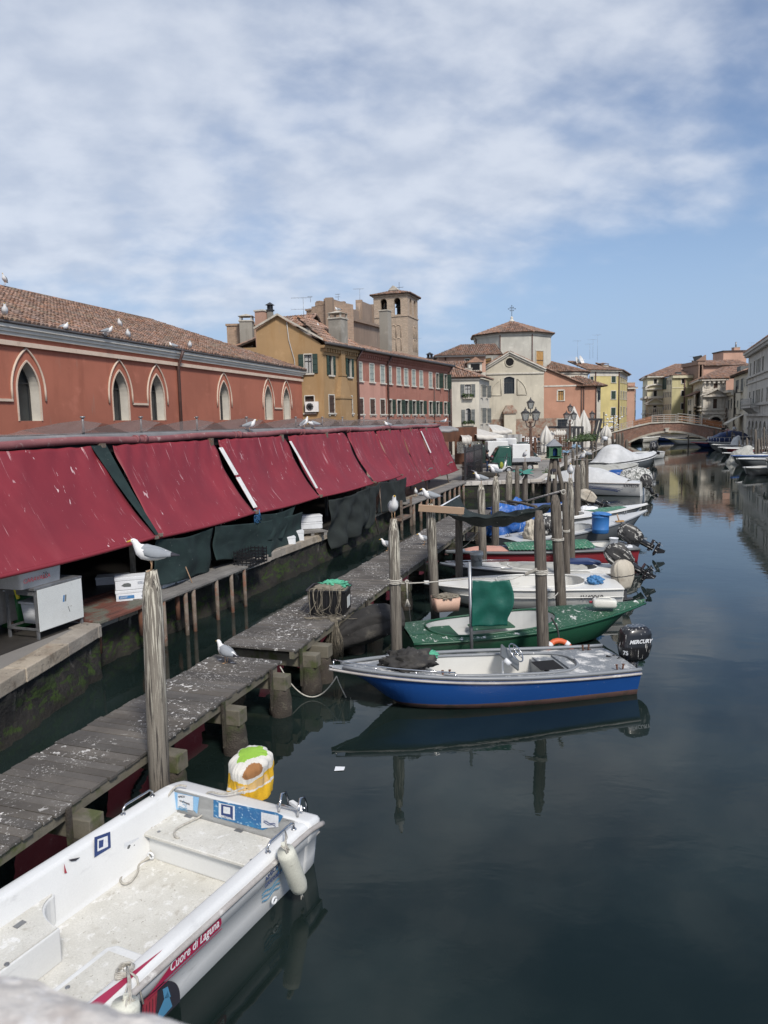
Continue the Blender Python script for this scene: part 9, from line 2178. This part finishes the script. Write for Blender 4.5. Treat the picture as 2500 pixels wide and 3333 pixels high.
for lb,k,x,yt,Y,w_,zb in(('nearest closed white parasol beside the trellis, touching the ground almost',12,922,448,83,1.5,.3),('short closed parasol just right of the nearest one',12,980,505,92,1.2,.8),('closed parasol, left of the row behind the trellis',12,1012,508,96,.9,1.2),('closed parasol, second of the row behind the trellis',12,1040,492,96,.9,1.2),('closed parasol, third of the row behind the trellis',12,1065,495,96,.9,1.2),('closed parasol, fourth of the row behind the trellis',12,1090,498,96,.9,1.2),('closed parasol, rightmost of the row behind the trellis',12,1118,495,96,.9,1.2),('closed parasol left of the second street lamp',12,1160,480,94,.9,.5),('tallest closed white parasol between the two lamps',12,1222,243,92,1.9,.4),('closed parasol in front of the orange wall under the pergola',12,1268,392,96,1.5,.4),('tall closed parasol left of the farthest street lamp',12,1328,282,92,1.8,.4),('closed parasol left of the bridge foot, nearer one',12,1576,442,108,1.5,.3),('closed parasol left of the bridge foot, slightly behind',12,1553,452,111,1.3,.3)):
 q=DP(k,x,yt,Y);parasol(lb,q.x,Y,q.z,w_*.8,zb)
def trellis(label,k,x0,x1,yt,Y,H_=None,m='trellis',step=.26,name='trellis'):
 a,c=DP(k,x0,yt,Y),DP(k,x1,yt,Y);th=MB();L_=c.x-a.x;H_=H_ or a.z-GZ;zb=a.z-H_
 for i in range(int(L_/step)+1):th.b2(i*step-.03,i*step+.03,-.02,.02,zb,a.z)
 for i in range(int(H_/step)+1):th.b2(0,L_,-.045,-.02,zb+i*step-.03,zb+i*step+.03)
 th.b2(-.05,0.03,-.06,.06,zb,a.z+.1);th.b2(L_-.03,L_+.05,-.06,.06,zb,a.z+.1);th.b2(0,L_,-.06,.06,a.z,a.z+.08)
 o=th.build(name,m);o.location=(a.x,Y,0);tag(o,label,'trellis','brown trellis screens');return o
surf('trellis',(.13,.06,.035),(.09,.045,.03),3,rough=.8,bump=.2)
trellis('brown trellis screen behind the nearest street lamp',12,697,812,568,86,2.4);trellis('brown trellis screen below the row of closed parasols',12,1015,1140,557,90,4.0);trellis('low dark trellis fence behind the pavement left of the shrine',12,800,945,690,84,2.6,step=.2);trellis('low dark trellis fence right of the shrine',12,1060,1165,690,80,2.4,step=.2)
def pergola(label,x0,x1,yt,Y,H_,xs,slant=0):
 a,c=DP(12,x0,yt,Y),DP(12,x1,yt,Y);th=thing('pergola',label,'pergola',(a.x,Y,0),0,'dark steel pergolas');L_=c.x-a.x;b=MB();b.beam((0,0,a.z),(L_,0,c.z),.22,.26);b.beam((0,3,a.z),(L_,3,c.z),.2,.26);b.build('beam','iron',th)
 for x in xs:q=DP(12,x,yt,Y);b=MB();b.beam((q.x-a.x-slant,0,GZ),(q.x-a.x,0,a.z),.2,.28);b.build('post','iron',th)
pergola('dark pergola frame with four posts in front of the low church window',1008,1322,468,88,4,(1182,1225,1270,1312));pergola('higher dark pergola frame with slanted posts before the orange wing',1250,1530,382,94,5,(1480,1520),.9)
def bush(label,c,sz,n,kind='plant',lf=.12,cat_='plant'):
 b=MB();
 for i in range(n):
  d=Vector((rnd.gauss(0,.5),rnd.gauss(0,.5),abs(rnd.gauss(0,.6))));p=Vector((d.x*sz[0],d.y*sz[1],d.z*sz[2]));a=Vector((rnd.uniform(-1,1),rnd.uniform(-1,1),rnd.uniform(-1,1))).normalized()*lf;e=Vector((rnd.uniform(-1,1),rnd.uniform(-1,1),rnd.uniform(-.5,1))).normalized()*lf*.5;b.add([p-a,p+e,p+a,p-e],[(0,1,2,3)])
 b.rings([[Vector((sz[0]*.75*math.sin(PI*i/8)*math.cos(2*PI*j/12),sz[1]*.75*math.sin(PI*i/8)*math.sin(2*PI*j/12),sz[2]*(.35-.5*math.cos(PI*i/8))))for j in range(12)]for i in range(1,8)])
 o=b.build(kind,'leaf');o.location=c;tag(o,label,cat_);return o
q=DP(12,1360,610,80);bush('bright leafy shrub in a planter beneath the higher pergola',q,(1.1,.6,.5),500);q=DP(12,1270,620,84);bush('darker climbing plant under the first pergola',q,(1.7,.6,.4),500)
q=W(*zp(12,890,960),GZ);bush('weed growing out of the quay edge beside the shrine',(q.x+.2,q.y-.2,GZ-.5),(.35,.35,.7),260,lf=.08);q=DP(12,430,665,64);bush('row of shrubs in front of the glass pavilion',q-Vector((0,0,.4)),(1.8,.4,.5),600);q=DP(3,1420,1235,84);bush('low plants beside the bridge foot planters',q,(1.2,.6,.5),300)
pv0,pv1=DP(9,700,120,68),DP(9,1190,120,68)
Pv=Bld('glass_pavilion','wood and glass restaurant pavilion under white canvas awnings beside the white house',(pv0.x,68),(pv1.x,68));zt_=Pv.fw(9,1000,115)[1];zg=Pv.fw(9,1000,145)[1]
def f(b):b.b2(-1,Pv.L,-.1,.1,zg,zt_);b.b2(-1,Pv.L,-.08,.08,GZ,GZ+1.0);[b.b2(x-.1,x+.1,-.12,.12,GZ,zt_)for x in(-1,.3,2.6,5.2,6.3,8.6,Pv.L-1.8,Pv.L)]
Pv.part('timber_frame','trellis' if 0 else 'woodbrown',f);Pv.part('glazing','lampglass',lambda b:b.b2(-1,Pv.L,-.01,.01,GZ+1.0,zg));Pv.part('inner_wall','curtain',lambda b:b.b2(0,Pv.L,3,3.1,GZ,zt_-.6))
def awn(name,label,P,m='canvas',val=.35):
 b=MB();P=[Vector(p)for p in P]
 def f(u,v):p=P[0].lerp(P[1],u).lerp(P[3].lerp(P[2],u),v);p.z-=.12*math.sin(PI*u)*v+.05*math.sin(u*20)*v*.5;return p
 b.grid(f,24,8);b.grid(lambda u,v:f(u,1)-Vector((0,0,val*v)),24,1);o=b.build(name,m,thick=.02);tag(o,label,'awning','white canvas awnings of the pavilion');return o
awn('canvas_awning','large sloping white canvas awning over the right part of the pavilion',[DP(9,590,-45,75),DP(9,830,-25,75),DP(9,1200,70,67.5),DP(9,838,70,67.5)]);awn('canvas_awning','small white awning at the left end of the pavilion',[DP(9,600,45,70),DP(9,700,50,70),DP(9,770,88,66),DP(9,640,95,66)],val=.6)
awn('canvas_awning','white awning with a pale curtain nearest the church wall',[DP(3,520,1110,84),DP(3,600,1112,84),DP(3,738,1160,78),DP(3,560,1165,78)]);awn('canvas_awning','flat grey white awning roof just behind the far end of the red pipe',[DP(9,95,-55,66),DP(9,480,-55,66),DP(9,590,-22,58),DP(9,120,-22,58)],'roofsheet',.2)
Pv.part('wood_gable','woodbrown',lambda b:(b.b2(-3.2,1.0,.3,.5,zg,zt_+1.1),b.b2(-3.2,-3.0,.2,.5,GZ,zt_)))
b=MB();q=DP(9,1255,60,72);b.grid(lambda u,v:(u*2.4,.1*math.sin(u*25),-v*3.2),30,4);o=b.build('plastic_curtain','curtain');o.location=(q.x-1.0,72,q.z);tag(o,'milky plastic curtain hanging at the right end of the pavilion','curtain')
b=MB();[b.lathe((i*1.15,0,.12*math.sin(i)),[(.001,-.07),(.07,0),(.001,.07)],6)for i in range(9)];surf('bulb',(.9,.85,.7),None,2,rough=.3,bump=0);o=b.build('string_lights','bulb');o.location=DP(9,690,200,66);tag(o,'string of small round bulbs across the pavilion front','string lights')
b=MB();a,c=DP(2,735,1055,49),DP(2,980,1075,49)
b.add([a,c,c+Vector((0,-1.5,-.5)),a+Vector((0,-1.5,-.5))],[(0,1,2,3)]);o=b.build('striped_awning','canvas',thick=.02);tag(o,'thin pale awning strip at the foot of the ochre house','awning','white canvas awnings of the pavilion')
# vehicles and people
surf('vangreen',(.012,.075,.05),(.010,.06,.04),1,rough=.35,bump=0,coat=.4,fine=.02);surf('vandark',(.02,.035,.03),None,1,rough=.4,bump=0,coat=.3);surf('vanwhite',(.68,.69,.68),(.60,.61,.60),1,[((.3,.28,.25),4,.62,.8,.3)],.4,0,10);surf('carwhite',(.70,.71,.72),None,1,rough=.25,bump=0,coat=.5,fine=0);surf('tyre',(.018,.018,.018),None,1,rough=.9,bump=0);surf('alu',(.42,.43,.44),(.36,.37,.38),1,rough=.45,bump=.05,metal=.4)
surf('headl',(.6,.6,.55),None,1,rough=.1,bump=0,fine=0);surf('taill',(.4,.02,.02),None,1,rough=.2,bump=0,fine=0)
def wheel(par,x,y,r_,w_=.14,m2='alu'):
 b=MB();pr=[(r_*.62,-w_/2),(r_*.92,-w_/2),(r_,-w_*.3),(r_,w_*.3),(r_*.92,w_/2),(r_*.62,w_/2)]
 b.rings([[Vector((x+rr_*math.cos(a),y+yy,r_+rr_*math.sin(a)))for a in[2*PI*k/20 for k in range(20)]]for rr_,yy in pr],0,cap=False);t_=b.build('wheel','tyre',par)
 b=MB();b.cyl((x,y-w_*.38,r_),(x,y+w_*.38,r_),r_*.62,r_*.62,16);b.cyl((x,y-w_*.46,r_),(x,y+w_*.46,r_),r_*.18,r_*.18,8);b.build('rim',m2,t_);return t_
def tricycle(label,loc,rz,cabm,box=None,tray=True):
 """three-wheeled van, front at +x"""
 th=thing('three_wheeler',label,'three-wheeled van',loc,rz,'three-wheeled vans on the quay');W2=.72
 prof=[(.55,.35),(1.05,.30),(1.50,.42),(1.62,.62),(1.55,.80),(1.38,.92),(1.02,1.55),(.92,1.62),(.35,1.62),(.28,1.55),(.25,.35)]
 b=MB();rs=[]
 for y,k in((-W2,.93),(-W2*.96,.985),(-W2*.8,1),(0,1.01),(W2*.8,1),(W2*.96,.985),(W2,.93)):
  rs.append([Vector((.85+(x-.85)*(k if x>.6 else 1)-(.12*(abs(y)/W2)**3 if x>1.2 else 0),y*(1-.10*max(0,z-.9)),.35+(z-.35)*(k if z>.4 else 1)))for x,z in prof])
 b.rings(rs,0,True);b.build('cab',cabm,th)
 for s_ in(-1,1):
  b=MB();P=[(.42,1.0),(1.14,.98),(.92,1.46),(.42,1.46)];y=s_*(W2*.955+.004);b.add([(x,y*(1-.10*max(0,z-.9))+s_*.004,z)for x,z in P],[(0,1,2,3)]);b.build('side_window','glass',th)
  b=MB();P=[(.36,.42),(1.12,.42),(1.2,.92),(.36,.92)];[b.beam((x0,s_*(W2+.002),z0),(x1,s_*(W2+.002),z1),.008,.012)for(x0,z0),(x1,z1)in zip(P,P[1:]+P[:1])];b.build('door_seam','black',th)
  b=MB();b.lathe((0,0,0),[(.001,0)],3)if 0 else b.cyl((1.48,s_*.45,.72),(1.58,s_*.45,.70),.08,.07,12);b.build('headlight','headl',th)
 b=MB();b.add([(1.37,-.55,.96),(1.37,.55,.96),(1.05,.50,1.50),(1.05,-.50,1.50)],[(0,1,2,3)]);o=b.build('windscreen','glass',th);o.location=(.035,0,.02)
 b=MB();b.b2(-1.55,.30,-.35,.35,.36,.48);b.b2(-1.6,.22,-W2,W2,.55,.62);b.build('chassis','black',th)
 if tray:b=MB();b.b2(-1.62,.2,-W2-.01,-W2+.03,.60,.86);b.b2(-1.62,.2,W2-.03,W2+.01,.60,.86);b.b2(-1.64,-1.6,-W2,W2,.60,.86);b.b2(.17,.21,-W2,W2,.60,.86);b.build('tray','alu',th,bev=.008)
 if box:x0,x1,h=box;b=MB();b.b2(x0,x1,-W2+.02,W2-.02,.63,h);o=b.build('cargo_box','vanwhite',th,bev=.03);b=MB();b.b2(x0+.06,x1-.06,-W2+.005,-W2+.02,.8,h-.08);b.box((x0+.3,-W2,1.1),(.16,.03,.05),1);b.build('box_door',['vanwhite','black'],o)
 wheel(th,1.12,0,.24);wheel(th,-.95,-.60,.24);wheel(th,-.95,.60,.24)
 b=MB();[b.box((-1.66,s_*.6,.68),(.03,.14,.08))for s_ in(-1,1)];b.build('tail_light','taill',th)
 b=MB();[b.beam((1.1,s_*.68,1.05),(1.15,s_*.95,1.1),.02,.02)or b.box((1.15,s_*.98,1.12),(.04,.14,.18))for s_ in(-1,1)];b.build('mirror','black',th)
 return th
def vsc(o,s_):o.scale=(s_,s_,s_)
p=W(*zp(12,370,930),GZ);t1=tricycle('dark green three-wheeler with a white cargo box, facing left behind the scooter',(p.x+1.6,57.8,GZ),PI,'vangreen',(-.95,.18,1.72));vsc(t1,1.2);t1.location.x=DP(12,300,800,57.8).x+1.62*1.2
p=W(*zp(12,800,870),GZ);t2=tricycle('dark three-wheeler facing right with a white box, by the nearest street lamp',(0,64.5,GZ),0,'vandark',(-1.3,.1,1.9));vsc(t2,1.25);t2.location.x=DP(12,815,800,64.5).x-1.6*1.25
t3=tricycle('white boxed three-wheeler mostly hidden behind the helmeted person',(0,62.2,GZ),PI,'vandark',(-1.3,.1,1.85));vsc(t3,1.2);t3.location.x=DP(12,215,800,62.2).x+.6
def scooter(label,loc,rz,sc=1.0):
 th=thing('scooter',label,'scooter',loc,rz);th.scale=(sc,)*3
 wheel(th,.68,0,.25,.10);wheel(th,-.60,0,.25,.11)
 b=MB();b.rings([[Vector((x,y*w_,z))for y,z in((-.06,z0),(-.09,(z0+z1)/2),(-.05,z1),(.05,z1),(.09,(z0+z1)/2),(.06,z0))]for x,z0,z1,w_ in((-.98,.62,.70,.6),(-.80,.42,.78,1.3),(-.5,.36,.76,1.7),(-.22,.22,.70,1.6),(-.10,.20,.34,1.6),(.18,.20,.32,1.6),(.30,.22,.60,1.9),(.38,.30,.95,2.0),(.44,.55,1.02,1.2),(.50,.80,1.0,.7))]);b.build('body_shell','carwhite',th)
 b=MB();b.rings([[Vector((x,y,z))for y,z in((-.12*w_,z0-.06),(-.14*w_,z0),(0,z0+.04),(.14*w_,z0),(.12*w_,z0-.06))]for x,z0,w_ in((-.85,.84,.6),(-.6,.84,1),(-.3,.80,1),(-.08,.78,.6))]);b.build('seat','black',th)
 b=MB();b.tube([(.68,0,.25),(.60,0,.52),(.46,0,.95),(.43,0,1.06)],.03,7);b.tube([(.40,-.33,1.08),(.45,-.1,1.06),(.45,.1,1.06),(.40,.33,1.08)],.02,6);b.tube([(.42,.28,1.08),(.46,.32,1.30)],.01,5);b.tube([(.42,-.28,1.08),(.46,-.32,1.30)],.01,5);b.build('fork','steel',th)
 b=MB();b.rings([[Vector((.68+r_*math.cos(a),y,.25+r_*math.sin(a)))for a in[R(20+k*14)for k in range(11)]]for r_,y in((.27,-.06),(.30,0),(.27,.06))],0,cap=False,close=False);b.build('mudguard','carwhite',th,thick=.01)
 b=MB();b.box((.47,.0,.98),(.10,.22,.14));b.cyl((.50,0,.97),(.53,0,.97),.06,.06,10,1);b.build('headlight',['carwhite','headl'],th)
 b=MB();[b.lathe((.46,s_*.33,1.33),[(.005,-.05),(.05,0),(.005,.05)],8,sx=.4)for s_ in(-1,1)];b.build('mirror','black',th)
 b=MB();b.grid(lambda u,v:(.48+.06*v,-.22+.44*u,1.02+.52*v-.06*(2*u-1)**2),8,6);b.build('windscreen','lampglass',th)
 b=MB();b.box((-.45,.12,.28),(.5,.12,.18));b.tube([(-.2,-.14,.24),(-.9,-.16,.34)],.045,8);b.beam((-.1,.1,.25),(-.2,.28,.02),.02,.02);b.build('engine','iron',th)
 return th
p0_=W(*zp(12,518,962),GZ);sc_=scooter('white scooter with a yellow green bag on its footboard, facing right',(p0_.x-.68*.95,p0_.y,GZ),R(4),.95)
surf('hivis',(.26,.29,.04),None,3,rough=.7,bump=.4,bsc=20)
bg=lump('shopping_bag','hivis',None,(0,0,0),(.13,.10,.24),81,.25);bg.location=sc_.location+Vector((.08,-.12,.62));tag(bg,'yellow green bag hanging in front of the scooter seat','bag')
b=MB();b.lathe((0,0,0),[(.11,0),(.155,.06),(.165,.14),(.14,.23),(.08,.28),(.01,.29)],16);hl=b.build('helmet','black');hl.location=DP(12,372,800,sc_.location.y);hl.scale=(1.15,)*3;tag(hl,'black helmet with a red top resting on the scooter seat','helmet');b=MB();b.lathe((0,0,.005),[(.125,.19),(.13,.205),(.085,.285),(.01,.295)],14);b.build('red_patch','inkred',hl)
hl.location=sc_.location+Vector((-.62,0,.98))
surf('skin',(.48,.30,.22),None,3,rough=.6,bump=0,fine=.02);surf('jacket',(.02,.02,.024),None,4,rough=.8,bump=.4,bsc=14);surf('jeans',(.05,.08,.15),(.035,.06,.12),5,rough=.9,bump=.3,bsc=30);surf('shirtw',(.62,.62,.60),None,3,rough=.9,bump=.3);surf('shirtp',(.55,.25,.30),None,3,rough=.9,bump=.3);surf('hair',(.03,.02,.015),None,3,rough=.8,bump=.2)
def skin(name,m,verts,edges,par=None,root=0,sub=1):
 me=bpy.data.meshes.new(name);me.from_pydata([v[0]for v in verts],edges,[]);me.materials.append(MT[m]);o=bpy.data.objects.new(name,me);COL.objects.link(o)
 o.modifiers.new('skin','SKIN');s_=o.modifiers.new('s','SUBSURF');s_.levels=sub;s_.render_levels=sub
 sv=me.skin_vertices[0].data if me.skin_vertices else None
 if sv is None:
  me.skin_vertices.new()if hasattr(me.skin_vertices,'new')else None
 for i,v in enumerate(verts):
  r_=v[1];me.skin_vertices[0].data[i].radius=(r_,r_)if not isinstance(r_,tuple)else r_
  me.skin_vertices[0].data[i].use_root=(i==root)
 for p_ in me.polygons:p_.use_smooth=True
 if par:o.parent=par
 dg=bpy.context.evaluated_depsgraph_get();ev=o.evaluated_get(dg);m2=bpy.data.meshes.new_from_object(ev);m2.name=name
 for p_ in m2.polygons:p_.use_smooth=True
 m2.materials.clear();m2.materials.append(MT[m]);o.modifiers.clear();o.data=m2;bpy.data.meshes.remove(me)
 return o
def person(label,loc,rz,top='jacket',legs='jeans',head='hair',pose='fore',sc=1.0,group=None):
 """faces +x"""
 V=[((0,0,.96),.12),((0,0,1.15),.12),((0,0,1.36),.13),((.01,0,1.48),.06),((.02,0,1.56),.055),((.035,0,1.64),(.085,.075)),((.03,0,1.72),(.085,.075)),((.02,0,1.77),.05)]
 E_=[(i,i+1)for i in range(7)]
 for s_ in(1,-1):
  k=len(V);st=.10*s_ if pose=='walk' else 0
  V+=[((0,s_*.10,.88),.085),((.02+st,s_*.11,.50),.058),((-.02+st*1.5,s_*.11,.09),.038),((.05+st*1.5,s_*.12,.035),.035),((.14+st*1.5,s_*.13,.03),.03)]
  E_+=[(0,k),(k,k+1),(k+1,k+2),(k+2,k+3),(k+3,k+4)];k=len(V)
  if pose=='fore':el,wr,hd=(.03,s_*.26,1.14),(.27,s_*.14,1.20),(.34,s_*.10,1.22)
  else:el,wr,hd=(-.03-st*.5,s_*.25,1.12),(.02-st,s_*.26,.88),(.04-st,s_*.26,.80)
  V+=[((0,s_*.18,1.40),.06),(el,.043),(wr,.028),(hd,(.034,.02))];E_+=[(2,k),(k,k+1),(k+1,k+2),(k+2,k+3)]
  h0=Vector(hd);dr=(h0-Vector(wr)).normalized();sd=dr.cross(Vector((0,s_,.2))).normalized()
  for j,ln in enumerate((.075,.085,.08,.06)):
   kk=len(V);c=h0+dr*.03+sd*(.024-.016*j);V+=[(tuple(c),.009),(tuple(c+dr*ln*.6+Vector((0,0,-.01))),.008),(tuple(c+dr*ln+Vector((0,0,-.03))),.007)];E_+=[(k+3,kk),(kk,kk+1),(kk+1,kk+2)]
  kk=len(V);V+=[(tuple(h0+Vector((0,-s_*.03,.02))),.010),(tuple(h0+Vector((0,-s_*.05,.03))+dr*.03),.008)];E_+=[(k+3,kk),(kk,kk+1)]
 bd=skin('person','skin',V,E_);bd.location=loc;bd.rotation_euler=(0,0,rz);bd.scale=(sc,)*3;tag(bd,label,'person',group)
 J=[((0,0,.90),.15),((0,0,1.12),.15),((0,0,1.36),.155),((.01,0,1.47),.075)];JE=[(0,1),(1,2),(2,3)]
 for s_ in(1,-1):
  k=len(J);st=.10*s_ if pose=='walk' else 0
  el,wr=((.03,s_*.26,1.14),(.25,s_*.15,1.195))if pose=='fore' else((-.03-st*.5,s_*.25,1.12),(.015-st,s_*.26,.92))
  J+=[((0,s_*.19,1.40),.078),(el,.06),(wr,.045)];JE+=[(2,k),(k,k+1),(k+1,k+2)]
 skin('jacket' if top=='jacket' else 'shirt',top,J,JE,bd)
 T_=[((0,0,.95),.135)];TE=[]
 for s_ in(1,-1):
  k=len(T_);st=.10*s_ if pose=='walk' else 0
  T_+=[((0,s_*.09,.86),.10),((.02+st,s_*.11,.50),.075),((-.02+st*1.5,s_*.11,.10),.062)];TE+=[(0,k),(k,k+1),(k+1,k+2)]
 skin('trousers',legs,T_,TE,bd)
 for s_ in(1,-1):st=.15*s_ if pose=='walk' else 0;b=MB();b.rings([[Vector((st+x,s_*.12+.045*k*math.cos(a),.035+.035*k*math.sin(a)))for a in[i*PI/4 for i in range(8)]]for x,k in((-.09,.7),(-.04,1),(.08,1),(.17,.8),(.2,.4))]);b.build('shoe','black',bd)
 b=MB();b.rings([[Vector((.12+x,.012*k*math.cos(a),1.655+.016*k*math.sin(a)))for a in[i*PI/3 for i in range(6)]]for x,k in((-.02,1.2),(0,1),(.018,.5))]);b.build('nose','skin',bd)
 b=MB();[b.lathe((.10,s_*.032,1.682),[(.001,-.008),(.01,0),(.001,.008)],6)for s_ in(1,-1)];b.build('eyes','ink',bd);b=MB();b.box((.107,0,1.61),(.01,.045,.01));b.build('mouth','inkred',bd);b=MB();[b.lathe((.02,s_*.08,1.64),[(.005,0),(.018,.02),(.018,.045),(.005,.06)],6)for s_ in(1,-1)];b.build('ears','skin',bd)
 b=MB();hz_=1.60 if head=='helmet' else 1.66;mm='black' if head=='helmet' else 'hair';k=1.25 if head=='helmet' else 1.05
 b.lathe((.01,0,hz_),[(.088*k,0),(.105*k,.05),(.10*k,.12),(.07*k,.175),(.01,.195)],16);b.build('helmet' if head=='helmet' else 'hair',mm,bd)
 return bd
pf=W(*zp(9,980,582),GZ);person('person in black jacket, jeans and black helmet looking down at a phone beside the scooter',(pf.x,pf.y,GZ),R(-10),head='helmet',sc=1.0)
b=MB();b.box((0,0,0),(.02,.08,.15));o=b.build('phone','black');o.location=(pf.x+.42,pf.y-.05,GZ+1.26);o.rotation_euler=(0,.6,0);tag(o,'small black phone held by the helmeted person','phone')
q=DP(12,845,670,100);person('distant person in dark clothes standing by the trellis near the white car',(q.x,100,GZ),R(100),legs='jacket',pose='stand',sc=1.05)
for lb,x,y,Y,top,rz_ in(('person in a white shirt walking on the right bank below the shop awnings',1358,838,121,'shirtw',250),('person in a pink top on the right bank near the bridge foot',1297,862,124,'shirtp',220),('person in dark clothes just right of the oxide red barrier',1256,846,128,'jacket',240)):
 q=DP(4,x,y,Y);person(lb,(q.x,Y,q.z-1.80),R(rz_),top=top,legs='jacket',pose='walk',sc=1.02)
for lb,x,top in(('person in black leaning over the bridge barrier',1190,'jacket'),):
 X0=X(zp(4,x,850)[0]);q=BM@Vector((X0,1.6,ztop(X0)-.35));person(lb,q,R(250),top=top,legs='jacket',pose='stand')
p=DP(12,548,640,112);th=thing('parked_car','white hatchback parked by the brick base of the church','car',(p.x+2.1,112,GZ),PI)
prof=[(-2.05,.35,.70),(-2.0,.32,.95),(-1.7,.3,1.02),(-1.35,.28,1.42),(-.9,.28,1.50),(0,.28,1.50),(.55,.28,1.40),(1.15,.28,1.02),(1.8,.30,.88),(2.05,.34,.70),(2.1,.38,.55)]
b=MB();b.rings([[Vector((x,y*w_,z))for y,z,w_ in((-.8,z0,1),(-.86,(z0+min(z1,.9))/2,1),(-.84,min(z1,.95),1),(-.62 if z1>1.1 else-.76,z1,1),(.62 if z1>1.1 else .76,z1,1),(.84,min(z1,.95),1),(.86,(z0+min(z1,.9))/2,1),(.8,z0,1))]for x,z0,z1 in prof]);b.build('body','carwhite',th)
for s_ in(-1,1):
 b=MB();[b.add([(x,s_*(.86-(z-.95)*.42),z)for x,z in P],[tuple(range(4))])for P in([(-1.2,1.0),(-.25,1.0),(-.25,1.42),(-.95,1.42)],[(-.18,1.0),(.95,1.0),(.5,1.36),(-.18,1.42)])];b.build('side_window','glass',th)
 b=MB();b.box((1.98,s_*.65,.74),(.14,.3,.14));b.build('headlight','headl',th);b=MB();b.box((.75,s_*.95,1.02),(.12,.16,.12));b.build('mirror','carwhite',th);b=MB();b.box((-2.02,s_*.7,.85),(.1,.2,.25));b.build('tail_light','taill',th)
b=MB();b.add([(1.12,-.66,1.05),(1.12,.66,1.05),(.62,.58,1.40),(.62,-.58,1.40)],[(0,1,2,3)]);o=b.build('windscreen','glass',th);o.location=(.03,0,.02)
for x in(-1.3,1.35):
 for y in(-.78,.78):wheel(th,x,y,.33,.2)
p=DP(12,888,640,114);c2=dup(th,(p.x-1.2,114,GZ),PI,'dark parked car mostly hidden behind the distant person and parasol')if 0 else None
q=W(*zp(9,960,640),GZ);o=lump('boulder','postwood',None,(0,0,0),(.95,.35,.26),91,.12);o.location=(q.x,q.y,GZ+.14);tag(o,'long rounded driftwood log lying on the quay behind the left gull posts','log')
q0,q1=DP(9,765,540,48.6),DP(9,840,572,47);b=MB();b.cyl(q0,q1,.02,.02,6);o=b.build('stick','foam');tag(o,'thin pale stick leaning from the black crate stack','stick')
q=W(*zp(12,912,815),GZ);b=MB();b.box((0,0,.2),(1.6,.8,.4));o=b.build('stone_block','stone',bev=.04);o.location=(q.x,q.y,GZ);tag(o,'pale stone block at the foot of the nearest closed parasol','stone block')
th=thing('landing_stage','small timber landing stage at the quay corner behind the posts','landing stage');q=W(*zp(12,700,1085),.75)
b=MB();[b.box((q.x+.5+i*.32,q.y+.5,.85),(.28,1.6,.06))for i in range(8)];b.build('deck','plank',th)
for dx,dy in((.45,-.2),(2.6,-.2),(.45,1.1),(2.6,1.1)):b=MB();b.cyl((q.x+dx,q.y+dy,-.4),(q.x+dx,q.y+dy,.85),.1,.09,8);b.build('post','postwood',th)
for k,(x,Y,zt)in enumerate(((182,132,722),(270,138,742))):
 q=DP(4,x,zt,Y);b=MB();b.cyl((0,0,GZ),(0,0,q.z),.12,.1,6);th=thing('festoon_pole',['left pole hung with round white blossoms by the bridge foot','right pole hung with round white blossoms by the bridge foot'][k],'pole',(q.x,Y,0),0,'blossom poles by the bridge');b.build('pole','iron',th);b=MB();[b.lathe((rnd.uniform(.2,1.6),rnd.uniform(-.3,.3),q.z-rnd.uniform(.2,3.2)),[(.01,-.2),(.28,0),(.01,.2)],8)for _ in range(10)];b.build('blossoms','foam',th)
bpy.context.view_layer.update()
